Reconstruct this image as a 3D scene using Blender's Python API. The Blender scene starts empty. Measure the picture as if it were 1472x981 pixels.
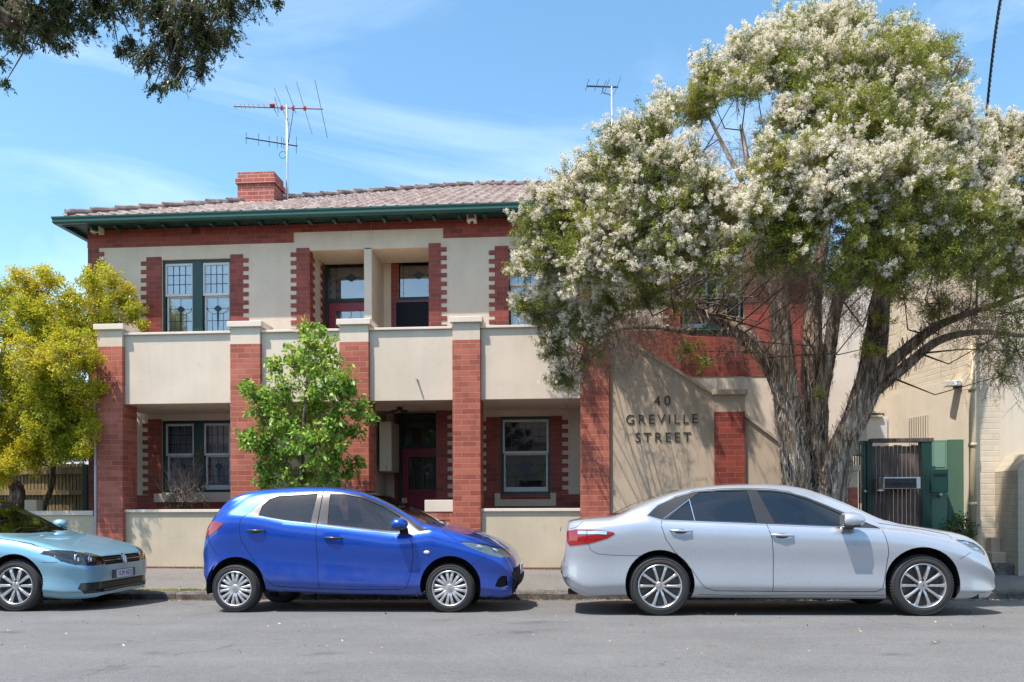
import bpy, bmesh, math, random
import numpy as np
from math import sin, cos, tan, pi, radians, atan2, sqrt
from mathutils import Vector, Matrix
from mathutils.bvhtree import BVHTree

SKYSAT, SKYVAL, EXPO = 1.12, 1.0, 0.92
random.seed(7)
RNG = np.random.default_rng(11)
SC = bpy.context.scene
COL = SC.collection

# ---------------------------------------------------------------- camera model (metres; X along the street, Y away, Z up)
FPX, CXP, HYP = 1150.0, 736.0, 728.0
TH, ROLL, CAMH = radians(4.29), 0.0033, 1.226

def _lv(px, py):
    x, v = px - CXP, HYP - py
    return (x * cos(ROLL) + v * sin(ROLL)) / FPX, (-x * sin(ROLL) + v * cos(ROLL)) / FPX

def P(px, py, Y):
    """photo position -> (X, Z) on the upright plane at distance Y along the street normal"""
    u, v = _lv(px, py)
    t = Y / (u * sin(TH) + cos(TH))
    return t * (u * cos(TH) - sin(TH)), CAMH + t * v

def PX(px, Y, py=600):
    return P(px, py, Y)[0]

def PZ(px, py, Y):
    return P(px, py, Y)[1]

# ---------------------------------------------------------------- object helpers
def lin(h, k=1.0):
    h = h.lstrip('#')
    o = []
    for i in (0, 2, 4):
        c = int(h[i:i + 2], 16) / 255
        o.append((c / 12.92 if c <= .04045 else ((c + .055) / 1.055) ** 2.4) * k)
    return (o[0], o[1], o[2], 1)

def link(o, parent=None):
    COL.objects.link(o)
    if parent is not None:
        o.parent = parent
        o.matrix_parent_inverse = WM[parent.name].inverted() if parent.name in WM else Matrix.Identity(4)
    WM[o.name] = Matrix.Translation(o.location) if o.type == 'EMPTY' else Matrix.Identity(4)
    return o

WM = {}

def tag(o, label=None, cat=None, group=None, kind=None):
    if label: o['label'] = label
    if cat: o['category'] = cat
    if group: o['group'] = group
    if kind: o['kind'] = kind
    return o

def thing(name, loc, label, cat, group=None):
    o = bpy.data.objects.new(name, None)
    o.location = loc
    o.empty_display_size = .2
    link(o)
    return tag(o, label, cat, group)

def sub(name, parent, loc=(0, 0, 0)):
    o = bpy.data.objects.new(name, None)
    o.location = loc
    link(o, parent)
    return o

def finish(o, mats, smooth=False, bevel=0, solid=0):
    for m in (mats if isinstance(mats, (list, tuple)) else [mats]):
        o.data.materials.append(m)
    if smooth:
        o.data.polygons.foreach_set('use_smooth', [True] * len(o.data.polygons))
    if bevel:
        b = o.modifiers.new('bevel', 'BEVEL')
        b.width = bevel
        b.segments = 2
        b.limit_method = 'ANGLE'
        b.angle_limit = radians(40)
    return o

class MB:
    """collects shapes of one mesh"""
    def __init__(s):
        s.v, s.f, s.mi = [], [], []

    def add(s, vs, fs, mi=0):
        n = len(s.v)
        s.v += [tuple(v) for v in vs]
        s.f += [tuple(i + n for i in f) for f in fs]
        s.mi += [mi] * len(fs)
        return s

    def box(s, x0, x1, y0, y1, z0, z1, mi=0):
        if x0 > x1: x0, x1 = x1, x0
        if y0 > y1: y0, y1 = y1, y0
        if z0 > z1: z0, z1 = z1, z0
        vs = [(x, y, z) for z in (z0, z1) for y in (y0, y1) for x in (x0, x1)]
        return s.add(vs, [(0, 2, 3, 1), (4, 5, 7, 6), (0, 1, 5, 4), (2, 6, 7, 3), (0, 4, 6, 2), (1, 3, 7, 5)], mi)

    def obox(s, c, ax, ay, az, mi=0):
        """oriented box: centre and three half vectors"""
        c, ax, ay, az = map(Vector, (c, ax, ay, az))
        vs = [c + ax * i + ay * j + az * k for k in (-1, 1) for j in (-1, 1) for i in (-1, 1)]
        return s.add(vs, [(0, 2, 3, 1), (4, 5, 7, 6), (0, 1, 5, 4), (2, 6, 7, 3), (0, 4, 6, 2), (1, 3, 7, 5)], mi)

    def prism(s, poly, y0, y1, mi=0, axes='xz'):
        """outline in two axes pushed along the third"""
        a = sum(poly[i][0] * poly[(i + 1) % len(poly)][1] - poly[(i + 1) % len(poly)][0] * poly[i][1] for i in range(len(poly)))
        if a < 0: poly = poly[::-1]
        n = len(poly)
        def mk(p, d):
            if axes == 'xz': return (p[0], d, p[1])
            if axes == 'xy': return (p[0], p[1], d)
            return (d, p[0], p[1])
        vs = [mk(p, y0) for p in poly] + [mk(p, y1) for p in poly]
        fs = [tuple(range(n)), tuple(range(2 * n - 1, n - 1, -1))]
        fs += [(i, i + n, (i + 1) % n + n, (i + 1) % n) for i in range(n)]
        if axes != 'xz':
            fs = [f[::-1] for f in fs]
        return s.add(vs, fs, mi)

    def tube(s, pts, r, n=8, cap=True, mi=0, wob=0):
        pts = [Vector(p) for p in pts]
        rs = r if isinstance(r, (list, tuple)) else [r] * len(pts)
        base = len(s.v)
        t = (pts[1] - pts[0]).normalized()
        up = Vector((0, 0, 1)) if abs(t.z) < .9 else Vector((1, 0, 0))
        a = t.cross(up).normalized()
        for i, p in enumerate(pts):
            t = (pts[min(i + 1, len(pts) - 1)] - pts[max(i - 1, 0)]).normalized()
            a = (a - t * a.dot(t)).normalized()
            b = t.cross(a)
            for k in range(n):
                q = 2 * pi * k / n
                rr = rs[i] * (1 + (random.uniform(-wob, wob) if wob else 0))
                s.v.append(tuple(p + a * cos(q) * rr + b * sin(q) * rr))
        for i in range(len(pts) - 1):
            for k in range(n):
                s.f.append((base + i * n + k, base + i * n + (k + 1) % n, base + (i + 1) * n + (k + 1) % n, base + (i + 1) * n + k))
                s.mi.append(mi)
        if cap:
            s.f.append(tuple(base + k for k in range(n))[::-1]); s.mi.append(mi)
            s.f.append(tuple(base + (len(pts) - 1) * n + k for k in range(n))); s.mi.append(mi)
        return s

    def lathe(s, prof, c, axis='y', n=48, mi=0):
        """prof: (radius, offset along the axis)"""
        base = len(s.v)
        c = Vector(c)
        for r, d in prof:
            for k in range(n):
                q = 2 * pi * k / n
                if axis == 'y': s.v.append(tuple(c + Vector((r * cos(q), d, r * sin(q)))))
                elif axis == 'x': s.v.append(tuple(c + Vector((d, r * cos(q), r * sin(q)))))
                else: s.v.append(tuple(c + Vector((r * cos(q), r * sin(q), d))))
        for i in range(len(prof) - 1):
            for k in range(n):
                s.f.append((base + i * n + k, base + i * n + (k + 1) % n, base + (i + 1) * n + (k + 1) % n, base + (i + 1) * n + k))
                s.mi.append(mi)
        return s

    def ball(s, c, r, n=12, sc=(1, 1, 1), mi=0):
        m = n // 2
        prof = [(r * sin(pi * i / m), -r * cos(pi * i / m)) for i in range(m + 1)]
        base = len(s.v)
        s.lathe(prof, (0, 0, 0), 'z', n, mi)
        for i in range(base, len(s.v)):
            v = s.v[i]
            s.v[i] = (c[0] + v[0] * sc[0], c[1] + v[1] * sc[1], c[2] + v[2] * sc[2])
        return s

    def build(s, name, mats, parent=None, smooth=False, bevel=0, recalc=True, kind=None):
        me = bpy.data.meshes.new(name)
        me.from_pydata(s.v, [], s.f)
        if any(s.mi):
            me.polygons.foreach_set('material_index', s.mi)
        if recalc:
            bm = bmesh.new(); bm.from_mesh(me)
            bmesh.ops.recalc_face_normals(bm, faces=bm.faces)
            bm.to_mesh(me); bm.free()
        me.update()
        o = bpy.data.objects.new(name, me)
        finish(o, mats, smooth, bevel)
        link(o, parent)
        if kind: o['kind'] = kind
        return o

def npmesh(name, V, Fq, mats, parent=None, mi=None, smooth=False):
    """fast mesh from numpy vertices and equal-size faces"""
    me = bpy.data.meshes.new(name)
    k = Fq.shape[1]
    me.vertices.add(len(V)); me.vertices.foreach_set('co', np.ascontiguousarray(V, dtype=np.float32).ravel())
    me.loops.add(Fq.size); me.loops.foreach_set('vertex_index', Fq.astype(np.int32).ravel())
    me.polygons.add(len(Fq)); me.polygons.foreach_set('loop_start', np.arange(0, Fq.size, k, dtype=np.int32))
    if mi is not None: me.polygons.foreach_set('material_index', mi.astype(np.int32))
    if smooth: me.polygons.foreach_set('use_smooth', np.ones(len(Fq), dtype=bool))
    me.update(calc_edges=True)
    me.validate()
    o = bpy.data.objects.new(name, me)
    for m in (mats if isinstance(mats, (list, tuple)) else [mats]): me.materials.append(m)
    return link(o, parent)

def copy_tree(o, parent=None):
    c = o.copy(); COL.objects.link(c)
    if parent is not None: c.parent = parent
    for ch in list(o.children): copy_tree(ch, c)
    return c

# ---------------------------------------------------------------- materials
class NT:
    def __init__(s, name):
        s.m = bpy.data.materials.new(name)
        s.m.use_nodes = True
        s.t = s.m.node_tree
        s.b = s.t.nodes['Principled BSDF']
        s.out = s.t.nodes['Material Output']

    def n(s, typ, **kw):
        nd = s.t.nodes.new(typ)
        for k, v in kw.items():
            if k.startswith('i_'):
                nd.inputs[k[2:].replace('_', ' ')].default_value = v
            elif k.startswith('n_'):
                nd.inputs[int(k[2:])].default_value = v
            else: setattr(nd, k, v)
        return nd

    def l(s, a, b):
        s.t.links.new(a, b)

    def coord(s, mode='Object', scale=(1, 1, 1)):
        tc = s.n('ShaderNodeTexCoord')
        mp = s.n('ShaderNodeMapping')
        mp.inputs['Scale'].default_value = scale
        s.l(tc.outputs[mode], mp.inputs['Vector'])
        return mp.outputs['Vector']

    def noise(s, vec, scale, detail=4, rough=.55):
        nd = s.n('ShaderNodeTexNoise')
        nd.inputs['Scale'].default_value = scale
        nd.inputs['Detail'].default_value = detail
        nd.inputs['Roughness'].default_value = rough
        if vec is not None: s.l(vec, nd.inputs['Vector'])
        return nd.outputs['Fac']

    def ramp(s, fac, stops):
        r = s.n('ShaderNodeValToRGB')
        e = r.color_ramp.elements
        while len(e) < len(stops): e.new(.5)
        for i, (p, c) in enumerate(stops):
            e[i].position = p
            e[i].color = c if len(c) == 4 else (*c, 1)
        s.l(fac, r.inputs['Fac'])
        return r.outputs['Color']

    def mix(s, fac, a, b, mode='MIX'):
        m = s.n('ShaderNodeMix', data_type='RGBA', blend_type=mode)
        for v, i in ((fac, 0), (a, 6), (b, 7)):
            if isinstance(v, (int, float)): m.inputs[i].default_value = v
            elif isinstance(v, tuple): m.inputs[i].default_value = v
            else: s.l(v, m.inputs[i])
        return m.outputs[2]

    def bump(s, h, strength=.3, dist=.01, normal=None):
        b = s.n('ShaderNodeBump')
        b.inputs['Strength'].default_value = strength
        b.inputs['Distance'].default_value = dist
        s.l(h, b.inputs['Height'])
        if normal is not None: s.l(normal, b.inputs['Normal'])
        s.l(b.outputs['Normal'], s.b.inputs['Normal'])
        return b.outputs['Normal']

    def set(s, **kw):
        for k, v in kw.items():
            s.b.inputs[k.replace('_', ' ')].default_value = v
        return s

def gray(v): return (v, v, v, 1)

def plain(name, c, rough=.5, metal=0, var=.08, scale=30, bump=0, coat=0, ior=None, spec=None):
    """one paint or plastic with slight wear"""
    t = NT(name)
    v = t.coord()
    n = t.noise(v, scale, 5)
    lo = tuple(x * (1 - var) for x in c[:3]) + (1,)
    hi = tuple(min(1, x * (1 + var)) for x in c[:3]) + (1,)
    t.l(t.ramp(n, [(.3, lo), (.7, hi)]), t.b.inputs['Base Color'])
    t.set(Roughness=rough, Metallic=metal, Coat_Weight=coat, Coat_Roughness=.04)
    if ior: t.set(IOR=ior)
    if spec is not None: t.b.inputs['Specular IOR Level'].default_value = spec
    if bump: t.bump(n, bump, .004)
    return t.m

def brick_mat(name, c1, c2, mortar, w=.24, h=.0877, mort=.0065, dirt=.35, bump=.6, rough=.75):
    t = NT(name)
    tc = t.n('ShaderNodeTexCoord')
    sp = t.n('ShaderNodeSeparateXYZ'); t.l(tc.outputs['Object'], sp.inputs[0])
    ad = t.n('ShaderNodeMath', operation='ADD'); t.l(sp.outputs[0], ad.inputs[0]); t.l(sp.outputs[1], ad.inputs[1])
    cb = t.n('ShaderNodeCombineXYZ'); t.l(ad.outputs[0], cb.inputs[0]); t.l(sp.outputs[2], cb.inputs[1])
    # slightly uneven courses
    nz = t.n('ShaderNodeTexNoise'); nz.inputs['Scale'].default_value = 6; t.l(tc.outputs['Object'], nz.inputs['Vector'])
    vm = t.n('ShaderNodeVectorMath', operation='MULTIPLY_ADD')
    t.l(nz.outputs['Color'], vm.inputs[0]); vm.inputs[1].default_value = (.012, .008, 0); t.l(cb.outputs[0], vm.inputs[2])
    br = t.n('ShaderNodeTexBrick')
    t.l(vm.outputs[0], br.inputs['Vector'])
    br.inputs['Scale'].default_value = 1
    br.inputs['Brick Width'].default_value = w
    br.inputs['Row Height'].default_value = h
    br.inputs['Mortar Size'].default_value = mort
    br.inputs['Mortar Smooth'].default_value = .25
    br.inputs['Bias'].default_value = 0
    br.inputs['Color1'].default_value = c1
    br.inputs['Color2'].default_value = c2
    br.inputs['Mortar'].default_value = mortar
    v = t.coord()
    n1 = t.noise(v, 3.2, 6, .6)
    n2 = t.noise(v, 60, 4, .6)
    c = t.mix(.5, br.outputs['Color'], t.ramp(n1, [(.3, gray(1 - dirt)), (.7, gray(1.0))]), 'MULTIPLY')
    c = t.mix(.45, c, t.ramp(n2, [(.3, gray(.75)), (.7, gray(1.0))]), 'MULTIPLY')
    t.l(c, t.b.inputs['Base Color'])
    # pale weathering and dark soot in uneven patches
    n3 = t.noise(v, 1.1, 8, .7)
    c = t.mix(t.ramp(n3, [(.50, gray(0)), (.75, gray(.45 if bump > .5 else .12))]), c, tuple(min(1, x * 1.25 + .06) for x in c1[:3]) + (1,))
    n4 = t.noise(t.coord(scale=(2.2, 2.2, .6)), 1.7, 7, .7)
    c = t.mix(1, c, t.ramp(n4, [(.28, gray(.62)), (.45, gray(1))]), 'MULTIPLY')
    t.l(c, t.b.inputs['Base Color'])
    t.set(Roughness=rough)
    m = t.n('ShaderNodeMath', operation='MULTIPLY_ADD')
    t.l(n2, m.inputs[0]); m.inputs[1].default_value = .25
    inv = t.n('ShaderNodeMath', operation='SUBTRACT'); inv.inputs[0].default_value = 1; t.l(br.outputs['Fac'], inv.inputs[1])
    t.l(inv.outputs[0], m.inputs[2])
    t.bump(m.outputs[0], bump, .006)
    return t.m

def render_mat(name, c, stain=.12, rough=.85):
    """painted cement render: faint patches, fine grain and rain streaks"""
    t = NT(name)
    v = t.coord()
    a = t.noise(v, 1.3, 6, .6)
    st = t.noise(t.coord(scale=(7, 7, .5)), 1, 5, .6)
    g = t.noise(v, 90, 3, .6)
    k = tuple(x * (1 - stain) for x in c[:3]) + (1,)
    col = t.mix(1, t.ramp(a, [(.35, k), (.62, c)]), t.ramp(st, [(.25, (.955, .945, .925)), (.6, gray(1))]), 'MULTIPLY')
    vo = t.n('ShaderNodeTexVoronoi', feature='DISTANCE_TO_EDGE'); vo.inputs['Scale'].default_value = .9
    nv = t.n('ShaderNodeTexNoise'); nv.inputs['Scale'].default_value = 3; t.l(v, nv.inputs['Vector'])
    va = t.n('ShaderNodeVectorMath', operation='MULTIPLY_ADD'); t.l(nv.outputs['Color'], va.inputs[0]); va.inputs[1].default_value = (.14, .14, .14); t.l(v, va.inputs[2])
    t.l(va.outputs[0], vo.inputs['Vector'])
    ck = t.ramp(vo.outputs['Distance'], [(0, gray(.72)), (.004, gray(1))])
    col = t.mix(t.ramp(t.noise(v, .8, 2), [(.52, gray(0)), (.62, gray(.6))]), col, t.mix(1, col, ck, 'MULTIPLY'))
    col = t.mix(1, col, t.ramp(t.noise(v, 5, 8, .7), [(.27, gray(.84)), (.40, gray(1))]), 'MULTIPLY')
    t.l(col, t.b.inputs['Base Color'])
    t.set(Roughness=rough)
    t.bump(g, .2, .004)
    return t.m

def leaf_mat(name, stops, trans=.35, rough=.45, spec=.4):
    t = NT(name)
    geo = t.n('ShaderNodeNewGeometry')
    v = t.coord()
    n = t.noise(v, .9, 3)
    m = t.n('ShaderNodeMath', operation='MULTIPLY_ADD'); t.l(geo.outputs['Random Per Island'], m.inputs[0]); m.inputs[1].default_value = .55
    m2 = t.n('ShaderNodeMath', operation='MULTIPLY_ADD'); t.l(n, m2.inputs[0]); m2.inputs[1].default_value = 1.1; m2.inputs[2].default_value = -.33
    t.l(m2.outputs[0], m.inputs[2])
    c = t.ramp(m.outputs[0], stops)
    t.l(c, t.b.inputs['Base Color'])
    t.set(Roughness=rough)
    t.b.inputs['Specular IOR Level'].default_value = spec
    tr = t.n('ShaderNodeBsdfTranslucent'); t.l(c, tr.inputs['Color'])
    mx = t.n('ShaderNodeMixShader'); mx.inputs[0].default_value = trans
    t.l(t.b.outputs[0], mx.inputs[1]); t.l(tr.outputs[0], mx.inputs[2]); t.l(mx.outputs[0], t.out.inputs['Surface'])
    return t.m

def glass_mat(name, tint, refl=1.0, rough=.0, gain=1.7, base=.01):
    """thin pane: tinted see-through plus mirror reflection"""
    t = NT(name)
    t.t.nodes.remove(t.b)
    tr = t.n('ShaderNodeBsdfTransparent'); tr.inputs[0].default_value = tint
    gl = t.n('ShaderNodeBsdfGlossy'); gl.inputs['Roughness'].default_value = rough
    gl.inputs[0].default_value = gray(refl)
    fr = t.n('ShaderNodeFresnel'); fr.inputs['IOR'].default_value = 1.52
    ma = t.n('ShaderNodeMath', operation='MULTIPLY_ADD'); t.l(fr.outputs[0], ma.inputs[0]); ma.inputs[1].default_value = gain; ma.inputs[2].default_value = base
    mx = t.n('ShaderNodeMixShader'); t.l(ma.outputs[0], mx.inputs[0]); t.l(tr.outputs[0], mx.inputs[1]); t.l(gl.outputs[0], mx.inputs[2])
    t.l(mx.outputs[0], t.out.inputs['Surface'])
    return t.m

M = {}
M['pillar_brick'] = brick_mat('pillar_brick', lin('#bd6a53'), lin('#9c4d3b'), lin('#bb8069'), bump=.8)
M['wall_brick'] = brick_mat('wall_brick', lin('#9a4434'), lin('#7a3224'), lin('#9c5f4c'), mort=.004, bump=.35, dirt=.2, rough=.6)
M['orange_brick'] = brick_mat('stair_brick', lin('#a04434'), lin('#8e382c'), lin('#a86a56'), mort=.005, bump=.4)
M['plinth_brick'] = brick_mat('plinth_brick', lin('#8a5348'), lin('#74403a'), lin('#a08a78'), w=.25, h=.2)
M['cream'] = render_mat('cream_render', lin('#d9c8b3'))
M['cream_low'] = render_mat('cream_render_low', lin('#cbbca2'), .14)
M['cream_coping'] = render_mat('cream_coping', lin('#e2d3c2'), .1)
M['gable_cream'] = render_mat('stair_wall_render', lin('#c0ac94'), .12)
M['green'] = plain('dark_green_paint', lin('#103a33'), .35)
M['gutter'] = plain('gutter_green_paint', lin('#1d4a40'), .35)
M['green_deep'] = plain('deep_green_paint', lin('#0f352d'), .5)  # deeper, duller green for door frames, soffit, gate and posts
M['sash'] = plain('white_sash_paint', lin('#cfcdcc'), .4)
M['maroon'] = plain('maroon_door_paint', lin('#8a2434'), .4)
M['screen'] = plain('dark_mesh_screen', lin('#231c26'), .5)
M['lead'] = plain('lead_strip', lin('#2c3540'), .4, .4)
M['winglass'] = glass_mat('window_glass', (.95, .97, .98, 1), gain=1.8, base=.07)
M['winglass_low'] = glass_mat('window_glass_dim_reflection', (.88, .9, .9, 1), gain=.8, base=.0)  # same clear glass, reflection turned down to stand for a dark street opposite
M['white_plastic'] = plain('cream_plastic', lin('#d8d2c2'), .45)
M['black'] = plain('black_plastic', gray(.02), .45)
M['rubber'] = plain('rubber', gray(.028), .75, bump=.2, scale=60)
M['dark'] = plain('dark_interior', gray(.02), .8)
M['steel'] = plain('galvanised_steel', gray(.6), .35, .9)
M['orange'] = plain('orange_plastic', lin('#c0442c'), .5)
M['timber'] = None
# ================================================================ ground, road, footpath
def road_z(x, y):
    z = .006 * (x + 2)
    d = 9.1 - y
    if d < 0: z -= .04 * (y - 9.1)
    else: z += .22 * (1 - math.exp(-d * .04 / .22)) * (1 if d < 6 else 1)
    return z

YK = 11.0      # kerb face
YP = 12.8      # front of the brick pillars
YN = 12.88     # front of the parapet panels and the low walls
YM = 14.3      # main wall
YD = 15.17     # doors, at the back of their recesses

def path_z(x, y):
    return .026 + .006 * (x + 2) * max(0, 1 - (y - YK) / 1.8) + (y - YK) / 1.8 * .175

def asphalt(name, base, speck, crack=0, lo=.8):
    t = NT(name)
    v = t.coord()
    n1 = t.noise(v, 1.1, 6, .6)
    n2 = t.noise(v, 140, 3, .7)
    n3 = t.noise(t.coord(scale=(.25, 1.6, 1)), 1, 5, .6)
    b = tuple(x * lo for x in base[:3]) + (1,)
    c = t.mix(1, t.ramp(n1, [(.3, b), (.7, base)]), t.ramp(n3, [(.3, gray(.86)), (.65, gray(1))]), 'MULTIPLY')
    if crack:
        ve = t.n('ShaderNodeTexVoronoi', feature='DISTANCE_TO_EDGE'); ve.inputs['Scale'].default_value = .55
        nv = t.n('ShaderNodeTexNoise'); nv.inputs['Scale'].default_value = 2.5; nv.inputs['Detail'].default_value = 6; t.l(v, nv.inputs['Vector'])
        va = t.n('ShaderNodeVectorMath', operation='MULTIPLY_ADD'); t.l(nv.outputs['Color'], va.inputs[0]); va.inputs[1].default_value = (.6, .6, .6); t.l(v, va.inputs[2])
        t.l(va.outputs[0], ve.inputs['Vector'])
        ck = t.mix(1, c, t.ramp(ve.outputs['Distance'], [(0, gray(.45)), (.008, gray(1))]), 'MULTIPLY')
        c = t.mix(t.ramp(t.noise(v, .5, 2), [(.5, gray(0)), (.58, gray(crack))]), c, ck)
        st = t.noise(t.coord(scale=(.9, 1.5, 1)), 1.6, 4, .5)
        c = t.mix(1, c, t.ramp(st, [(.26, gray(.66)), (.36, gray(1))]), 'MULTIPLY')
    vo = t.n('ShaderNodeTexVoronoi'); vo.inputs['Scale'].default_value = 95; t.l(v, vo.inputs['Vector'])
    cc = t.ramp(vo.outputs['Distance'], [(.0, gray(speck)), (.35, gray(1)), (.7, gray(.6))])
    c = t.mix(.6, c, cc, 'MULTIPLY')
    c = t.mix(.6, c, t.ramp(n2, [(.32, gray(.5)), (.68, gray(1.5))]), 'MULTIPLY')
    c = t.mix(1, c, t.ramp(t.noise(v, 22, 4, .7), [(.3, gray(.86)), (.7, gray(1.12))]), 'MULTIPLY')
    t.l(c, t.b.inputs['Base Color'])
    t.set(Roughness=.85)
    t.bump(n2, .5, .006)
    return t.m

M['asphalt'] = asphalt('road_asphalt', (.182, .18, .178, 1), 1.7, .8)
M['path'] = asphalt('path_asphalt', lin('#7c7975'), 1.5, .7, lo=.8)
M['earth'] = asphalt('bare_earth', lin('#5c5140'), 1.2)

def kerb_mat():
    t = NT('bluestone')
    v = t.coord()
    n = t.noise(v, 9, 6, .7); n2 = t.noise(v, 50, 5, .7)
    c = t.mix(1, t.ramp(n, [(.3, lin('#3b3835')), (.5, lin('#6b6560')), (.72, lin('#93897c'))]), t.ramp(n2, [(.3, gray(.5)), (.7, gray(1.1))]), 'MULTIPLY')
    t.l(c, t.b.inputs['Base Color']); t.set(Roughness=.85)
    t.bump(n2, .9, .02)
    return t.m
M['kerb'] = kerb_mat()

def sheet(name, xs, ys, fz, m, kind='structure', smooth=True):
    V = [(x, y, fz(x, y)) for y in ys for x in xs]
    nx = len(xs)
    Fq = [(j * nx + i, j * nx + i + 1, (j + 1) * nx + i + 1, (j + 1) * nx + i) for j in range(len(ys) - 1) for i in range(nx - 1)]
    o = npmesh(name, np.array(V), np.array(Fq), m, smooth=smooth)
    o['kind'] = kind
    return o

xs = [-400, -60, -30, -20] + [-14 + i for i in range(29)] + [20, 30, 60, 400]
sheet('ground', [-900, -300, -60, 60, 300, 900], [-900, -300, -12, 11.3, 60, 300, 900], lambda x, y: -.8 - .0 * y, M['earth'])
sheet('road', xs, [-2.2, 0, 2, 4, 5, 6, 7, 8, 9.1, 10, YK + .05], road_z, M['asphalt'])
sheet('far_footpath', xs, [-8, -2.2], lambda x, y: road_z(x, -2.2) + .1, M['path'])
sheet('footpath', xs, [YK + .14, 11.6, 12.2, 12.8, 13.0], path_z, M['path'])
sheet('yard_ground', xs, [12.98, 14, 20, 60], lambda x, y: .2, M['earth'])

# kerb: rough bluestone blocks
kb = MB()
x = -14.0
while x < 14:
    w = random.uniform(.8, 1.3)
    n = 7
    prof = [(0, -.14), (0, .085), (.025, .108), (.15, .118)]
    base = len(kb.v)
    for i in range(n):
        xx = x + (w - .012) * i / (n - 1)
        for k, (dy, dz) in enumerate(prof):
            j = 0 if k == 0 else random.uniform(-.007, .007)
            kb.v.append((xx, YK + dy + j, road_z(xx, YK) + dz + (j * .6 if k < 3 else 0)))
    for i in range(n - 1):
        for k in range(3):
            kb.f.append((base + i * 4 + k, base + (i + 1) * 4 + k, base + (i + 1) * 4 + k + 1, base + i * 4 + k + 1)); kb.mi.append(0)
    for i in (0, n - 1):
        kb.f.append(tuple(base + i * 4 + k for k in range(4))); kb.mi.append(0)
    x += w
kb.build('kerb', M['kerb'], kind='structure')
# grit and dry leaf litter that collects in the gutter
def scatter_mesh(name, pts, size, mats, mi=None, flat=.4, parent=None):
    n = len(pts)
    pts = np.asarray(pts, float)
    a = RNG.uniform(0, 2 * pi, n)
    s = np.asarray(size) * RNG.uniform(.6, 1.4, n)
    ux = np.stack([np.cos(a), np.sin(a), RNG.normal(0, flat, n)], 1)
    uy = np.stack([-np.sin(a), np.cos(a), RNG.normal(0, flat, n)], 1)
    V = np.concatenate([pts - ux * s[:, None], pts + uy * s[:, None] * .6, pts + ux * s[:, None], pts - uy * s[:, None] * .6], 1).reshape(-1, 3)
    Fq = np.arange(4 * n).reshape(n, 4)
    return npmesh(name, V, Fq, mats, parent, mi)

M['litter'] = leaf_mat('dry_litter', [(.2, lin('#5f4a2e')), (.5, lin('#a98a5a')), (.8, lin('#cfc3a0'))], .1, .8)
pts, sz = [], []
for i in range(9000):
    xx = random.uniform(-9, 7.5)
    d = abs(random.gauss(0, .035))
    pts.append((xx, YK - .012 - d, road_z(xx, YK - d) + .004 + random.uniform(0, .006))); sz.append(random.uniform(.003, .013))
for i in range(700):
    xx = random.uniform(-9, 7.5); yy = YK + .15 + random.random() ** 2 * 1.6
    pts.append((xx, yy, path_z(xx, yy) + .005)); sz.append(random.uniform(.004, .012))
for i in range(500):
    xx = random.uniform(-9, 7.5); yy = random.uniform(6.0, 10.9)
    pts.append((xx, yy, road_z(xx, yy) + .006)); sz.append(random.uniform(.006, .016))
o = scatter_mesh('leaf_litter', pts, sz, M['litter']); o['kind'] = 'stuff'
# grass along the kerb and weeds along the plinth
M['grass'] = leaf_mat('weed_grass', [(.2, lin('#4c5a1e')), (.5, lin('#7d8f33')), (.8, lin('#b4b75c'))], .3)
V = []
for i in range(3600):
    if random.random() < .75:
        xx = random.choice([random.uniform(-7.5, -5.0), random.gauss(-5.6, .25), random.uniform(-5, 7)]) if random.random() < .9 else random.gauss(-6.3, .2)
        yy = YK + .16 + abs(random.gauss(0, .03))
    else:
        xx = random.gauss(random.choice([-5.7, -5.3, -6.0, -.2]), .18); yy = 12.84
    z = path_z(xx, yy) - .005
    hgt = random.uniform(.012, .045)
    dx, dy = random.gauss(0, .018), random.gauss(0, .018)
    V += [(xx - .003, yy, z), (xx + .003, yy, z), (xx + dx, yy + dy, z + hgt)]
o = npmesh('grass', np.array(V), np.arange(len(V)).reshape(-1, 3), M['grass']); o['kind'] = 'stuff'

# ================================================================ the two-storey block
xl_wall = PX(127, YM); xr_wall = PX(1166, YM)
bld = thing('apartment_building', ((xl_wall + xr_wall) / 2, YM, .2), 'two storey red brick and cream flats with tiled roof and front balcony', 'building')
GZ = .19                                   # ground at the wall line
zc_top = PZ(670, 455.5, YP); zc_bot = PZ(670, 464, YP)
zbrick_top = PZ(670, 488.5, YP)
zpan_top = PZ(740, 468, YN); zpan_lip = PZ(740, 471.6, YN); zpan_bot = PZ(740, 574, YN)
zlow_top = PZ(760, 731, YN); zlow_lip = PZ(760, 735.4, YN)
zfloor2 = zpan_bot + .18
zeave = PZ(340, 313.5, YM - .55)            # underside of the gutter
zwall_top = zeave + .05

def sheet_wall(mb, x0, x1, z0, z1, holes, y0, y1, mi=0):
    """a wall slab with rectangular openings"""
    xs_ = sorted({x0, x1, *[h[0] for h in holes], *[h[1] for h in holes]})
    xs_ = [x for x in xs_ if x0 <= x <= x1]
    for a, b in zip(xs_[:-1], xs_[1:]):
        cuts = sorted([(h[2], h[3]) for h in holes if h[0] < (a + b) / 2 < h[1]])
        z = z0
        for c, d in cuts:
            if c > z: mb.box(a, b, y0, y1, z, c, mi)
            z = max(z, d)
        if z < z1: mb.box(a, b, y0, y1, z, z1, mi)

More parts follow.
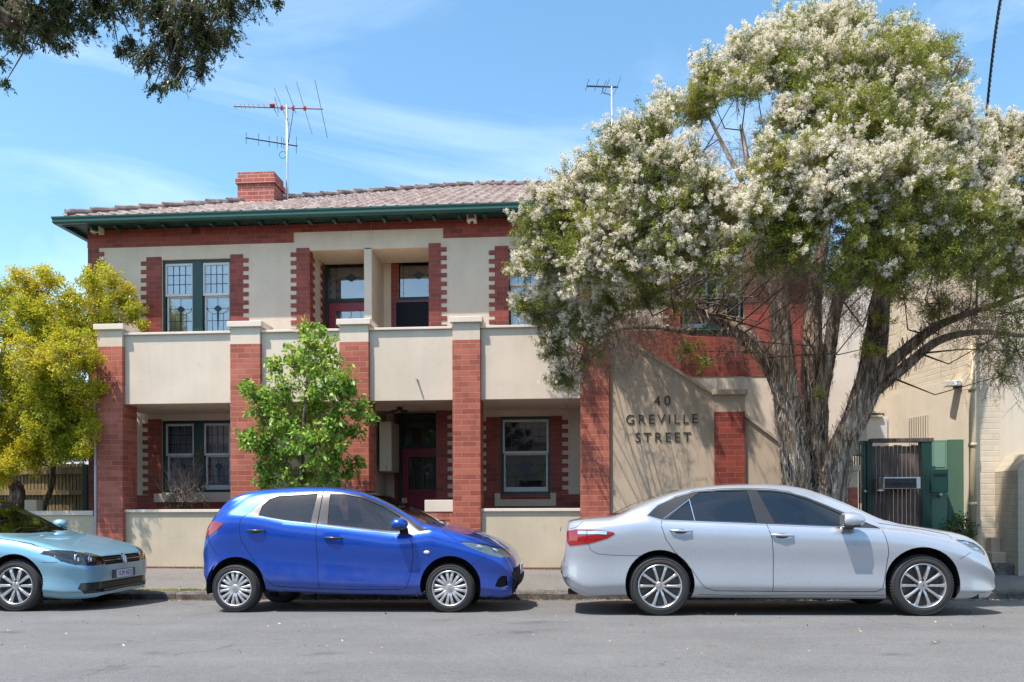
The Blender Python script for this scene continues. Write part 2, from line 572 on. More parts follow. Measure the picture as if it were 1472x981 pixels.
# openings in the main wall (x0, x1, z0, z1)
def op(pl, pr, pt, pb, ref=None, Y=YM):
    r = ref or (pl + pr) / 2
    return (PX(pl, Y), PX(pr, Y), PZ(r, pb, Y), PZ(r, pt, Y))
upA = op(233, 332, 372.5, 486)
upD = (PX(445.5, YM), PX(617, YM), zfloor2, PZ(530, 358, YM))
up3 = op(731.5, 832, 356, 480)
up4 = op(978, 1070, 372, 474)
loA = op(232, 332, 604.5, 708)
loD = (PX(538, YM), PX(627, YM), GZ, PZ(590, 586.5, YM))
loW = op(719, 791, 598.5, 711)
holes = [upA, upD, up3, up4, loA, loD, loW]
mb = MB()
sheet_wall(mb, xl_wall, xr_wall, GZ - .6, zwall_top, holes, YM, YM + .24)
# return walls of the recesses
for (a, b, c, d) in (upD, loD):
    mb.box(a - .24, a, YM + .24, YD + .2, c, d + .1); mb.box(b, b + .24, YM + .24, YD + .2, c, d + .1)
    mb.box(a, b, YM + .24, YD, d, d + .1)
# side and rear walls
mb.box(xl_wall, xl_wall + .24, YM + .24, YM + 13, GZ - .6, zwall_top)
mb.box(xr_wall - .24, xr_wall, YM + .24, YM + 13, GZ - .6, zwall_top)
mb.box(xl_wall, xr_wall, YM + 13, YM + 13.24, GZ - .6, zwall_top)
mb.box(xl_wall + .24, xr_wall - .24, YM + 1.6, YM + 13, zfloor2 - .25, zfloor2)
# backs of the door recesses
for (a, b, c, d), dl, dr, dt in ((upD, 467, 540, 364), (loD, 571, 627, 588)):
    pass
mb.build('wall', M['cream'], bld)

# brick areas and toothed quoins stand a few millimetres proud of the render
PR = .012
CO = .0775                                   # one course on the main wall
bk = MB()
def quoin(px_a, px_b, ptop, pbot, tooth='l', tw=8.5, ref=None, zt=None, zb=None, y=YM, steps=2, mb_=None):
    """brick strip between two photo columns, its toothed side left, right or both"""
    r = (px_a + px_b) / 2
    a, b = PX(px_a, y), PX(px_b, y)
    z1 = zt if zt is not None else PZ(r, ptop, y)
    z0 = zb if zb is not None else PZ(r, pbot, y)
    m_ = mb_ or bk
    m_.box(a, b, y - PR, y + .01, z0, z1)
    w = tw * 14.4 / FPX
    z = z1 - (CO if tooth != 'start' else 0)
    z = z1
    k = 0
    while z > z0 + .02:
        zz = max(z0, z - CO)
        if k % 2 == 1:
            if 'l' in tooth: m_.box(a - w, a, y - PR, y + .01, zz, z)
            if 'r' in tooth: m_.box(b, b + w, y - PR, y + .01, zz, z)
        z -= CO; k += 1
def brick_rect(px_a, px_b, ptop, pbot, ref=None, y=YM, mb_=None):
    r = ref or (px_a + px_b) / 2
    (mb_ or bk).box(PX(px_a, y), PX(px_b, y), y - PR, y + .01, PZ(r, pbot, y), PZ(r, ptop, y))
zb1 = PZ(300, 352.5, YM); zb2 = PZ(530, 331.5, YM)
xs1, xs2 = PX(423, YM), PX(638, YM)
bk.box(xl_wall - .002, xs1, YM - PR, YM + .01, zb1, zwall_top - .002)
bk.box(xs1, xs2, YM - PR, YM + .01, zb2, zwall_top - .002)
bk.box(xs2, xr_wall + .002, YM - PR, YM + .01, zb1, zwall_top - .002)
quoin(127.5, 143, 352.5, 700, 'r', 8, zt=zb1, zb=GZ)
quoin(211.5, 233, 370, 486, 'l')
quoin(332, 350, 366, 486, 'r')
quoin(427, 445.5, 357, 486, 'l')
quoin(617, 634.5, 350, 486, 'r')
quoin(712, 731.5, 354, 486, 'l')
quoin(832, 850, 350, 486, 'r')
quoin(962, 978, 350, 486, 'l', zb=up4[2])
# right-hand brick area of the stair wall, cream under it
quoin(1070, 1165.5, 350, 541, '', zb=PZ(1100, 541, YM), zt=zb1)
bk.box(PX(862, YM), PX(1070, YM), YM - PR + .001, YM + .01, PZ(1060, 541, YM), up4[2] - .001)
quoin(1148, 1165.5, 541, 700, 'l', 8, zt=PZ(1100, 541, YM), zb=GZ)
# ground floor brick
zq = PZ(250, 712, YM)
quoin(213, 232, 603, 735, 'l', 8.5, zb=zq)
quoin(332, 352, 603, 735, 'r', 8.5, zb=zq)
bk.box(PX(152, YM), PX(360, YM), YM - PR + .001, YM + .01, GZ, zq - .001)
quoin(627, 643, 585, 735, 'r', 8, zb=GZ)
zq = loW[2]
quoin(699, 719, 600, 735, 'l', 8.5, zb=zq)
quoin(791, 808, 598, 735, 'r', 8.5, zb=zq)
bk.box(PX(684, YM), PX(850, YM), YM - PR + .001, YM + .01, GZ, zq - .001)
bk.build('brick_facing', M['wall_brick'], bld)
# brick on the return walls of the recesses
br = MB()
def side_quoin(px, pz_t, z1, z0, X, ya, yb, tooth, w=.11):
    br.box(X, X + PR, ya, yb, z0, z1)
    z, k = z1, 0
    while z > z0 + .02:
        zz = max(z0, z - CO)
        if k % 2 == 1: br.box(X, X + PR, (yb if tooth > 0 else ya - w), (yb + w if tooth > 0 else ya), zz, z)
        z -= CO; k += 1
side_quoin(0, 0, upD[3], upD[2], upD[0], YM - PR, YM + .17, 1)
side_quoin(0, 0, upD[3], upD[2], upD[0], YD - .12, YD + .02, -1)
# back wall of the recesses
def back(holes_, a, b, z0, z1, brick_spans):
    m1 = MB(); sheet_wall(m1, a, b, z0, z1, holes_, YD + .06, YD + .2)
    m1.build('wall', M['cream'], bld)
    for (c, d) in brick_spans: br.box(c, d, YD + .045, YD + .07, z0, z1)
du1 = (PX(466, YD), PX(541, YD), zfloor2, PZ(500, 360, YD))
du2 = (PX(562, YD), PX(640, YD), zfloor2, PZ(590, 355, YD))
dl1 = (PX(571, YD), PX(646, YD), GZ + .1, PZ(600, 587.5, YD))
upost = (PX(524, YM), PX(535, YM))
back([du1, du2], upD[0] - .1, upD[1] + .5, zfloor2, upD[3] + .05, [(upost[1] + .3, du2[0])])
back([dl1], loD[0] - .1, loD[1] + .5, GZ, loD[3] + .05, [(loD[0] + .16, dl1[0])])
br.build('brick_return', M['wall_brick'], bld)
# cream dividing pier between the two upper doors
MB().box(upost[0], upost[1], YM, YD + .08, zfloor2, upD[3] + .02).build('dividing_pier', M['cream'], bld, bevel=.004)

# front pillars
pil = [(139.5, 176), (331, 374), (488, 530), (650.5, 690.5), (834, 876)]
PILX = []
for i, (a, b) in enumerate(pil):
    xa, xb = PX(a, YP), PX(b, YP)
    PILX.append((xa, xb))
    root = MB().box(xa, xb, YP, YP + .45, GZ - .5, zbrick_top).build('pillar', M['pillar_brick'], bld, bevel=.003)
    MB().box(xa + .004, xb - .004, YP + .004, YP + .446, zbrick_top, zc_bot).build('pillar_neck', M['cream'], root)
    MB().box(xa - .04, xb + .04, YP - .04, YP + .49, zc_bot, zc_top).build('pillar_cap', M['cream_coping'], root, bevel=.008)
# parapet panels, balcony floor, low garden walls
spans = list(zip([p[1] for p in PILX[:-1]], [p[0] for p in PILX[1:]]))
for i, (a, b) in enumerate(spans):
    p = MB().box(a, b, YN, YN + .2, zpan_bot, zpan_lip).build('balcony_panel', M['cream'], bld, bevel=.004)
    MB().box(a, b, YN - .042, YN + .24, zpan_lip, zpan_top).build('coping', M['cream_coping'], p, bevel=.006)
    if i != 2:
        p = thing('garden_wall', ((a + b) / 2, YN, .2),
                  ['low cream garden wall under the shrub, between the first two pillars', 'low cream garden wall behind the blue hatchback, beside the leafy young tree', '', 'low cream garden wall under the ground floor window with patched paint'][i], 'garden wall')
        MB().box(a, b, YN, YN + .14, GZ + .045, zlow_lip).build('render_face', M['cream_low'], p, bevel=.004)
        MB().box(a, b, YN - .03, YN + .17, zlow_lip, zlow_top).build('coping', M['cream_coping'], p, bevel=.005)
        MB().box(a, b, YN - .012, YN + .1, GZ - .1, GZ + .045).build('brick_plinth', M['plinth_brick'], p)
# short stub with cream block beside the entry
xa, xb = PX(611, YN), PILX[3][0]
st = thing('garden_wall', (xb, YN, .2), 'short brick stub wall topped by a cream block beside the entry', 'garden wall')
MB().box(xa, xb, YN, YN + .14, GZ - .1, PZ(630, 736, YN)).build('brick_face', M['pillar_brick'], st)
MB().box(xa - .01, xb, YN - .01, YN + .15, PZ(630, 736, YN), PZ(630, 719, YN)).build('cream_block', M['cream_coping'], st, bevel=.006)
# balcony floor slab
MB().box(PILX[0][0] + .02, PILX[4][1], YN + .2, YM - .002, zpan_bot, zfloor2).build('balcony_floor', M['cream'], bld)
# drain spout on the third parapet panel
xx, zz = P(600, 546, YN)
MB().tube([(xx, YN + .02, zz), (xx, YN - .1, zz - .01)], .014, 10).build('drain_spout', M['steel'], bld)

# ---- windows
def lead_bars(mb_, x0, x1, z0, z1, y, nx, nz, r=.0045):
    for i in range(1, nx): mb_.box(x0 + (x1 - x0) * i / nx - r, x0 + (x1 - x0) * i / nx + r, y - .003, y + .003, z0, z1)
    for i in range(1, nz): mb_.box(x0, x1, y - .004, y + .002, z0 + (z1 - z0) * i / nz - r, z0 + (z1 - z0) * i / nz + r)

def lead_motif(mb_, x0, x1, z0, z1, y):
    cx = (x0 + x1) / 2; w = x1 - x0; h = z1 - z0
    cz = z0 + h * .68
    r = .004
    mb_.tube([(cx + .1 * w * 1.25 * cos(q), y, cz + .1 * w * 1.25 * sin(q)) for q in np.linspace(0, 2 * pi, 17)], r, 5)
    mb_.prism([(cx + .10 * w * cos(q), cz + .10 * w * sin(q)) for q in np.linspace(0, 2 * pi, 13)[:-1]], y - .003, y + .003)
    mb_.prism([(cx - .2 * w, cz), (cx, cz + .13 * w), (cx + .2 * w, cz), (cx, cz - .13 * w)], y - .0015, y + .0025)
    for s in (-1, 1):
        mb_.tube([(cx + s * .12 * w, y, cz), (cx + s * .47 * w, y, cz)], r * .8, 5)
        mb_.prism([(cx + s * .5 * w, cz + .03), (cx + s * .5 * w, cz - .03), (cx + s * .44 * w, cz)], y - .003, y + .003)
        mb_.tube([(cx + s * w * .47 * cos(q), y, cz - w * .24 * sin(q)) for q in np.linspace(0, pi / 2, 9)], r * .8, 5)
        mb_.tube([(cx + s * .25 * w, y, cz - w * .21), (cx + s * .25 * w, y, z0)], r * .8, 5)
    mb_.tube([(cx, y, cz + .12 * w), (cx, y, z1)], r * .8, 5)
    mb_.prism([(cx - .02, cz - .14 * w), (cx + .02, cz - .14 * w), (cx + .004, z0 + .03), (cx - .004, z0 + .03)], y - .003, y + .003)
    mb_.box(x0, x1, y - .003, y + .003, z0 + h * .32, z0 + h * .32 + .008)

def blind_mat(name, c):
    t = NT(name)
    t.l(t.ramp(t.noise(t.coord(scale=(1, 1, 3)), 3, 3), [(.3, tuple(x * .8 for x in c[:3]) + (1,)), (.7, c)]), t.b.inputs['Base Color'])
    t.set(Roughness=.6)
    return t.m
M['blind_white'] = blind_mat('white_blind', lin('#f4f4f2'))
M['blind_dark'] = blind_mat('grey_blind', lin('#56605a'))
M['curtain'] = blind_mat('grey_curtain', lin('#a3a3ad'))

def sash_unit(parent, x0, x1, z0, z1, zm, y, top_grid=(4, 3), gm='winglass'):
    """double-hung window: upper sash in front, lower sash behind, leadlight on both"""
    st_, ra = .036, .045
    for (a, b, yy, part) in ((zm, z1, y, 'up'), (z0, zm + .02, y + .045, 'lo')):
        inset = 0 if part == 'up' else .012
        m_ = MB()
        xa, xb = x0 + inset, x1 - inset
        bot = ra * (1 if part == 'up' else 1.9)
        m_.box(xa, xa + st_, yy, yy + .04, a, b); m_.box(xb - st_, xb, yy, yy + .04, a, b)
        m_.box(xa + st_, xb - st_, yy + .001, yy + .039, b - ra, b); m_.box(xa + st_, xb - st_, yy + .001, yy + .039, a, a + bot)
        s_ = m_.build('sash', M['sash'], parent, bevel=.004)
        gx0, gx1, gz0, gz1 = xa + st_, xb - st_, a + bot, b - ra
        MB().box(gx0, gx1, yy + .018, yy + .021, gz0, gz1).build('pane', M[gm], s_)
        l_ = MB()
        if part == 'up': lead_bars(l_, gx0, gx1, gz0, gz1, yy + .013, *top_grid)
        else: lead_motif(l_, gx0, gx1, gz0, gz1, yy + .013)
        l_.build('leadlight', M['lead'], s_)

def window(o4, units, zm, backing, sill=None, grid=(4, 3)):
    a, b, c, d = o4
    y = YM + .07
    fr = MB()
    xe = [a] + [v for u in units for v in u] + [b]
    for i in range(0, len(xe), 2): fr.box(xe[i], xe[i + 1], y - .02, y + .12, c, d)
    for u in units:
        fr.box(u[0], u[1], y - .018, y + .118, d - .05, d)
        fr.box(u[0], u[1], y - .018, y + .118, c, c + .05)
    w = fr.build('window', M['green'], bld, bevel=.004)
    for u in units:
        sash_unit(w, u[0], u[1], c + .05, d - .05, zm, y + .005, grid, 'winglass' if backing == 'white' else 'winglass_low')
    bm_ = MB()
    if backing == 'white' or backing == 'dark':
        yb = y + .125
        z = c
        while z < d:
            bm_.obox(((a + b) / 2, yb, z), ((b - a) / 2, 0, 0), (0, .014, -.010), (0, .0004, .0006)); z += .026
        bm_.box(a, b, yb + .03, yb + .04, c, d)
    else:
        n = 60
        for i in range(n):
            u0 = a + (b - a) * i / n; u1 = a + (b - a) * (i + 1) / n
            bm_.add([(u0, y + .2 + .02 * sin(i * 1.3), c), (u1, y + .2 + .02 * sin((i + 1) * 1.3), c), (u1, y + .2 + .02 * sin((i + 1) * 1.3), d), (u0, y + .2 + .02 * sin(i * 1.3), d)], [(0, 1, 2, 3)])
    bm_.build('blind' if backing != 'curtain' else 'curtain', {'white': M['blind_white'], 'dark': M['blind_dark'], 'curtain': M['curtain']}[backing], w)
    return w

def ux(*p): return [(PX(a, YM + .07), PX(b, YM + .07)) for a, b in p]
window(upA, ux((238, 278), (292, 331)), PZ(285, 424, YM), 'white')
window(up3, ux((733.5, 775), (789, 829)), PZ(760, 409, YM), 'white')
window(up4, ux((981, 1018), (1030, 1067)), PZ(1030, 424, YM), 'white')
window(loA, ux((238, 279), (293, 331)), PZ(285, 655, YM), 'curtain')
window(loW, ux((722.5, 788.5)), PZ(755, 652, YM), 'dark', grid=(6, 4))
# thin sill and cream surround under the lower right window
sx0, sx1 = PX(711, YM), PX(799, YM)
fm = MB()
fm.box(sx0, sx1, YM - .03, YM + .02, PZ(755, 728, YM), PZ(755, 718, YM))
fm.box(sx0, PX(719, YM), YM - .03, YM + .02, PZ(755, 718, YM), PZ(755, 709, YM)); fm.box(PX(791, YM), sx1, YM - .03, YM + .02, PZ(755, 718, YM), PZ(755, 709, YM))
fm.build('window_sill', M['cream'], bld, bevel=.004)
MB().box(PX(222, YM), PX(345, YM), YM - .035, YM + .02, PZ(285, 722, YM), PZ(285, 710, YM)).build('window_sill', M['cream'], bld, bevel=.004)

# ---- doors
def door(o4, kind, gm='winglass'):
    a, b, c, d = o4
    y = YD + .08
    h = d - c
    f = MB()
    f.box(a, a + .07, y - .03, y + .1, c, d); f.box(b - .07, b, y - .03, y + .1, c, d); f.box(a + .07, b - .07, y - .028, y + .098, d - .09, d)
    zt = c + (2.06 if h > 2.35 else h - .38)
    f.box(a + .07, b - .07, y - .028, y + .098, zt, zt + .07)
    fr = f.build('door_frame', M['green_deep'], bld, bevel=.004)
    MB().box(a + .07, b - .07, y + .03, y + .034, zt + .07, d - .09).build('transom_pane', M[gm], fr)
    tl = MB()
    cx, cz, w2 = (a + b) / 2, (zt + .07 + d - .09) / 2, (b - a - .14)
    tl.prism([(cx - .13, cz), (cx, cz + .08), (cx + .13, cz), (cx, cz - .08)], y + .02, y + .026)
    for s in (-1, 1):
        tl.tube([(cx + s * .13, y + .024, cz), (cx + s * w2 * .5, y + .024, cz + .08)], .004, 5)
        tl.tube([(cx + s * .13, y + .024, cz), (cx + s * w2 * .5, y + .024, cz - .08)], .004, 5)
        tl.tube([(cx + s * .3, y + .024, zt + .07), (cx + s * .3, y + .024, d - .09)], .004, 5)
    tl.build('leadlight', M['lead'], fr)
    MB().box(a + .07, b - .07, y + .12, y + .13, c, d).build('backing', M['blind_dark'] if kind != 'screen' else M['dark'], fr)
    x0, x1 = a + .072, b - .072
    gz1, gz0 = zt - .17, zt - .17 - .62
    D = MB()
    D.box(x0, x0 + .13, y, y + .045, c, zt); D.box(x1 - .13, x1, y, y + .045, c, zt)
    D.box(x0 + .13, x1 - .13, y, y + .045, gz1, zt); D.box(x0 + .13, x1 - .13, y, y + .045, gz0 - .12, gz0)
    D.box(x0 + .13, x1 - .13, y + .015, y + .04, c, gz0 - .12)
    for i in range(1, 4):
        xx = x0 + .13 + (x1 - x0 - .26) * i / 4
        D.box(xx - .006, xx + .006, y + .006, y + .02, c, gz0 - .12)
    for g in range(3):
        for k in range(3):
            xx = x0 + .17 + (x1 - x0 - .34) * g / 2 + (k - 1) * .035
            D.box(xx - .009, xx + .009, y - .018, y + .001, gz0 - .1, gz0 - .055)
    D.box(x0 + .02, x1 - .02, y - .02, y + .002, gz0 - .055, gz0 - .035)
    dr = D.build('door', M['maroon'], bld, bevel=.003)
    MB().box(x0 + .13, x1 - .13, y + .02, y + .024, gz0, gz1).build('pane', M[gm], dr)
    L = MB()
    cx = (x0 + x1) / 2; gc = (gz0 + gz1) / 2 + .12
    for s_ in (.06, .1): L.tube([(cx + s_ * cos(q), y + .014, gc + s_ * sin(q)) for q in (0, pi / 2, pi, 3 * pi / 2, 2 * pi)], .004, 5)
    for xx in (x0 + .25, x1 - .25): L.tube([(xx, y + .014, gz0), (xx, y + .014, gz1)], .004, 5)
    L.tube([(x0 + .13, y + .014, gc), (cx - .1, y + .014, gc)], .004, 5); L.tube([(cx + .1, y + .014, gc), (x1 - .13, y + .014, gc)], .004, 5)
    L.tube([(cx, y + .014, gc - .1), (cx, y + .014, gz0)], .005, 5); L.tube([(cx, y + .014, gc + .1), (cx, y + .014, gz1)], .005, 5)
    L.build('leadlight', M['lead'], dr)
    if kind == 'screen':
        s = MB(); yy = y - .07
        s.box(x0 - .01, x0 + .03, yy, yy + .03, c, zt); s.box(x1 - .03, x1 + .01, yy, yy + .03, c, zt); s.box(x0 + .03, x1 - .03, yy, yy + .03, zt - .04, zt)
        so = s.build('screen_door', plain('screen_door_frame', lin('#6e3447'), .4), bld, bevel=.003)
        MB().box(x0 + .03, x1 - .03, yy + .012, yy + .016, c, zt - .04).build('screen', glass_mat('insect_screen', (.22, .2, .24, 1), .15, .4), so)
        hb = MB().box(x0 - .002, x0 + .026, yy - .012, yy, c + .85, c + 1.05)
        hb.tube([(x0 + .012, yy - .01, c + .95), (x0 + .012, yy - .05, c + .95), (x0 + .12, yy - .055, c + .95)], .009, 8)
        hb.build('handle', M['steel'], so)
    else:
        MB().ball((x0 + .06, y - .03, c + 1.02), .028, 12).box(x0 + .035, x0 + .085, y - .008, y, c + .93, c + 1.1).build('handle', M['steel'], dr)
    return dr
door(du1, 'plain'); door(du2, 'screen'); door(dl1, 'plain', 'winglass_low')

# ---- roof: hipped, glazed terracotta tiles in rows with rolls
def tile_mat():
    t = NT('roof_tile')
    v = t.coord()
    n = t.noise(v, 5, 5, .6); n2 = t.noise(v, 1, 3)
    vo = t.n('ShaderNodeTexVoronoi'); vo.inputs['Scale'].default_value = 3.6; t.l(v, vo.inputs['Vector'])
    c = t.ramp(n, [(.28, lin('#4f3a34')), (.48, lin('#75605a')), (.68, lin('#9c928b'))])
    c = t.mix(.35, c, t.ramp(vo.outputs['Color'], [(.2, gray(.55)), (.8, gray(1.15))]), 'MULTIPLY')
    t.l(c, t.b.inputs['Base Color']); t.set(Roughness=.62)
    t.bump(t.noise(v, 40, 3), .2, .01)
    return t.m
M['tile'] = tile_mat()
PITCH = .45
ov, ovy = .20, .42
ex0, ex1, ey0 = xl_wall - ov, xr_wall + ov, YM - ovy
zr = zeave + .16
half = (ex1 - ex0) / 2
RL = .30                                    # tile row length up the slope
def slope_tiles(face):
    V, Fq = [], []
    rows = int(half * sqrt(1 + PITCH ** 2) / RL) + 1
    st = .041
    n_prof = 6                              # points per tile roll
    for r in range(rows):
        s0 = r * RL / sqrt(1 + PITCH ** 2); s1 = (r + 1) * RL / sqrt(1 + PITCH ** 2) + .02
        a = ex0 + s0 if face == 'front' else ey0 + s0
        b = (ex1 - s0) if face == 'front' else ey0 + 13.6
        if b - a < .3: break
        if face != 'front' and r > 26: break
        n = max(2, int((b - a) / st))
        base = len(V)
        for j in range(3):
            s = (s0, s0, s1)[j]
            for i in range(n + 1):
                u = a + (b - a) * i / n
                if face == 'front': uc = min(max(u, ex0 + s), ex1 - s)
                else: uc = max(u, ey0 + s)
                w = .022 * max(-.5, cos(2 * pi * uc / .235)) + .01 * cos(4 * pi * uc / .235)
                z = zr + s * PITCH + w + (.032 if j != 0 else -.0) - (.028 if j == 2 else 0) + RNG.normal(0, .0015)
                if face == 'front': V.append((uc, ey0 + s, z))
                elif face == 'left': V.append((ex0 + s, uc, z))
                else: V.append((ex1 - s, uc, z))
        for j in range(2):
            for i in range(n):
                q = base + j * (n + 1) + i
                Fq.append((q, q + 1, q + n + 2, q + n + 1))
    return V, Fq
rf = None
allV, allF = [], []
for f in ('front', 'left', 'right'):
    V, Fq = slope_tiles(f)
    k = len(allV); allV += V; allF += [tuple(i + k for i in q) for q in Fq]
roof = npmesh('roof', np.array(allV), np.array(allF), M['tile'], bld, smooth=True)
# hip capping tiles
def hip(sx, name='ridge_tile'):
    m_ = MB(); x_ = ex0 if sx > 0 else ex1
    L = half; s = .05
    while s < L - .2:
        e = s + .30
        pts = [Vector((x_ + sx * (s - .02), ey0 + s - .02, zr + s * PITCH + .055)), Vector((x_ + sx * e, ey0 + e, zr + e * PITCH + .035))]
        m_.tube(pts, [.085, .07], 10)
        s = e
    m_.build(name, M['tile'], roof, smooth=False)
hip(1); hip(-1)
m_ = MB(); yy = ey0 + half
while yy < YM + 13:
    m_.tube([(ex0 + half, yy - .02, zr + half * PITCH + .05), (ex0 + half, yy + .3, zr + half * PITCH + .035)], [.085, .07], 10); yy += .3
m_.build('ridge_tile', M['tile'], roof)
# gutter, fascia, soffit, rafter ends
gp = [(-.02, .0), (-.11, .0), (-.13, .03), (-.125, .075), (-.14, .1), (-.14, .125), (-.125, .125), (-.115, .03), (-.02, .02)]
g = MB()
def gut(a, b, axis):
    for q in range(len(gp)):
        (d0, z0_), (d1, z1_) = gp[q], gp[(q + 1) % len(gp)]
        if axis == 'x': g.add([(a + (d0), ey0 + d0, zeave + z0_), (b - d0, ey0 + d0, zeave + z0_), (b - d1, ey0 + d1, zeave + z1_), (a + d1, ey0 + d1, zeave + z1_)], [(0, 1, 2, 3)])
        elif axis == 'l': g.add([(ex0 + d0, ey0 + d0, zeave + z0_), (ex0 + d0, ey0 + 13.6, zeave + z0_), (ex0 + d1, ey0 + 13.6, zeave + z1_), (ex0 + d1, ey0 + d1, zeave + z1_)], [(0, 1, 2, 3)])
        else: g.add([(ex1 - d0, ey0 + d0, zeave + z0_), (ex1 - d0, ey0 + 13.6, zeave + z0_), (ex1 - d1, ey0 + 13.6, zeave + z1_), (ex1 - d1, ey0 + d1, zeave + z1_)], [(0, 1, 2, 3)])
gut(ex0, ex1, 'x'); gut(0, 0, 'l'); gut(0, 0, 'r')
g.build('gutter', M['gutter'], bld)
f = MB()
f.box(ex0, ex1, ey0 - .02, ey0, zeave - .01, zeave + .15)
f.box(ex0 - .02, ex0, ey0, ey0 + 13.6, zeave - .012, zeave + .148); f.box(ex1, ex1 + .02, ey0, ey0 + 13.6, zeave - .012, zeave + .148)
f.build('fascia', M['green'], bld)
f = MB()
f.box(ex0, ex1, ey0, YM - .03, zeave + .062, zeave + .075)
f.box(ex0, xl_wall - .005, YM - .03, YM + 13, zeave + .06, zeave + .073); f.box(xr_wall + .005, ex1, YM - .03, YM + 13, zeave + .06, zeave + .073)
f.build('soffit', M['green_deep'], bld)
xx = PX(150, YM)
rm = MB()
x_end = xr_wall
k = 0
while xx < x_end:
    f = MB().box(xx - .025, xx + .025, ey0 + .02, ey0 + .2, zeave - .05, zeave + .061)
    f.build('rafter_end', M['green'], bld)
    xx += .4486; k += 1
# steel tie loops hanging below the eave
for px, pb in ((257, 338), (292, 338), (328, 336), (365, 335), (400, 334), (502, 345), (533, 345)):
    x_, z_ = P(px, pb, YM - .02)
    m_ = MB(); m_.tube([(x_, YM - .025, z_), (x_ + .015, YM - .025, zeave)], .0035, 5)
    m_.tube([(x_ - .012, YM - .025, z_ + .03), (x_, YM - .025, z_)], .0035, 5)
    m_.build('eave_tie', M['steel'], bld)
# wall vent in the brick band
x_, z_ = P(282, 333, YM)
m_ = MB().box(x_ - .08, x_ + .08, YM - .018, YM, z_ - .05, z_ + .05)
for i in range(4): m_.box(x_ - .07, x_ + .07, YM - .026, YM - .018, z_ - .04 + i * .024, z_ - .03 + i * .024)
m_.build('wall_vent', plain('terracotta_vent', lin('#6f2520'), .6), bld)
# white downpipe at the left edge
x_ = PX(137.3, YP + .1)
dp = MB().tube([(x_, YP + .1, GZ), (x_, YP + .1, PZ(137, 560, YP))], .024, 10)
dp.build('downpipe', plain('white_downpipe', lin('#c9d3dc'), .35), bld, smooth=True)

# chimney
cy = 16.2
cxa, cxb = PX(342.5, cy), PX(395, cy)
chz = PZ(370, 247, cy); zb_ = zeave
chim = MB().box(cxa, cxb, cy, cy + .55, zb_, PZ(370, 264, cy)).build('chimney', brick_mat('chimney_brick', lin('#b5604c'), lin('#a04e3e'), lin('#c9a293'), mort=.008, bump=.8), roof)
zz1, zz2 = PZ(370, 264, cy), PZ(370, 256.5, cy)
MB().box(cxa - .035, cxb + .035, cy - .035, cy + .585, zz1, zz2).build('chimney_band', chim.data.materials[0], chim, bevel=.004)
MB().box(cxa, cxb, cy - .002, cy + .552, zz2, chz).build('chimney_top', chim.data.materials[0], chim, bevel=.006)

# stairs behind the sloping wall
sx0 = PILX[4][1]
stp = MB()
nst = 16
zf = zfloor2
for i in range(nst):
    z = zf - (i + 1) * (zf - GZ) / nst
    x_ = sx0 + .1 + i * .26
    stp.box(x_, x_ + .26, YP + .25, YM - .3, GZ - .1, z + (zf - GZ) / nst)
stp.build('staircase', M['gable_cream'], bld)

# ================================================================ stair wall with the address
sw = thing('stair_wall', (PX(950, YP), YP, .2), 'sloping cream rendered wall carrying the street address in raised letters', 'stair wall')
YS = YP + .06
poly = [P(876.5, 815, YS), P(1027, 815, YS), P(1027, 568, YS), P(1022, 566, YS), P(925, 506, YS), P(876.5, 476, YS)]
poly[0] = (poly[0][0], GZ - .1); poly[1] = (poly[1][0], GZ - .1)
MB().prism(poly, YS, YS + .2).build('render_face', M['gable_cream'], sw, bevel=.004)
a, b = Vector((poly[5][0], 0, poly[5][1])), Vector((poly[3][0], 0, poly[3][1]))
d = (b - a).normalized(); nn = Vector((-d.z, 0, d.x))
def coping_bar(a, b, name, parent):
    d = (b - a); L = d.length; d.normalize(); nn = Vector((-d.z, 0, d.x))
    if nn.z < 0: nn = -nn
    c = (a + b) / 2 + nn * .02; c.y = YS + .1
    MB().obox(c, d * L / 2, Vector((0, .135, 0)), nn * .025).build(name, M['gable_cream'], parent, bevel=.005)
coping_bar(a, b, 'coping', sw)
# pier
pa, pb = PX(1027.5, YP), PX(1071, YP)
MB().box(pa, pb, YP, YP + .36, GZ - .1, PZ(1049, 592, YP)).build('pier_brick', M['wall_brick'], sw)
MB().box(pa, pb, YP + .002, YP + .358, PZ(1049, 592, YP), PZ(1049, 568, YP)).build('pier_neck', M['gable_cream'], sw)
MB().box(pa - .04, pb + .04, YP - .04, YP + .4, PZ(1049, 568, YP), PZ(1049, 560, YP)).build('pier_cap', M['gable_cream'], sw, bevel=.008)
poly = [(pb, GZ - .1), P(1205, 815, YS), P(1205, 690, YS), P(1180, 681, YS), P(1072, 599, YS)]
poly[1] = (poly[1][0], GZ - .1); poly[4] = (pb, poly[4][1])
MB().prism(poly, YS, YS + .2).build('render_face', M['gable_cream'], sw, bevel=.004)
coping_bar(Vector((poly[4][0], 0, poly[4][1])), Vector((poly[3][0], 0, poly[3][1])), 'coping', sw)
# end pier beside the gate
ea, eb = PX(1204, YP), PX(1233, YP)
MB().box(ea, eb, YP, YP + .3, GZ - .1, PZ(1220, 701, YP)).build('pier_brick', M['pillar_brick'], sw)
MB().box(ea, eb, YP + .002, YP + .298, PZ(1220, 701, YP), PZ(1220, 677, YP)).build('pier_neck', M['cream_low'], sw)
MB().box(ea - .03, eb + .03, YP - .03, YP + .33, PZ(1220, 677, YP), PZ(1220, 669, YP)).build('pier_cap', M['cream_low'], sw, bevel=.006)

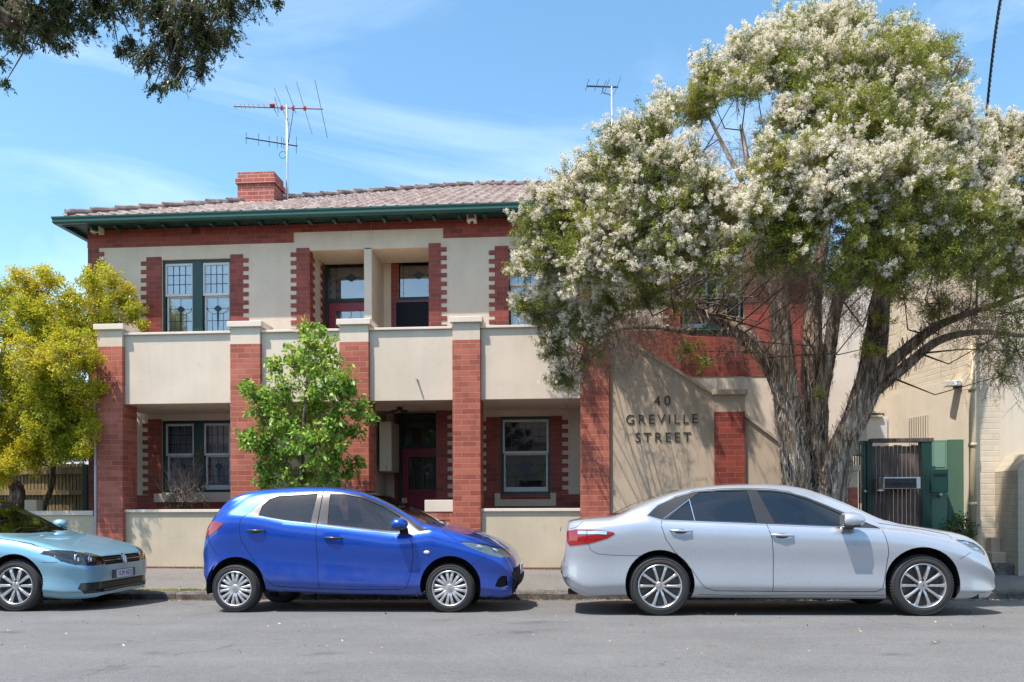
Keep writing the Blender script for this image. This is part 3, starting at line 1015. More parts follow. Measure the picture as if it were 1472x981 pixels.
def text_mesh(name, body, size, loc, rot, m, parent, ext=.006, spacing=1.0, bold=0, label=None, sx=1.0):
    cu = bpy.data.curves.new(name + '_curve', 'FONT')
    cu.body = body; cu.size = size; cu.extrude = ext; cu.align_x = 'CENTER'; cu.align_y = 'CENTER'
    cu.space_character = spacing; cu.offset = bold
    tmp = bpy.data.objects.new('tmp_text', cu); COL.objects.link(tmp)
    dg = bpy.context.evaluated_depsgraph_get()
    me = bpy.data.meshes.new_from_object(tmp.evaluated_get(dg))
    bpy.data.objects.remove(tmp)
    mat_ = Matrix.Translation(loc) @ rot.to_4x4() @ Matrix.Diagonal((sx, 1, 1, 1))
    me.transform(mat_)
    me.name = name
    me.materials.clear(); me.materials.append(m)
    o = bpy.data.objects.new(name, me)
    link(o, parent)
    if label: o['label'] = label
    return o
RXF = Matrix.Rotation(pi / 2, 3, 'X')
letter = plain('dark_bronze_letters', lin('#3c3128'), .5)
for body, px, py, wpx, sz in (('40', 952, 577, 24, 15), ('GREVILLE', 951, 603.5, 106, 14.5), ('STREET', 953, 629.5, 82, 14.5)):
    x_, z_ = P(px, py, YS)
    s = sz / FPX * YS
    o = text_mesh('lettering', body, s * 1.32, Vector((x_, YS - .006, z_)), RXF, letter, sw, .006, 1.0, -.0015)
    vs = [v.co.x for v in o.data.vertices]
    # widen the letter spacing until the line has the width it has on the wall
    bpy.data.objects.remove(o)
    w0 = max(vs) - min(vs); target = wpx / FPX * YS
    adv = (target - w0) / max(1, len(body) - 1) / (s * 1.32 * .62)
    text_mesh('lettering', body, s * 1.32, Vector((x_, YS - .006, z_)), RXF, letter, sw, .006, 1 + adv, -.0015)

# ================================================================ alarm boxes, meter box, porch lamp
def alarm(px, py, label):
    x_, z_ = P(px, py, YM - .1)
    r = thing('alarm_box', (x_, YM - .1, z_), label, 'alarm box', 'cream boxes under the eave')
    MB().box(x_ - .085, x_ + .085, YM - .2, YM - .013, z_ - .07, z_ + .09).build('housing', M['white_plastic'], r, bevel=.01)
    m_ = MB().box(x_ - .05, x_ + .05, YM - .206, YM - .199, z_ - .035, z_ + .055)
    m_.build('grille', plain('tan_grille', lin('#6e5f52'), .6), r)
    MB().ball((x_, YM - .12, z_ - .085), .032, 10).build('strobe', plain('blue_strobe', lin('#28304c'), .2), r, smooth=True)
alarm(140, 331, 'cream alarm box under the corner of the eave at the far left')
alarm(678.5, 314, 'cream alarm box under the eave above the pillar, right of the doors')

x0_, z1_ = P(545, 606, 14.35); x1_, z0_ = P(563, 678, 14.35)
mbx = thing('meter_box', (x0_, 14.4, z0_), 'tall cream electricity meter box hanging beside the ground floor door', 'meter box')
MB().box(x0_, x1_, 14.36, 15.0, z0_, z1_).build('cabinet', plain('cream_metal', lin('#bdb09a'), .45), mbx, bevel=.006)
MB().box(x0_ + .006, x1_ - .006, 14.348, 14.36, z0_ + .01, z1_ - .01).build('cabinet_door', plain('cream_metal_door', lin('#c4b8a2'), .45), mbx, bevel=.004)
MB().tube([(x0_ + .13, 14.34, z0_ + .08), (x0_ + .13, 14.35, z0_ + .08)], .013, 10).build('lock', M['black'], mbx)
MB().tube([(x0_ + .1, 14.6, z1_), (x0_ + .1, 14.6, loD[3] - .1), (x0_ + .35, 14.5, loD[3] - .03)], .012, 8).build('conduit', M['white_plastic'], mbx)
lx, lz = P(578, 583, 13.9)
pl = thing('porch_lamp', (lx, 13.8, zpan_bot), 'small dark twin spot lamp under the balcony over the entry', 'lamp')
m_ = MB().lathe([(.0, 0), (.05, 0), (.05, -.03), (.0, -.03)], (lx, 13.7, zpan_bot), 'z', 16)
m_.build('base', M['black'], pl)
for s in (-1, 1):
    MB().tube([(lx, 13.7, zpan_bot - .03), (lx + s * .05, 13.68, zpan_bot - .07), (lx + s * .12, 13.62, zpan_bot - .1)], [.012, .02, .04], 12).build('spot_head', M['black'], pl, smooth=True)
# ================================================================ cars
def pchip(xs, ys, x):
    xs = np.asarray(xs, float); ys = np.asarray(ys, float); x = np.clip(np.asarray(x, float), xs[0], xs[-1])
    h = np.diff(xs); d = np.diff(ys) / h
    m = np.zeros(len(xs)); m[0], m[-1] = d[0], d[-1]
    for i in range(1, len(xs) - 1):
        if d[i - 1] * d[i] > 0:
            w1, w2 = 2 * h[i] + h[i - 1], h[i] + 2 * h[i - 1]
            m[i] = (w1 + w2) / (w1 / d[i - 1] + w2 / d[i])
    i = np.clip(np.searchsorted(xs, x, 'right') - 1, 0, len(xs) - 2)
    t = (x - xs[i]) / h[i]
    return ((1 + 2 * t) * (1 - t) ** 2 * ys[i] + t * (1 - t) ** 2 * h[i] * m[i] + t * t * (3 - 2 * t) * ys[i + 1] + t * t * (t - 1) * h[i] * m[i + 1])

def paint(name, c, metal=.55, rough=.32, flake=.12):
    t = NT(name)
    v = t.coord()
    n = t.noise(v, 900, 2)
    d = t.noise(v, 3, 5)
    lo = tuple(x * (1 - flake) for x in c[:3]) + (1,); hi = tuple(min(1, x * (1 + flake)) for x in c[:3]) + (1,)
    t.l(t.ramp(n, [(.35, lo), (.65, hi)]), t.b.inputs['Base Color'])
    t.set(Metallic=metal, Coat_Weight=1, Coat_Roughness=.03)
    t.l(t.ramp(d, [(.3, gray(rough)), (.7, gray(rough + .08))]), t.b.inputs['Roughness'])
    # road dust low on the body
    sp = t.n('ShaderNodeSeparateXYZ')
    tc = t.n('ShaderNodeTexCoord'); t.l(tc.outputs['Object'], sp.inputs[0])
    zr_m = t.n('ShaderNodeMapRange'); t.l(sp.outputs[2], zr_m.inputs[0]); zr_m.inputs[1].default_value = .18; zr_m.inputs[2].default_value = .62; zr_m.inputs[3].default_value = .26; zr_m.inputs[4].default_value = .015
    dn = t.n('ShaderNodeMath', operation='MULTIPLY'); t.l(zr_m.outputs[0], dn.inputs[0]); t.l(t.ramp(t.noise(v, 7, 8, .7), [(.3, gray(.15)), (.7, gray(1))]), dn.inputs[1])
    ms = t.n('ShaderNodeMixShader'); du = t.n('ShaderNodeBsdfDiffuse'); du.inputs[0].default_value = lin('#8d8474')
    t.l(dn.outputs[0], ms.inputs[0]); t.l(t.b.outputs[0], ms.inputs[1]); t.l(du.outputs[0], ms.inputs[2]); # the inner side of the shell is bare dark lining
    bk_ = t.n('ShaderNodeBsdfDiffuse'); bk_.inputs[0].default_value = gray(.02)
    geo = t.n('ShaderNodeNewGeometry'); m2 = t.n('ShaderNodeMixShader')
    t.l(geo.outputs['Backfacing'], m2.inputs[0]); t.l(ms.outputs[0], m2.inputs[1]); t.l(bk_.outputs[0], m2.inputs[2])
    t.l(m2.outputs[0], t.out.inputs['Surface'])
    return t.m

def cut(bm, poly, axes, cond):
    """cut the faces that meet cond along a convex outline seen along the third axis; returns the faces inside"""
    ia, ib = {'x': 0, 'y': 1, 'z': 2}[axes[0]], {'x': 0, 'y': 1, 'z': 2}[axes[1]]
    ic = 3 - ia - ib
    cx = sum(p[0] for p in poly) / len(poly); cy_ = sum(p[1] for p in poly) / len(poly)
    lo = [min(p[k] for p in poly) - .06 for k in (0, 1)]; hi = [max(p[k] for p in poly) + .06 for k in (0, 1)]
    cur = [f for f in bm.faces if cond(f) and all(lo[k] < f.calc_center_median()[i] < hi[k] for k, i in ((0, ia), (1, ib)))]
    n = len(poly)
    for k in range(n):
        p, q = poly[k], poly[(k + 1) % n]
        d = (q[0] - p[0], q[1] - p[1])
        if abs(d[0]) + abs(d[1]) < 1e-9: continue
        nn = [0, 0, 0]; nn[ia], nn[ib] = -d[1], d[0]
        nv = Vector(nn).normalized()
        co_ = [0, 0, 0]; co_[ia], co_[ib] = p
        cv = [0, 0, 0]; cv[ia], cv[ib] = cx, cy_
        if nv.dot(Vector(cv) - Vector(co_)) < 0: nv = -nv     # nv points inward
        es = {e for f in cur for e in f.edges}; vs = {v for f in cur for v in f.verts}
        r = bmesh.ops.bisect_plane(bm, geom=list(cur) + list(es) + list(vs), dist=1e-5, plane_co=co_, plane_no=nv)
        fs = {g for g in r['geom'] if isinstance(g, bmesh.types.BMFace)} | {f for f in cur if f.is_valid}
        cur = [f for f in fs if nv.dot(f.calc_center_median() - Vector(co_)) > 0]
    return cur

SPLIT = ('side_window', 'window_surround', 'headlight', 'tail_light', 'fog_lamp_recess')
def take(bm, faces, name, mats, parent, off=0.0, solid=0, smooth=True, label=None, yc=None, lens=None):
    """move faces out of bm into a part of their own; near and far side become two parts"""
    faces = [f for f in faces if f.is_valid]
    if not faces: return None
    if name in SPLIT and yc is None:
        ys_ = [f.calc_center_median().y for f in faces]; mid = (min(ys_) + max(ys_)) / 2
        if max(ys_) - min(ys_) > 1.0:
            a = [f for f, y in zip(faces, ys_) if y < mid]; b = [f for f, y in zip(faces, ys_) if y >= mid]
            take(bm, b, name, mats, parent, off, solid, smooth, label, yc=1, lens=lens)
            FAR[name] = LAST[0]
            return take(bm, a, name, mats, parent, off, solid, smooth, label, yc=0, lens=lens)
    lv_, lf_, lm_ = [], [], {}
    if lens:
        for f in faces:
            for v in f.verts:
                if v not in lm_: lm_[v] = len(lv_); lv_.append(tuple(v.co + v.normal * .001))
            lf_.append(tuple(lm_[v] for v in f.verts))
    nb = bmesh.new(); vm = {}
    for f in faces:
        vs = []
        for v in f.verts:
            if v not in vm:
                vm[v] = nb.verts.new(v.co + v.normal * off)
            vs.append(vm[v])
        try: nb.faces.new(vs)
        except ValueError: pass
    bmesh.ops.delete(bm, geom=faces, context='FACES')
    me = bpy.data.meshes.new(name); nb.to_mesh(me); nb.free()
    o = bpy.data.objects.new(name, me)
    finish(o, mats, smooth)
    if solid:
        m = o.modifiers.new('solid', 'SOLIDIFY'); m.thickness = solid; m.offset = -1
        if isinstance(mats, (list, tuple)) and len(mats) > 1: m.material_offset = 1; m.material_offset_rim = 1
    link(o, parent)
    LAST[0] = o
    if lens:
        l_ = MB(); l_.v, l_.f, l_.mi = lv_, lf_, [0] * len(lf_)
        l_.build('lens', lens, o, smooth=True, recalc=False)
    if label: o['label'] = label
    return o
LAST, FAR = [None], {}

def dense(pts, n):
    """smooth an outline given as points (closed) by corner rounding"""
    out = []
    m = len(pts)
    for i in range(m):
        a, b, c = Vector(pts[i - 1]), Vector(pts[i]), Vector(pts[(i + 1) % m])
        r = min((a - b).length, (c - b).length) * .3
        p, q = b + (a - b).normalized() * r, b + (c - b).normalized() * r
        for k in range(n + 1):
            t = k / n
            out.append(tuple((p * (1 - t) ** 2 + b * 2 * t * (1 - t) + q * t * t)))
    return out

CUR = [None]
class Car:
    def __init__(s, name, label, Yn, width, body_mat, top, bottom, belt, rail, wheels, tyre_r, flat=.62, Rf=.5, Rr=.42, group='cars parked along the kerb', world=False, yend=(.4, 1.0)):
        s.Yn, s.W = Yn, width; s.Yc = Yn + width / 2; s.hw = width / 2
        s.body_mat = body_mat
        if world:
            s.T, s.B, s.L, s.R = (np.array(q, float) for q in (top, bottom, belt, rail))
        else:
            # the silhouette lies nearer or farther on the body towards its two ends
            pa, pb = top[0][0], top[-1][0]
            def ev(pts, Y):
                out = []
                for a, b in pts:
                    k = max(0, 1 - min(a - pa, pb - a) / (.12 * (pb - pa))) ** 1.0
                    ye = Yn + (yend[0] if a < (pa + pb) / 2 else yend[1])
                    out.append(P(a, b, Y + (ye - Y) * k))
                return np.array(out)
            s.T = ev(top, s.Yc - .15); s.B = ev(bottom, Yn + .06); s.L = ev(belt, Yn + .1); s.R = ev(rail, Yn + .25)
        s.x0, s.x1 = s.T[0][0], s.T[-1][0]
        xc = (s.x0 + s.x1) / 2
        CUR[0] = s
        s.root = thing(name, (xc, s.Yc, road_z(xc, s.Yc)), label, 'car', group)
        s.flat, s.Rf, s.Rr = flat, Rf, Rr

    def w(s, x):
        def f(de, R):
            t = np.clip(de / R, 0, 1)
            return s.flat + (1 - s.flat) * (1 - (1 - t) ** 2.3) ** (1 / 1.9)
        return s.hw * np.minimum(f(s.x1 - x, s.Rf), f(x - s.x0, s.Rr))

    def loft(s, n=190, m=66):
        q = np.linspace(0, 1, n)
        e = .5 - .5 * np.cos(pi * q)
        xs_ = s.x0 + (s.x1 - s.x0) * (.45 * e + .55 * (3 * q ** 2 - 2 * q ** 3)) 
        T = pchip(s.T[:, 0], s.T[:, 1], xs_); B = pchip(s.B[:, 0], s.B[:, 1], xs_)
        Lb = pchip(s.L[:, 0], s.L[:, 1], xs_); R = pchip(s.R[:, 0], s.R[:, 1], xs_)
        Rr = np.minimum(R, T - .03)
        Lb = np.minimum(Lb, T - .06); Lb = np.maximum(Lb, B + (T - B) * .6)
        Rr = np.maximum(Rr, Lb + .018); 
        g = np.clip((Rr - Lb) / .36, 0, 1); g = g * g * (3 - 2 * g) * .5 + g * .5
        s.xs_, s.Ts, s.Bs, s.Lbs, s.Rs = xs_, T, B, Lb, Rr
        verts = []
        tt = np.linspace(0, 1, m)
        for i, x in enumerate(xs_):
            w = float(s.w(x)); H_ = Lb[i] - B[i]
            wr = w * (.90 - .215 * g[i])
            cp = [(B[i], .89 * w), (B[i] + .025, .93 * w), (B[i] + .07, .962 * w), (B[i] + .20 * H_, .993 * w), (B[i] + .45 * H_, .978 * w), (B[i] + .74 * H_, 1.0 * w), (Lb[i] - .07 * min(1, H_ / .3), .985 * w),
                  (Lb[i], .94 * w), (Rr[i], wr), (Rr[i] + (T[i] - Rr[i]) * .55, wr - .07 * w), (Rr[i] + (T[i] - Rr[i]) * .86, wr * .62), (T[i], 0)]
            cp = np.array(cp)
            cum = np.array([0, .03, .08, .22, .34, .46, .56, .60, .76, .84, .92, 1.0])
            z = pchip(cum, cp[:, 0], tt); y = pchip(cum, cp[:, 1], tt)
            verts.append(np.stack([np.full(m, x), y, z], 1))
        s.grid = np.array(verts)
        half = s.grid
        bm = bmesh.new()
        A = [[bm.verts.new((p[0], s.Yc - p[1], p[2])) for p in row] for row in half]
        Bv = [[bm.verts.new((p[0], s.Yc + p[1], p[2])) for p in row[:-1]] + [A[i][-1]] for i, row in enumerate(half)]
        for i in range(n - 1):
            for j in range(m - 1):
                bm.faces.new((A[i][j], A[i + 1][j], A[i + 1][j + 1], A[i][j + 1]))
                bm.faces.new((Bv[i][j], Bv[i][j + 1], Bv[i + 1][j + 1], Bv[i + 1][j]))
        # end caps as strips so that front and rear faces can be cut as well
        for i, rev in ((0, True), (n - 1, False)):
            for j in range(m - 2):
                a = (A[i][j], Bv[i][j], Bv[i][j + 1], A[i][j + 1])
                bm.faces.new(a[::-1] if rev else a)
            a = (A[i][m - 2], Bv[i][m - 2], A[i][m - 1])
            bm.faces.new(a[::-1] if rev else a)
        bm.normal_update()
        s.bm = bm
        for f in bm.faces:
            cx_ = f.calc_center_median().x
            if (cx_ < xs_[0] + 1e-4 and f.normal.x > 0) or (cx_ > xs_[-1] - 1e-4 and f.normal.x < 0): f.normal_flip()
        bm.normal_update()
        # front and rear faces: finer strips across
        s.bvh = BVHTree.FromBMesh(bm)
        return bm

    def side(s, f): return abs(f.normal.y) > .03 and abs(f.calc_center_median().y - s.Yc) > .27

    def pts(s, poly, dY=.12): return [P(a, b, s.Yn + dY) for a, b in poly]

    def hit(s, x, z, far=False):
        r = s.bvh.ray_cast(Vector((x, s.Yc + (3 if far else -3), z)), Vector((0, -1 if far else 1, 0)))
        return (r[0], r[1]) if r[0] is not None else (None, None)

    def ribbon(s, name, line, width, m, off=.0015, parent=None, both=True, world=False, seg=.03, thick=.0):
        """thin strip lying on the body along a line given in the photo"""
        L0 = [Vector((*p, 0)) for p in (line if world else s.pts(line))]
        pts = []
        for a, b in zip(L0[:-1], L0[1:]):
            k = max(1, int((b - a).length / seg))
            pts += [a.lerp(b, i / k) for i in range(k)]
        pts.append(L0[-1])
        first = None
        for far in ((False, True) if both else (False,)):
            m_ = MB()
            prev = None
            for i, p in enumerate(pts):
                d = (pts[min(i + 1, len(pts) - 1)] - pts[max(i - 1, 0)]).normalized()
                nx, nz_ = -d.y * width / 2, d.x * width / 2
                h1, n1 = s.hit(p.x + nx, p.y + nz_, far); h2, n2 = s.hit(p.x - nx, p.y - nz_, far)
                if h1 is None or h2 is None: prev = None; continue
                a, b = h1 + n1 * off, h2 + n2 * off
                k = len(m_.v); m_.v += [tuple(a), tuple(b)]
                if prev is not None: m_.f.append((prev, prev + 1, k + 1, k)); m_.mi.append(0)
                prev = k
            if not m_.f: continue
            o = m_.build(name, m, parent or s.body, smooth=True, recalc=False)
            if thick:
                md = o.modifiers.new('solid', 'SOLIDIFY'); md.thickness = thick; md.offset = 0
            first = first or o
        return first

    def wheel(s, px, py, r, style, far=False):
        x, z = P(px, py, s.Yn + .03)
        zg = road_z(x, s.Yn + (s.W if far else 0))
        z = zg + r * .985
        y = s.Yn + .03 if not far else s.Yn + s.W - .03
        sg = 1 if not far else -1                # direction towards the car's middle
        wl = sub('wheel', s.root, (x, y, z))
        c = (x, y, z)
        w = .19
        rr = r * style['rim']
        p = [(rr, .012), (rr * 1.03, .0), (rr * 1.12, -.006), (r * .90, -.004), (r * .965, .012), (r * .993, .035), (r, .06), (r * 1.002, w / 2), (r, w - .06), (r * .99, w - .03), (r * .95, w - .008), (rr * 1.05, w), (rr * .98, w - .02)]
        m_ = MB().lathe([(a, sg * b) for a, b in p], c, 'y', 64)
        for k in range(64):                       # tread blocks
            q = 2 * pi * k / 64
            for off in (.05, .1, .145):
                cc = Vector(c) + Vector((r * cos(q), sg * off, r * sin(q)))
                ra = Vector((cos(q), 0, sin(q))); ta = Vector((-sin(q), 0, cos(q)))
                m_.obox(cc, ta * r * .036, Vector((0, .018, 0)), ra * .004)
        for rad in (r * .80, r * .93):            # sidewall ribs
            m_.lathe([(rad - .003, sg * -.002), (rad, sg * -.0085), (rad + .003, sg * -.002)], c, 'y', 64)
        m_.build('tyre', M['rubber'], wl, smooth=True)
        m_ = MB()
        m_.lathe([(rr * 1.035, sg * .004), (rr * 1.03, sg * -.006), (rr * .985, sg * -.004), (rr * .95, sg * .018), (rr * .93, sg * .10), (rr * .95, sg * .17)], c, 'y', 64)
        k_ = style['n']
        for i in range(k_):
            q0 = 2 * pi * (i + style.get('ph', 0)) / k_ + pi / 2
            for dq in style['pair']:
                q = q0 + dq
                pr = style['prof']      # (radius fraction, half width, depth)
                ra = lambda qq: Vector((cos(qq), 0, sin(qq)))
                base = len(m_.v)
                for (rf_, hw_, dp, sw) in pr:
                    qq = q + dq * sw
                    cc = Vector(c) + ra(qq) * rr * rf_
                    ta = Vector((-sin(qq), 0, cos(qq)))
                    for (tt_, dd) in ((-1, .012), (-.7, 0), (.7, 0), (1, .012), (1, .03), (-1, .03)):
                        m_.v.append(tuple(cc + ta * hw_ * tt_ * rr + Vector((0, sg * (dp + dd), 0))))
                for a in range(len(pr) - 1):
                    for b in range(6):
                        m_.f.append((base + a * 6 + b, base + a * 6 + (b + 1) % 6, base + (a + 1) * 6 + (b + 1) % 6, base + (a + 1) * 6 + b)); m_.mi.append(0)
        m_.lathe([(0, sg * style['hub'][1]), (rr * style['hub'][0], sg * (style['hub'][1] + .002)), (rr * style['hub'][0] * 1.15, sg * (style['hub'][1] + .03))], c, 'y', 32)
        rim = m_.build('hubcap' if style.get('cap') else 'rim', style['mat'], wl, smooth=False, bevel=0)
        md = rim.modifiers.new('bevel', 'BEVEL'); md.width = .0025; md.segments = 1; md.limit_method = 'ANGLE'
        m_ = MB().lathe([(0, sg * .075), (rr * .96, sg * .075), (rr * .96, sg * .1)], c, 'y', 32)
        m_.build('brake_disc', M['brake'], wl)
        m_ = MB()
        if style.get('bolts'):
            for i in range(5):
                q = 2 * pi * i / 5 + pi / 2
                cc = Vector(c) + Vector((cos(q), 0, sin(q))) * rr * .27
                MB().lathe([(0, sg * (style['hub'][1] - .001)), (rr * .055, sg * (style['hub'][1] - .001)), (rr * .055, sg * (style['hub'][1] + .01))], cc, 'y', 12).build('wheel_bolt', M['dark'], wl)
        h = style['hub'][1] - .003
        m_ = MB()
        er = rr * .115
        m_.lathe([(er, sg * h), (er, sg * (h - .003)), (er * .84, sg * (h - .003)), (er * .84, sg * h)], c, 'y', 32)
        style['emblem'](m_, Vector(c) + Vector((0, sg * (h - .001), 0)), er * .84, sg)
        m_.build('wheel_emblem', M['emblem'], wl)
        return x, z

    def liner(s, x, z, r):
        for far in (False, True):
            m_ = MB()
            y0 = s.Yn + .05 if not far else s.Yn + s.W - .05
            y1 = y0 + (.32 if not far else -.32)
            n = 20; base = len(m_.v)
            for k in range(n + 1):
                q = pi * k / n - .0
                q = -.25 + (pi + .5) * k / n
                m_.v += [(x + r * cos(q), y0, z + r * sin(q)), (x + r * cos(q), y1, z + r * sin(q))]
            for k in range(n):
                m_.f.append((base + 2 * k, base + 2 * k + 1, base + 2 * k + 3, base + 2 * k + 2)); m_.mi.append(0)
            m_.f.append(tuple(base + 2 * k + 1 for k in range(n + 1))); m_.mi.append(0)
            m_.build('wheel_arch_liner', M['dark'], s.root)

M['brake'] = plain('brake_metal', gray(.10), .5, .8)
M['emblem'] = plain('chrome_emblem', gray(.75), .12, 1)
M['chrome'] = plain('chrome_trim', gray(.8), .08, 1, var=.02)
M['hubcap'] = plain('silver_hubcap', gray(.52), .38, .6, coat=.3)
M['alloy'] = plain('silver_alloy', gray(.62), .28, .85, coat=.4)
M['gap'] = plain('panel_gap', gray(.006), .9)
M['trimblack'] = plain('satin_black_trim', gray(.028), .3, coat=.3)
M['seat'] = plain('grey_seat_cloth', gray(.05), .9, bump=.3, scale=200)
M['clear'] = glass_mat('clear_lens', (.97, .97, .97, 1))
M['lens_reflector'] = plain('lamp_reflector', gray(.8), .12, 1)
M['lens_back'] = plain('lamp_housing', lin('#e6e6da'), .5, 0)
M['lens_dark'] = plain('dark_lamp_housing', lin('#3a3f44'), .25, .6)
M['red_lens'] = plain('red_tail_lens', lin('#8c0a14'), .08, 0, coat=1)
M['amber'] = plain('side_repeater', lin('#d9d4c8'), .1, 0, coat=1)
M['number_plate'] = plain('plate_blue_white', lin('#c9cde2'), .4)
M['glass_clear'] = glass_mat('car_glass_light', (.52, .58, .60, 1), gain=1.5, base=.015)
M['glass_green'] = glass_mat('car_glass_green', (.55, .66, .62, 1))
M['glass_dark'] = glass_mat('car_glass_tinted', (.07, .09, .13, 1), gain=1.5, base=.03)

def emblem_wing(m_, c, r, sg):     # winged M in a ring
    pts = [(-.8, .1), (-.35, .35), (0, -.35), (.35, .35), (.8, .1)]
    m_.tube([c + Vector((a * r, -sg * .002, b * r)) for a, b in pts], r * .11, 6)
def emblem_ovals(m_, c, r, sg):
    for (a, b, oz) in ((.95, .6, 0), (.32, .58, 0), (.62, .24, .3)):
        m_.tube([c + Vector((a * r * cos(q), -sg * .002, b * r * sin(q) + oz * r)) for q in np.linspace(0, 2 * pi, 17)], r * .08, 5)
def emblem_vw(m_, c, r, sg):
    for pts in ([(-.35, .85), (0, .1), (.35, .85)], [(-.85, .35), (-.38, -.75), (0, .0), (.38, -.75), (.85, .35)]):
        m_.tube([c + Vector((a * r, -sg * .002, b * r)) for a, b in pts], r * .1, 6)

def interior(car, xf, xr, zf, wheel_x=None):
    """seats, dashboard and steering wheel inside the glasshouse"""
    Yc, hw = car.Yc, car.hw
    def seat(x, y, name, w=.25):
        r = sub(name, car.root, (x, y, zf))
        MB().obox((x, y, zf + .12), (.26, 0, .02), (0, w, 0), (0, 0, .09)).build('seat_base', M['seat'], r, bevel=.04)
        MB().obox((x - .30, y, zf + .44), (.07, 0, 0), (0, w * .95, 0), (-.09, 0, .30)).build('seat_back', M['seat'], r, bevel=.05)
        MB().obox((x - .40, y, zf + .84), (.045, 0, 0), (0, .12, 0), (-.01, 0, .075)).build('headrest', M['seat'], r, bevel=.03)
    for sy in (-1, 1): seat(xf, Yc + sy * .36, 'seat')
    r = sub('rear_seat', car.root, (xr, Yc, zf))
    MB().obox((xr, Yc, zf + .12), (.24, 0, .02), (0, .6, 0), (0, 0, .09)).build('seat_base', M['seat'], r, bevel=.04)
    MB().obox((xr - .28, Yc, zf + .42), (.07, 0, 0), (0, .6, 0), (-.10, 0, .28)).build('seat_back', M['seat'], r, bevel=.05)
    for sy in (-1, 0, 1): MB().obox((xr - .38, Yc + sy * .38, zf + .76), (.04, 0, 0), (0, .11, 0), (-.01, 0, .06)).build('headrest', M['seat'], r, bevel=.025)
    m_ = MB().obox((xf + .78, Yc, zf + .40), (.2, 0, -.05), (0, hw * .84, 0), (0, 0, .13))
    m_.build('dashboard', M['trimblack'], car.root, bevel=.05)
    cx, cz = xf + .48, zf + .46
    ty = Yc - .36
    m_ = MB()
    ax = Vector((cos(.4), 0, sin(.4)))
    u = Vector((0, 1, 0)); v = Vector((-sin(.4), 0, cos(.4)))
    c = Vector((cx, ty, cz))
    m_.tube([c + u * .18 * cos(q) + v * .18 * sin(q) for q in np.linspace(0, 2 * pi, 25)], .015, 8)
    m_.obox(c + ax * .03, ax * .02, u * .06, v * .05); m_.obox(c, ax * .008, u * .17, v * .016)
    m_.tube([c, c + ax * .3 - v * .05], .03, 8)
    m_.build('steering_wheel', M['black'], car.root)
    MB().obox((xf + .68, Yc, zf + .78), (.012, 0, 0), (0, .11, 0), (0, 0, .03)).build('rear_view_mirror', M['black'], car.root, bevel=.01)

def underbody(car, xw, zw, ra):
    """dark floor pan with clearance for the wheels"""
    m_ = MB()
    y0, y1 = car.Yn + .10, car.Yn + car.W - .10
    xa, xb = car.x0 + .28, car.x1 - .28
    B = lambda x: float(pchip(car.B[:, 0], car.B[:, 1], x))
    for (a, b) in ((xa, xw[0] - ra - .0), (xw[0] + ra, xw[1] - ra), (xw[1] + ra, xb)):
        if b > a: m_.box(a, b, y0, y1, max(B(a), B(b), B((a + b) / 2)) + .012, B((a + b) / 2) + .16)
    for x in xw: m_.box(x - ra, x + ra, y0 + .3, y1 - .3, zw - .08, zw + .2)
    m_.build('underbody', M['dark'], car.root)
    m_ = MB()
    for x in xw: MB().tube([(x, y0 + .08, zw), (x, y1 - .08, zw)], .045, 8).build('axle', M['dark'], car.root)

def mirror(car, px, py, w, h, mats, far_too=True):
    x, z = P(px, py, car.Yn - .06)
    for far in (False, True):
        y = car.Yn - .075 if not far else car.Yn + car.W + .075
        r = MB().ball((x, y, z), 1, 20, (w / 2, .095, h / 2)).build('wing_mirror', mats[0], car.root, smooth=True)
        for v in r.data.vertices:                  # flat rear face, tapered front
            if v.co.x < x - w * .28: v.co.x = x - w * .28
            if v.co.z < z - h * .36: v.co.z = z - h * .36
        s_ = 1 if not far else -1
        MB().obox((x - w * .285, y, z + .006), (.002, 0, 0), (0, .072, 0), (0, 0, h * .3)).build('mirror_glass', M['chrome'], r)
        MB().obox((x + .0, y, z - h * .38), (w * .3, 0, 0), (0, .075, 0), (0, 0, .012)).build('mirror_base', M['trimblack'], r, bevel=.006)
        MB().obox((x + .02, y + s_ * .1, z - h * .32), (w * .22, 0, 0), (0, .06, 0), (0, 0, .016)).build('mirror_arm', M['trimblack'], r, bevel=.006)

def handle(car, px, py, L, m, dark_cup=True, parent=None):
    x, z = P(px, py, car.Yn + .02)
    for far in (False, True):
        h, n_ = car.hit(x, z, far)
        if h is None: continue
        s_ = -1 if not far else 1
        m_ = MB()
        pts = [(x - L / 2, h.y - s_ * .0, z + .004), (x - L / 2 + .02, h.y + s_ * .022, z + .003), (x, h.y + s_ * .032, z), (x + L / 2 - .02, h.y + s_ * .024, z - .003), (x + L / 2, h.y, z - .004)]
        m_.tube(pts, [.009, .013, .014, .013, .009], 8)
        o = m_.build('door_handle', m, parent or car.root, smooth=True)
        if dark_cup:
            c = MB()
            pr = []
            for k in range(18):
                q = 2 * pi * k / 18
                hh, nn = car.hit(x + L * .30 * cos(q), z - .008 + .026 * sin(q), far)
                if hh is not None: pr.append(tuple(hh + nn * .002))
            if len(pr) > 4: c.add(pr, [tuple(range(len(pr)))])
            c.build('handle_cup', M['gap'] if m is not M['chrome'] else M['trimblack'], o, recalc=False)

def ell(cx, cy, rx, ry, n=28, a0=0, a1=2 * pi):
    return [(cx + rx * cos(a0 + (a1 - a0) * k / n), cy + ry * sin(a0 + (a1 - a0) * k / n)) for k in range(n)]

def flare(poly, k):
    cx = sum(p[0] for p in poly) / len(poly); cy_ = sum(p[1] for p in poly) / len(poly)
    return [(cx + (a - cx) * k, cy_ + (b - cy_) * k) for a, b in poly]

def put_ring(car, name, poly, width, m, parent, both=True):
    car.ribbon(name, poly + [poly[0]], width, m, .004, parent, both, world=True, thick=.006)

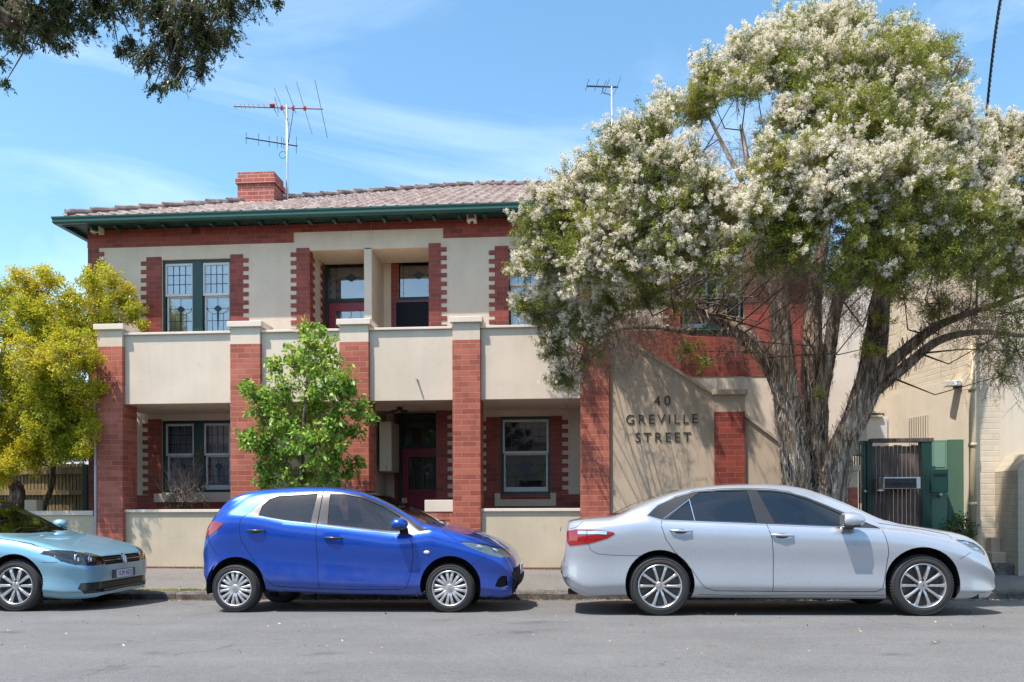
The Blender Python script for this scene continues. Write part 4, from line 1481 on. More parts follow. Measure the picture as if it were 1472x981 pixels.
def plate(car, x, w, h, zc, text, front=True, tilt=0):
    s_ = 1 if front else -1
    rot = Matrix.Rotation(s_ * pi / 2, 3, 'Z') @ RXF
    o = MB().obox((x, car.Yc, zc), (.004, 0, 0), (0, w / 2, 0), (0, 0, h / 2)).build('number_plate', M['number_plate'], car.root, bevel=.003)
    text_mesh('plate_lettering', text, h * .86, Vector((x + s_ * .005, car.Yc, zc)), rot, plain('plate_ink', lin('#2a2c6a'), .4), o, .001, 1.12, .0, sx=.82)
    return o

# ---------------------------------------------------------------- blue hatchback
cr = lambda pts: [(280 + a / 2.944, 680 + b / 2.944) for a, b in pts]      # measured on an enlarged crop
Yn = 9.10
top = cr([(33, 352), (38, 320), (48, 290), (62, 258), (85, 214), (120, 180), (180, 130), (232, 85), (300, 70), (400, 62), (500, 58), (600, 60), (680, 68), (760, 84), (850, 120), (950, 170), (1040, 214), (1085, 226), (1150, 244), (1250, 276), (1310, 303), (1345, 325), (1366, 348), (1378, 385), (1385, 430)])
bot = cr([(33, 400), (45, 455), (70, 487), (110, 500), (310, 503), (600, 514), (950, 522), (1150, 530), (1230, 526), (1310, 515), (1350, 500), (1378, 470), (1385, 450)])
belt = cr([(33, 340), (70, 230), (120, 182), (160, 168), (240, 172), (380, 198), (520, 215), (700, 236), (870, 255), (985, 243), (1060, 232), (1130, 250), (1220, 285), (1310, 330), (1385, 440)])
rail = cr([(33, 340), (120, 180), (180, 140), (235, 102), (300, 86), (350, 80), (450, 76), (540, 74), (610, 77), (700, 91), (800, 134), (900, 188), (990, 238), (1040, 236), (1130, 252), (1385, 440)])
M['blue_paint'] = paint('blue_car_paint', lin('#0047b2'), .55, .26)
maz = Car('parked_car', 'bright blue hatchback with silver hubcaps, parked between the other two cars', Yn, 1.70, M['blue_paint'], top, bot, belt, rail, None, .29, flat=.60, Rf=.62, Rr=.5, yend=(.27, .95))
bm = maz.loft()
wr_, wf_ = (337.3, 843.7), (646.3, 844.7)
TR = .283
side = maz.side
xr_, zr_ = P(*wr_, Yn); xf_, zf_ = P(*wf_, Yn)
zr_ = road_z(xr_, Yn) + TR; zf_ = road_z(xf_, Yn) + TR
for (x_, z_) in ((xr_, zr_), (xf_, zf_)):
    fs = cut(bm, ell(x_ + .005, z_ + .02, .352, .352, 36), 'xz', lambda f: abs(f.normal.y) > .05)
    bmesh.ops.delete(bm, geom=fs, context='FACES')
stylem = dict(rim=.70, n=8, ph=0, pair=(-.15, .15), prof=[(.2, .085, .012, 0), (.45, .085, .002, .1), (.75, .088, .002, .15), (.97, .115, .012, .2)], hub=(.24, .004), mat=M['hubcap'], cap=True, emblem=emblem_wing)
DLO = maz.pts(cr([(238, 173), (262, 140), (292, 108), (340, 88), (430, 80), (530, 77), (600, 79), (700, 94), (800, 137), (900, 191), (985, 240), (960, 252), (920, 260), (870, 256), (700, 237), (520, 216), (380, 200)]))
fd = cut(bm, DLO, 'xz', CUR[0].side)
surr = fd
# glass inside the surround
G1 = maz.pts(cr([(279, 180), (286, 140), (310, 110), (345, 97), (508, 86), (498, 211), (400, 202)]))
G2 = maz.pts(cr([(560, 88), (620, 89), (700, 104), (790, 142), (866, 184), (868, 249), (568, 217)]))
g1 = cut(bm, G1, 'xz', CUR[0].side); 
take(bm, g1, 'side_window', M['glass_clear'], maz.root, -.012)
g2 = cut(bm, G2, 'xz', CUR[0].side)
take(bm, g2, 'side_window', M['glass_clear'], maz.root, -.012)
fd = cut(bm, DLO, 'xz', CUR[0].side)
take(bm, fd, 'window_surround', [M['trimblack'], M['dark']], maz.root, -.003)
# windscreen and rear window: cut from above
def screen_cut(car, name, xa, xb, ha, hb, gm, up=.25, xm=None, bow=.1):
    """xa, xb: lower and upper x at the centre; ha, hb their half widths"""
    Yc = car.Yc
    n = 8
    lower = [(xa - bow * (k / n) ** 2 * (1 if xa > xb else -1), Yc + ha * k / n) for k in range(-n, n + 1)]
    upper = [(xb - bow * .6 * (k / n) ** 2 * (1 if xa > xb else -1), Yc + hb * k / n) for k in range(n, -n - 1, -1)]
    # the upper outline is concave towards the glass; keep it straight
    upper = [(xb, Yc + hb), (xb, Yc - hb)]
    return cut(car.bm, lower + upper, 'xy', lambda f: f.normal.z > up and abs(f.normal.y) < .62 and f.calc_center_median().z > 1.0)
f_ = screen_cut(maz, 'windscreen', PX(640, maz.Yc), PX(528, maz.Yc), .66, .50, None, bow=.14)
take(bm, f_, 'windscreen', M['glass_green'], maz.root, -.006)
f_ = cut(bm, [(PX(309, maz.Yc), maz.Yc - .60), (PX(309, maz.Yc), maz.Yc + .60), (PX(350, maz.Yc), maz.Yc + .53), (PX(350, maz.Yc), maz.Yc - .53)], 'xy', lambda f: f.normal.z > .2 and f.normal.x < -.2)
take(bm, f_, 'rear_window', M['glass_dark'], maz.root, -.004)
HL = maz.pts(cr([(1124, 289), (1160, 290), (1230, 301), (1290, 320), (1330, 342), (1337, 352), (1325, 360), (1290, 357), (1240, 343), (1180, 318), (1140, 300)]))
f_ = cut(bm, HL, 'xz', lambda f: f.normal.z < .97 and abs(f.calc_center_median().y - maz.Yc) > .36)
hl = take(bm, f_, 'headlight', [M['lens_back'], M['dark']], maz.root, -.015, lens=M['clear'])
TL = maz.pts(cr([(62, 268), (64, 250), (80, 218), (98, 206), (150, 208), (154, 216), (140, 232), (110, 252), (75, 270)]), .25)
f_ = cut(bm, TL, 'xz', lambda f: f.normal.z < .97 and abs(f.calc_center_median().y - maz.Yc) > .40)
take(bm, f_, 'tail_light', [M['red_lens'], M['dark']], maz.root, .004)
FG = maz.pts(cr([(1275, 475), (1287, 445), (1302, 433), (1322, 434), (1325, 478), (1300, 482)]), .2)
f_ = cut(bm, FG, 'xz', lambda f: True)
take(bm, f_, 'fog_lamp_recess', M['gap'], maz.root, -.02)
LG = maz.pts(cr([(1356, 392), (1400, 392), (1400, 500), (1352, 500)]), .6)
f_ = cut(bm, LG, 'xz', lambda f: f.normal.x > .45)
take(bm, f_, 'front_grille', M['gap'], maz.root, -.004)
me = bpy.data.meshes.new('body'); bm.to_mesh(me)
maz.body = bpy.data.objects.new('body', me)
def body_finish(car, me):
    o = car.body
    finish(o, [car.body_mat, M['dark']], True)
    link(o, car.root)
body_finish(maz, me)
for w_, far in ((wr_, 0), (wf_, 0), (wr_, 1), (wf_, 1)): maz.wheel(*w_, TR, stylem, bool(far))
maz.liner(xr_ + .005, zr_ + .02, .375); maz.liner(xf_ + .005, zf_ + .02, .375)
underbody(maz, (xr_, xf_), zr_, .36)
B_ = maz.body
R_ = lambda line, w=.006, m='gap', **k: maz.ribbon('panel_gap' if m == 'gap' else 'trim', cr(line), w, M[m], parent=B_, **k)
R_([(236, 172), (214, 190), (206, 215), (206, 245), (214, 285), (240, 330), (275, 385), (310, 440), (345, 475), (420, 481), (530, 486), (700, 491), (885, 491), (905, 480), (920, 430), (932, 350), (930, 300), (912, 262)])
R_([(525, 214), (528, 300), (531, 400), (537, 486)])
R_([(1032, 220), (1050, 245), (1075, 262), (1125, 290)], .005)
R_([(1175, 390), (1200, 368), (1235, 352)], .004)
R_([(63, 275), (75, 300), (105, 345), (118, 355)], .004)
R_([(62, 218), (66, 300)], .004)
R_([(325, 511), (600, 520), (940, 526)], .004)
R_([(262, 181), (380, 202), (520, 219), (700, 241), (870, 259), (920, 263), (985, 243)], .007, 'chrome')

# window divisions
maz.ribbon('window_divider', cr([(530, 78), (526, 215)]), .006, M['gap'], .003, B_)
for px, py in ((280 + 262 / 2.944, 680 + 244 / 2.944), (280 + 587 / 2.944, 680 + 275 / 2.944)): handle(maz, px, py, .22, M['blue_paint'] if False else M['trimblack'])
mirror(maz, 280 + 862 / 2.944, 680 + 216 / 2.944, .23, .14, [M['blue_paint']])
interior(maz, PX(505, maz.Yc), PX(415, maz.Yc), .52)
x_, z_ = P(280 + 981 / 2.944, 680 + 336 / 2.944, Yn)
h_, n_ = maz.hit(x_, z_)
MB().ball((x_, h_.y - .002, z_), 1, 16, (.035, .008, .02)).build('side_repeater', M['amber'], maz.root, smooth=True)
# headlight innards and clear lens line
for far in (False, True):
    for (px, py, r_) in ((690, 785.5, .05), (712, 790.5, .045)):
        x_, z_ = P(px, py, Yn + .2)
        h_, n_ = maz.hit(x_, z_, far)
        if h_ is not None:
            MB().ball(tuple(h_ - n_ * .014), 1, 14, (r_, .010, r_ * .62)).build('reflector', M['lens_reflector'], FAR['headlight'] if far else hl, smooth=True)
# roof aerial, wiper
x_, z_ = P(521, 706, maz.Yc)
MB().tube([(x_, maz.Yc, z_ - .01), (x_ - .1, maz.Yc, z_ + .02), (x_ - .33, maz.Yc, z_ + .16)], [.012, .006, .002], 6).build('aerial', M['black'], maz.root)
for k in (0, .5):
    a_ = P(643, 755, maz.Yc); 
    MB().tube([(a_[0] - .02, maz.Yc - .5 + k, a_[1] + .01), (a_[0] - .12, maz.Yc - .2 + k, a_[1] + .055), (a_[0] - .06, maz.Yc + .1 + k, a_[1] + .05)], .007, 6).build('wiper', M['black'], maz.root)
# mud flap at the front wheel
MB().obox((xf_ - .375, Yn + .1, zf_ + .02), (.006, 0, 0), (0, .06, 0), (.015, 0, .12)).build('mud_flap', M['trimblack'], maz.root)
MB().obox((maz.x1 + .001, maz.Yc, .46), (.006, 0, 0), (0, .19, 0), (0, 0, .06)).build('number_plate', M['number_plate'], maz.root, bevel=.003)
maz.bm.free()

def cut_arches(car, cs, r, up=.02):
    for (x_, z_), rr in zip(cs, r):
        fs = cut(car.bm, ell(x_, z_ + up, rr, rr, 40), 'xz', lambda f: abs(f.normal.y) > .05)
        bmesh.ops.delete(car.bm, geom=fs, context='FACES')

# ---------------------------------------------------------------- silver sedan
ca = lambda pts: [(780 + a / 4.206, 680 + b / 4.206) for a, b in pts]
cb_ = lambda pts: [(1100 + a / 3.957, 680 + b / 3.957) for a, b in pts]
Yn = 8.75
top = [(806.8, 812), (808.2, 804), (811, 792), (813, 782), (814, 770), (815, 758), (817.5, 749), (828, 745.5)] + ca([(330, 262), (400, 256), (450, 242), (560, 188), (700, 136), (800, 107), (900, 86), (1000, 75), (1200, 67), (1400, 68)]) + [(1133, 698.5)] + cb_([(250, 100), (330, 129), (430, 175), (520, 218), (600, 252), (660, 272), (760, 289), (900, 309), (1000, 325), (1090, 346), (1160, 374), (1220, 410), (1260, 450), (1295, 500), (1312, 560), (1320, 620)])
bot = [(806.8, 818), (812, 831), (826, 845), (846, 854), (900, 858), (999, 860), (1130, 861), (1274, 862), (1380, 863), (1405, 861.5), (1422, 857), (1430, 848), (1433.6, 840)]
belt = [(806.8, 815), (812, 760), (828, 752), (870, 750), (928, 744), (951, 747.5), (1040, 751), (1130, 754.5), (1200, 757.5), (1262, 760.5), (1300, 764), (1350, 773), (1390, 787), (1420, 808), (1433.6, 835)]
rail = [(806.8, 815), (817, 753), (840, 747), (875, 742.5), (905, 735), (928, 727), (950, 717.5), (975, 709), (1003, 703.5), (1041, 700.8), (1080, 700), (1118, 701.5), (1140, 705), (1164, 711.5), (1190, 722.5), (1215, 734), (1262, 757.5), (1300, 764), (1433.6, 836)]
M['silver_paint'] = paint('silver_car_paint', lin('#b6bcc5'), .5, .25, .06)
cam_ = Car('parked_car', 'large silver sedan with alloy wheels, parked under the white flowering tree', Yn, 1.82, M['silver_paint'], top, bot, belt, rail, None, .325, flat=.60, Rf=.72, Rr=.5, yend=(.8, .28))
bm = cam_.loft()
wr_, wf_ = (948.8, 842.9), (1327.4, 844.3)
TR = .325
xr_, zr_ = P(*wr_, Yn); xf_, zf_ = P(*wf_, Yn)
zr_ = road_z(xr_, Yn) + TR; zf_ = road_z(xf_, Yn) + TR
cut_arches(cam_, ((xr_, zr_), (xf_, zf_)), (.372, .388))
DLO = cam_.pts([(929, 741), (946, 727), (972, 715), (1003, 706.5), (1041, 703.8), (1080, 703), (1118, 704.6), (1140, 708), (1164, 714.5), (1190, 725.5), (1215, 737), (1262, 760), (951, 747.3)])
cut(bm, DLO, 'xz', CUR[0].side)
for G, nm in (([(953, 746), (990, 719.5), (1003, 708), (1041, 705.2), (1077, 704.8), (1086, 750.3), (997, 748)], 'g'), ([(1092, 705), (1118, 706.5), (1140, 710), (1163, 717), (1187, 727.5), (1209, 738), (1217, 743), (1205, 755.8), (1112, 751.6)], 'g')):
    take(bm, cut(bm, cam_.pts(G), 'xz', CUR[0].side), 'side_window', M['glass_dark'], cam_.root, -.010)
take(bm, cut(bm, DLO, 'xz', CUR[0].side), 'window_surround', [M['trimblack'], M['dark']], cam_.root, -.003)
f_ = cut(bm, [(PX(1258, cam_.Yc), cam_.Yc - .55), (PX(1258, cam_.Yc), cam_.Yc + .55), (PX(1236, cam_.Yc), cam_.Yc + .74), (PX(1140, cam_.Yc), cam_.Yc + .53), (PX(1140, cam_.Yc), cam_.Yc - .53), (PX(1236, cam_.Yc), cam_.Yc - .74)], 'xy', lambda f: f.normal.z > .25 and f.normal.x > .1 and f.calc_center_median().z > .95)
take(bm, f_, 'windscreen', M['glass_dark'], cam_.root, -.006)
f_ = cut(bm, [(PX(872, cam_.Yc), cam_.Yc - .58), (PX(872, cam_.Yc), cam_.Yc + .58), (PX(968, cam_.Yc), cam_.Yc + .50), (PX(968, cam_.Yc), cam_.Yc - .50)], 'xy', lambda f: f.normal.z > .25 and f.normal.x < -.1 and f.calc_center_median().z > .95)
take(bm, f_, 'rear_window', M['glass_dark'], cam_.root, -.004)
TLp = ca([(148, 352), (200, 341), (330, 341), (420, 355), (432, 366), (385, 392), (280, 424), (165, 440), (150, 420)])
f_ = cut(bm, cam_.pts(TLp, .2), 'xz', lambda f: f.normal.z < .97 and abs(f.calc_center_median().y - cam_.Yc) > .42)
tl = take(bm, f_, 'tail_light', [M['red_lens'], M['dark']], cam_.root, .005)
HLp = cb_([(1062, 377), (1120, 382), (1180, 397), (1230, 424), (1262, 455), (1252, 470), (1200, 452), (1140, 427), (1090, 400)])
f_ = cut(bm, cam_.pts(HLp, .2), 'xz', lambda f: f.normal.z < .98 and abs(f.calc_center_median().y - cam_.Yc) > .40)
hl = take(bm, f_, 'headlight', [M['lens_back'], M['dark']], cam_.root, -.015, lens=M['clear'])
f_ = cut(bm, [(cam_.Yc - .62, .30), (cam_.Yc + .62, .30), (cam_.Yc + .45, .60), (cam_.Yc - .45, .60)], 'yz', lambda f: f.normal.x > .4 and f.calc_center_median().x > cam_.x1 - 1)
take(bm, f_, 'front_grille', M['gap'], cam_.root, -.01)
me = bpy.data.meshes.new('body'); bm.to_mesh(me)
cam_.body = bpy.data.objects.new('body', me); body_finish(cam_, me)
stylec = dict(rim=.705, n=5, pair=(-.31, .31), prof=[(.18, .075, .02, 0), (.5, .062, .006, 0), (.8, .072, .002, 0), (.98, .10, .01, 0)], hub=(.2, .012), mat=M['alloy'], bolts=True, emblem=emblem_ovals)
for w_, far in ((wr_, 0), (wf_, 0), (wr_, 1), (wf_, 1)): cam_.wheel(*w_, TR, stylec, bool(far))
cam_.liner(xr_, zr_ + .02, .40); cam_.liner(xf_, zf_ + .02, .41)
underbody(cam_, (xr_, xf_), zr_, .40)
B_ = cam_.body
def R2(line, w=.006, m='gap', name=None, **k): cam_.ribbon(name or ('panel_gap' if m == 'gap' else 'trim'), line, w, M[m], parent=B_, **k)
R2(ca([(716, 285), (712, 320), (738, 400), (795, 478), (860, 540), (900, 590), (940, 650), (975, 690), (1040, 708), (1375, 711)]))
R2(ca([(1343, 302), (1372, 400), (1381, 520), (1378, 708)]))
R2([(1107, 849)] + cb_([(300, 671), (610, 671), (645, 655), (665, 560), (678, 450), (672, 400), (650, 322)]))
R2(ca([(275, 425), (290, 462), (330, 486), (420, 494), (600, 498)]), .004)
R2(ca([(150, 345), (200, 330), (245, 295)]), .004)
R2(cb_([(1078, 486), (1150, 450)]), .004)
R2(cb_([(640, 285), (760, 303), (900, 323), (1040, 352), (1062, 374)]), .004)
R2(ca([(935, 730), (1200, 738)]) + cb_([(200, 690), (690, 692)]), .004)
R2([(951, 748.3), (1040, 752), (1130, 755.8), (1262, 761.2)], .010, 'chrome')
R2([(951, 748.3), (929, 742), (945, 726.5), (972, 714), (1003, 705.3), (1041, 702.6), (1080, 701.8), (1118, 703.4), (1140, 706.8), (1164, 713.3), (1190, 724.3), (1215, 735.8), (1262, 760)], .006, 'chrome')
R2(ca([(892, 160), (915, 290)]), .010, 'chrome')
R2([(953, 746), (992, 718.5)], .006, 'chrome')
R2(ca([(160, 384), (240, 380), (330, 372)]), .0, 'gap') if False else None
# clear band in the tail lamp
cam_.ribbon('reversing_lens', ca([(215, 360), (270, 360), (330, 358), (385, 362)]), .035, M['lens_reflector'], .009, tl)
for far in (False, True):
    for (px, py, r_) in ((1386, 781, .05), (1402, 789, .045)):
        x_, z_ = P(px, py, Yn + .15)
        h_, n_ = cam_.hit(x_, z_, far)
        if h_ is not None: MB().ball(tuple(h_ - n_ * .014), 1, 14, (r_, .010, r_ * .55)).build('reflector', M['lens_reflector'], FAR['headlight'] if far else hl, smooth=True)
for px, py in ((978.5, 763), (1124, 769.5)): handle(cam_, px, py, .24, M['silver_paint'])
mirror(cam_, 1222, 748, .30, .17, [M['silver_paint']])
interior(cam_, PX(1100, cam_.Yc), PX(1000, cam_.Yc), .50)
MB().obox((cam_.x0 - .004, cam_.Yc, .95), (.006, 0, 0), (0, .3, 0), (0, 0, .02)).build('boot_trim', M['chrome'], B_, bevel=.003)
MB().obox((cam_.x0 + .2, Yn + .45, .25), (.12, 0, 0), (0, .035, 0), (0, 0, .03)).build('exhaust', M['dark'], cam_.root, bevel=.01)
cam_.bm.free()

# ---------------------------------------------------------------- light blue hatchback at the left edge
Yn = 9.2
N0 = -5.87; RZ = road_z(-6.7, Yn)
q = lambda pts: [(N0 + a, RZ + b) for a, b in pts]
top = q([(-4.2, .50), (-4.195, .75), (-4.12, .98), (-3.95, 1.15), (-3.75, 1.36), (-3.55, 1.43), (-3.0, 1.475), (-2.5, 1.475), (-2.15, 1.43), (-1.75, 1.24), (-1.35, 1.02), (-1.12, .93), (-.8, .885), (-.45, .80), (-.22, .735), (-.12, .70), (-.06, .672), (-.025, .635), (-.006, .56), (0, .44)])
bot = q([(-4.2, .42), (-4.1, .28), (-3.9, .22), (-2, .19), (-.5, .16), (-.2, .14), (-.05, .145), (0, .165)])
belt = q([(-4.2, .48), (-4.1, .9), (-3.6, .95), (-1.4, .90), (-.9, .84), (-.5, .765), (-.2, .69), (-.05, .60), (0, .42)])
rail = q([(-4.2, .48), (-3.95, 1.1), (-3.6, 1.36), (-3, 1.41), (-2.4, 1.40), (-2.1, 1.34), (-1.6, 1.12), (-1.2, .91), (-.9, .87), (0, .43)])
M['ice_paint'] = paint('light_blue_car_paint', lin('#80b2c8'), .45, .34, .06)
gol = Car('parked_car', 'light blue hatchback at the left edge of the picture, only its front showing', Yn, 1.78, M['ice_paint'], top, bot, belt, rail, None, .316, flat=.52, Rf=.46, Rr=.4, world=True)
bm = gol.loft()
TR = .316
xf_, zf_ = N0 - .87, RZ + TR; xr_, zr_ = xf_ - 2.578, RZ + TR
cut_arches(gol, ((xr_, zr_), (xf_, zf_)), (.365, .365))
wpts = lambda pts: [(N0 + a, RZ + b) for a, b in pts]
DLO = wpts([(-1.28, .93), (-1.62, 1.10), (-2.1, 1.31), (-2.4, 1.37), (-3.0, 1.385), (-3.55, 1.34), (-3.75, 1.2), (-3.7, 1.0), (-3.55, .985)])
cut(bm, DLO, 'xz', CUR[0].side)
take(bm, cut(bm, wpts([(-1.42, .955), (-1.66, 1.10), (-2.1, 1.29), (-2.4, 1.345), (-2.5, 1.35), (-2.5, .965)]), 'xz', CUR[0].side), 'side_window', M['glass_clear'], gol.root, -.01)
take(bm, cut(bm, wpts([(-2.62, .97), (-2.6, 1.355), (-3.0, 1.36), (-3.5, 1.32), (-3.65, 1.2), (-3.6, 1.0)]), 'xz', CUR[0].side), 'side_window', M['glass_clear'], gol.root, -.01)
take(bm, cut(bm, DLO, 'xz', CUR[0].side), 'window_surround', [M['trimblack'], M['dark']], gol.root, -.003)
Yc = gol.Yc
f_ = cut(bm, [(N0 - 1.13, Yc - .3), (N0 - 1.13, Yc + .3), (N0 - 1.22, Yc + .70), (N0 - 2.12, Yc + .53), (N0 - 2.12, Yc - .53), (N0 - 1.22, Yc - .70)], 'xy', lambda f: f.normal.z > .3 and f.calc_center_median().z > RZ + .9)
take(bm, f_, 'windscreen', M['glass_green'], gol.root, -.006)
f_ = cut(bm, [(N0 - 3.98, Yc - .55), (N0 - 3.98, Yc + .55), (N0 - 3.72, Yc + .5), (N0 - 3.72, Yc - .5)], 'xy', lambda f: f.normal.z > .2 and f.normal.x < -.2 and f.calc_center_median().z > RZ + .9)
take(bm, f_, 'rear_window', M['glass_dark'], gol.root, -.004)
hls = []
for sg in (-1, 1):
    yy = lambda v: Yc + sg * (.89 - v)
    HLg = [(yy(.015), RZ + .70), (yy(.04), RZ + .74), (yy(.10), RZ + .745), (yy(.28), RZ + .715), (yy(.42), RZ + .665), (yy(.50), RZ + .58), (yy(.45), RZ + .545), (yy(.25), RZ + .54), (yy(.10), RZ + .56), (yy(.03), RZ + .61)]
    f_ = cut(bm, HLg, 'yz', lambda f: f.normal.x > .05 and f.normal.z < .93 and f.calc_center_median().x > N0 - .62)
    h_ = take(bm, f_, 'headlight', [M['lens_dark'], M['dark']], gol.root, -.06, lens=M['clear'])
    hls.append((h_, sg))
f_ = cut(bm, [(Yc - .40, RZ + .535), (Yc + .40, RZ + .535), (Yc + .45, RZ + .645), (Yc - .45, RZ + .645)], 'yz', lambda f: f.normal.x > .3)
gr = take(bm, f_, 'front_grille', M['gap'], gol.root, -.012)
f_ = cut(bm, [(Yc - .77, RZ + .27), (Yc - .70, RZ + .20), (Yc + .70, RZ + .20), (Yc + .77, RZ + .27), (Yc + .74, RZ + .335), (Yc - .74, RZ + .335)], 'yz', lambda f: f.normal.x > .25)
lg = take(bm, f_, 'lower_grille', M['trimblack'], gol.root, -.012)
me = bpy.data.meshes.new('body'); bm.to_mesh(me)
gol.body = bpy.data.objects.new('body', me); body_finish(gol, me)
styleg = dict(rim=.69, n=10, ph=.5, pair=(0,), prof=[(.2, .07, .012, 0), (.5, .085, .002, 0), (.8, .095, .0, 0), (.98, .12, .01, 0)], hub=(.2, .006), mat=M['alloy'], bolts=True, emblem=emblem_vw)
def wheel_at(car, x, z, r, style, far):
    # the wheel method takes a photo position; go through the inverse mapping
    class Q: pass
    y = car.Yn + .03
    d = Vector((x, y))
    fx, fy = -sin(TH) * x + cos(TH) * y, cos(TH) * x + sin(TH) * y
    px = CXP + FPX * fy / fx
    car.wheel(px, 840, r, style, far)
for far in (False, True):
    wheel_at(gol, xf_, zf_, TR, styleg, far); wheel_at(gol, xr_, zr_, TR, styleg, far)
gol.liner(xr_, zr_ + .02, .39); gol.liner(xf_, zf_ + .02, .39)
underbody(gol, (xr_, xf_), zr_, .39)
B_ = gol.body
def R3(pts, w=.006, m='gap'): gol.ribbon('panel_gap' if m == 'gap' else 'trim', wpts(pts), w, M[m], parent=B_, world=True)
R3([(-1.30, .92), (-1.27, .7), (-1.30, .3), (-1.42, .25), (-2.55, .24), (-2.56, .6), (-2.55, .95)])
R3([(-2.56, .24), (-3.3, .24), (-3.42, .5), (-3.6, .8), (-3.66, 1.0)])
R3([(-.52, .60), (-.40, .595), (-.32, .60)], .005)
R3([(-1.15, .89), (-.9, .855), (-.7, .82), (-.58, .775)], .005)
# horizontal bars of the grille, badge, plate
def front_pt(y, z):
    r = gol.bvh.ray_cast(Vector((N0 + 2, y, z)), Vector((-1, 0, 0)))
    return r[0], r[1]
for zz in (.56, .588, .615):
    pts = []
    for k in range(-10, 11):
        h_, n_ = front_pt(Yc + .43 * k / 10, RZ + zz)
        if h_ is not None: pts.append(h_ + Vector((-.004, 0, 0)))
    MB().tube(pts, .0045, 6).build('grille_bar', M['chrome'] if zz == .588 else M['trimblack'], gr)
for zz in (.225, .25, .275, .30, .32):
    pts = []
    for k in range(-10, 11):
        h_, n_ = front_pt(Yc + .46 * k / 10, RZ + zz)
        if h_ is not None: pts.append(h_ + Vector((-.002, 0, 0)))
    MB().tube(pts, .005, 6).build('grille_bar', M['gap'], lg)
h_, n_ = front_pt(Yc, RZ + .597)
e = MB()
tmp = MB()
emc = Vector((0, 0, 0))
tmp.lathe([(.064, 0), (.066, -.008), (.056, -.010), (.055, 0)], emc, 'y', 36)
for pts in ([(-.30, .9), (0, .12), (.30, .9)], [(-.85, .42), (-.40, -.80), (0, .02), (.40, -.80), (.85, .42)]):
    tmp.tube([emc + Vector((a * .056, -.006, b * .056)) for a, b in pts], .0058, 6)
tmp.lathe([(0, -.002), (.056, -.002)], emc, 'y', 36)
rot = Matrix.Rotation(pi / 2, 3, 'Z')
til = Matrix.Rotation(-.35, 3, 'Y')
e.v = [tuple(h_ + Vector((.006, 0, 0)) + til @ (rot @ Vector(v))) for v in tmp.v]; e.f = tmp.f; e.mi = tmp.mi
e.build('badge', M['emblem'], gol.root)
h_, n_ = front_pt(Yc, RZ + .42)
plate(gol, h_.x + .014, .372, .1, RZ + .405, '1CM 4ZU')
MB().obox((h_.x - .0, Yc, RZ + .405), (.012, 0, 0), (0, .26, 0), (0, 0, .055)).build('plate_mount', M['trimblack'], gol.root, bevel=.004)
for hobj, sg in hls:
    if hobj is None: continue
    for (dy, dz, r_) in ((.17, .645, .062), (.32, .615, .055)):
        y_ = Yc + sg * (.89 - dy)
        h_, n_ = front_pt(y_, RZ + dz)
        if h_ is None: continue
        MB().ball(tuple(h_ - n_ * .055), 1, 18, (.028, r_ * .8, r_ * .8)).build('reflector', M['lens_reflector'], hobj, smooth=True)
        MB().lathe([(r_ * 1.0, -.02), (r_ * 1.14, -.012), (r_ * 1.16, -.03)], h_ - n_ * .03, 'x', 28).build('lamp_ring', M['chrome'], hobj, smooth=True)
gx_, gy_ = N0 - 1.52, gol.Yn - .06
fx_, fy_ = -sin(TH) * gx_ + cos(TH) * gy_, cos(TH) * gx_ + sin(TH) * gy_
mirror(gol, CXP + FPX * fy_ / fx_, HYP + (CAMH - RZ - 1.0) / fx_ * FPX, .22, .15, [M['ice_paint']])
for hx in (-2.42, -3.35):
    ax2, ay2 = N0 + hx, gol.Yn + .02
    f1, f2 = -sin(TH) * ax2 + cos(TH) * ay2, cos(TH) * ax2 + sin(TH) * ay2
    handle(gol, CXP + FPX * f2 / f1, HYP + (CAMH - RZ - .84) / f1 * FPX, .22, M['ice_paint'])
interior(gol, N0 - 2.3, N0 - 3.15, RZ + .5)
for k in (0, .5):
    MB().tube([(N0 - 1.18, Yc - .5 + k, RZ + .955), (N0 - 1.27, Yc - .2 + k, RZ + 1.0), (N0 - 1.22, Yc + .12 + k, RZ + .985)], .007, 6).build('wiper', M['black'], gol.root)
gol.bm.free()
# ================================================================ right-hand neighbour: painted brick, its side wall turned a little
def painted_brick(name, c):
    t = NT(name)
    tc = t.n('ShaderNodeTexCoord')
    sp = t.n('ShaderNodeSeparateXYZ'); t.l(tc.outputs['Object'], sp.inputs[0])
    ad = t.n('ShaderNodeMath', operation='ADD'); t.l(sp.outputs[0], ad.inputs[0]); t.l(sp.outputs[1], ad.inputs[1])
    cb = t.n('ShaderNodeCombineXYZ'); t.l(ad.outputs[0], cb.inputs[0]); t.l(sp.outputs[2], cb.inputs[1])
    br = t.n('ShaderNodeTexBrick'); t.l(cb.outputs[0], br.inputs['Vector'])
    br.inputs['Scale'].default_value = 1; br.inputs['Brick Width'].default_value = .24; br.inputs['Row Height'].default_value = .086
    br.inputs['Mortar Size'].default_value = .008; br.inputs['Mortar Smooth'].default_value = .6
    k = tuple(x * .9 for x in c[:3]) + (1,)
    br.inputs['Color1'].default_value = c; br.inputs['Color2'].default_value = tuple(x * .93 for x in c[:3]) + (1,); br.inputs['Mortar'].default_value = k
    n = t.noise(t.coord(), 2.5, 6, .6)
    t.l(t.mix(.6, br.outputs['Color'], t.ramp(n, [(.3, gray(.78)), (.65, gray(1))]), 'MULTIPLY'), t.b.inputs['Base Color'])
    t.set(Roughness=.75)
    inv = t.n('ShaderNodeMath', operation='SUBTRACT'); inv.inputs[0].default_value = 1; t.l(br.outputs['Fac'], inv.inputs[1])
    t.bump(inv.outputs[0], .45, .008)
    return t.m
M['pbrick'] = painted_brick('cream_painted_brick', lin('#dccdb4'))
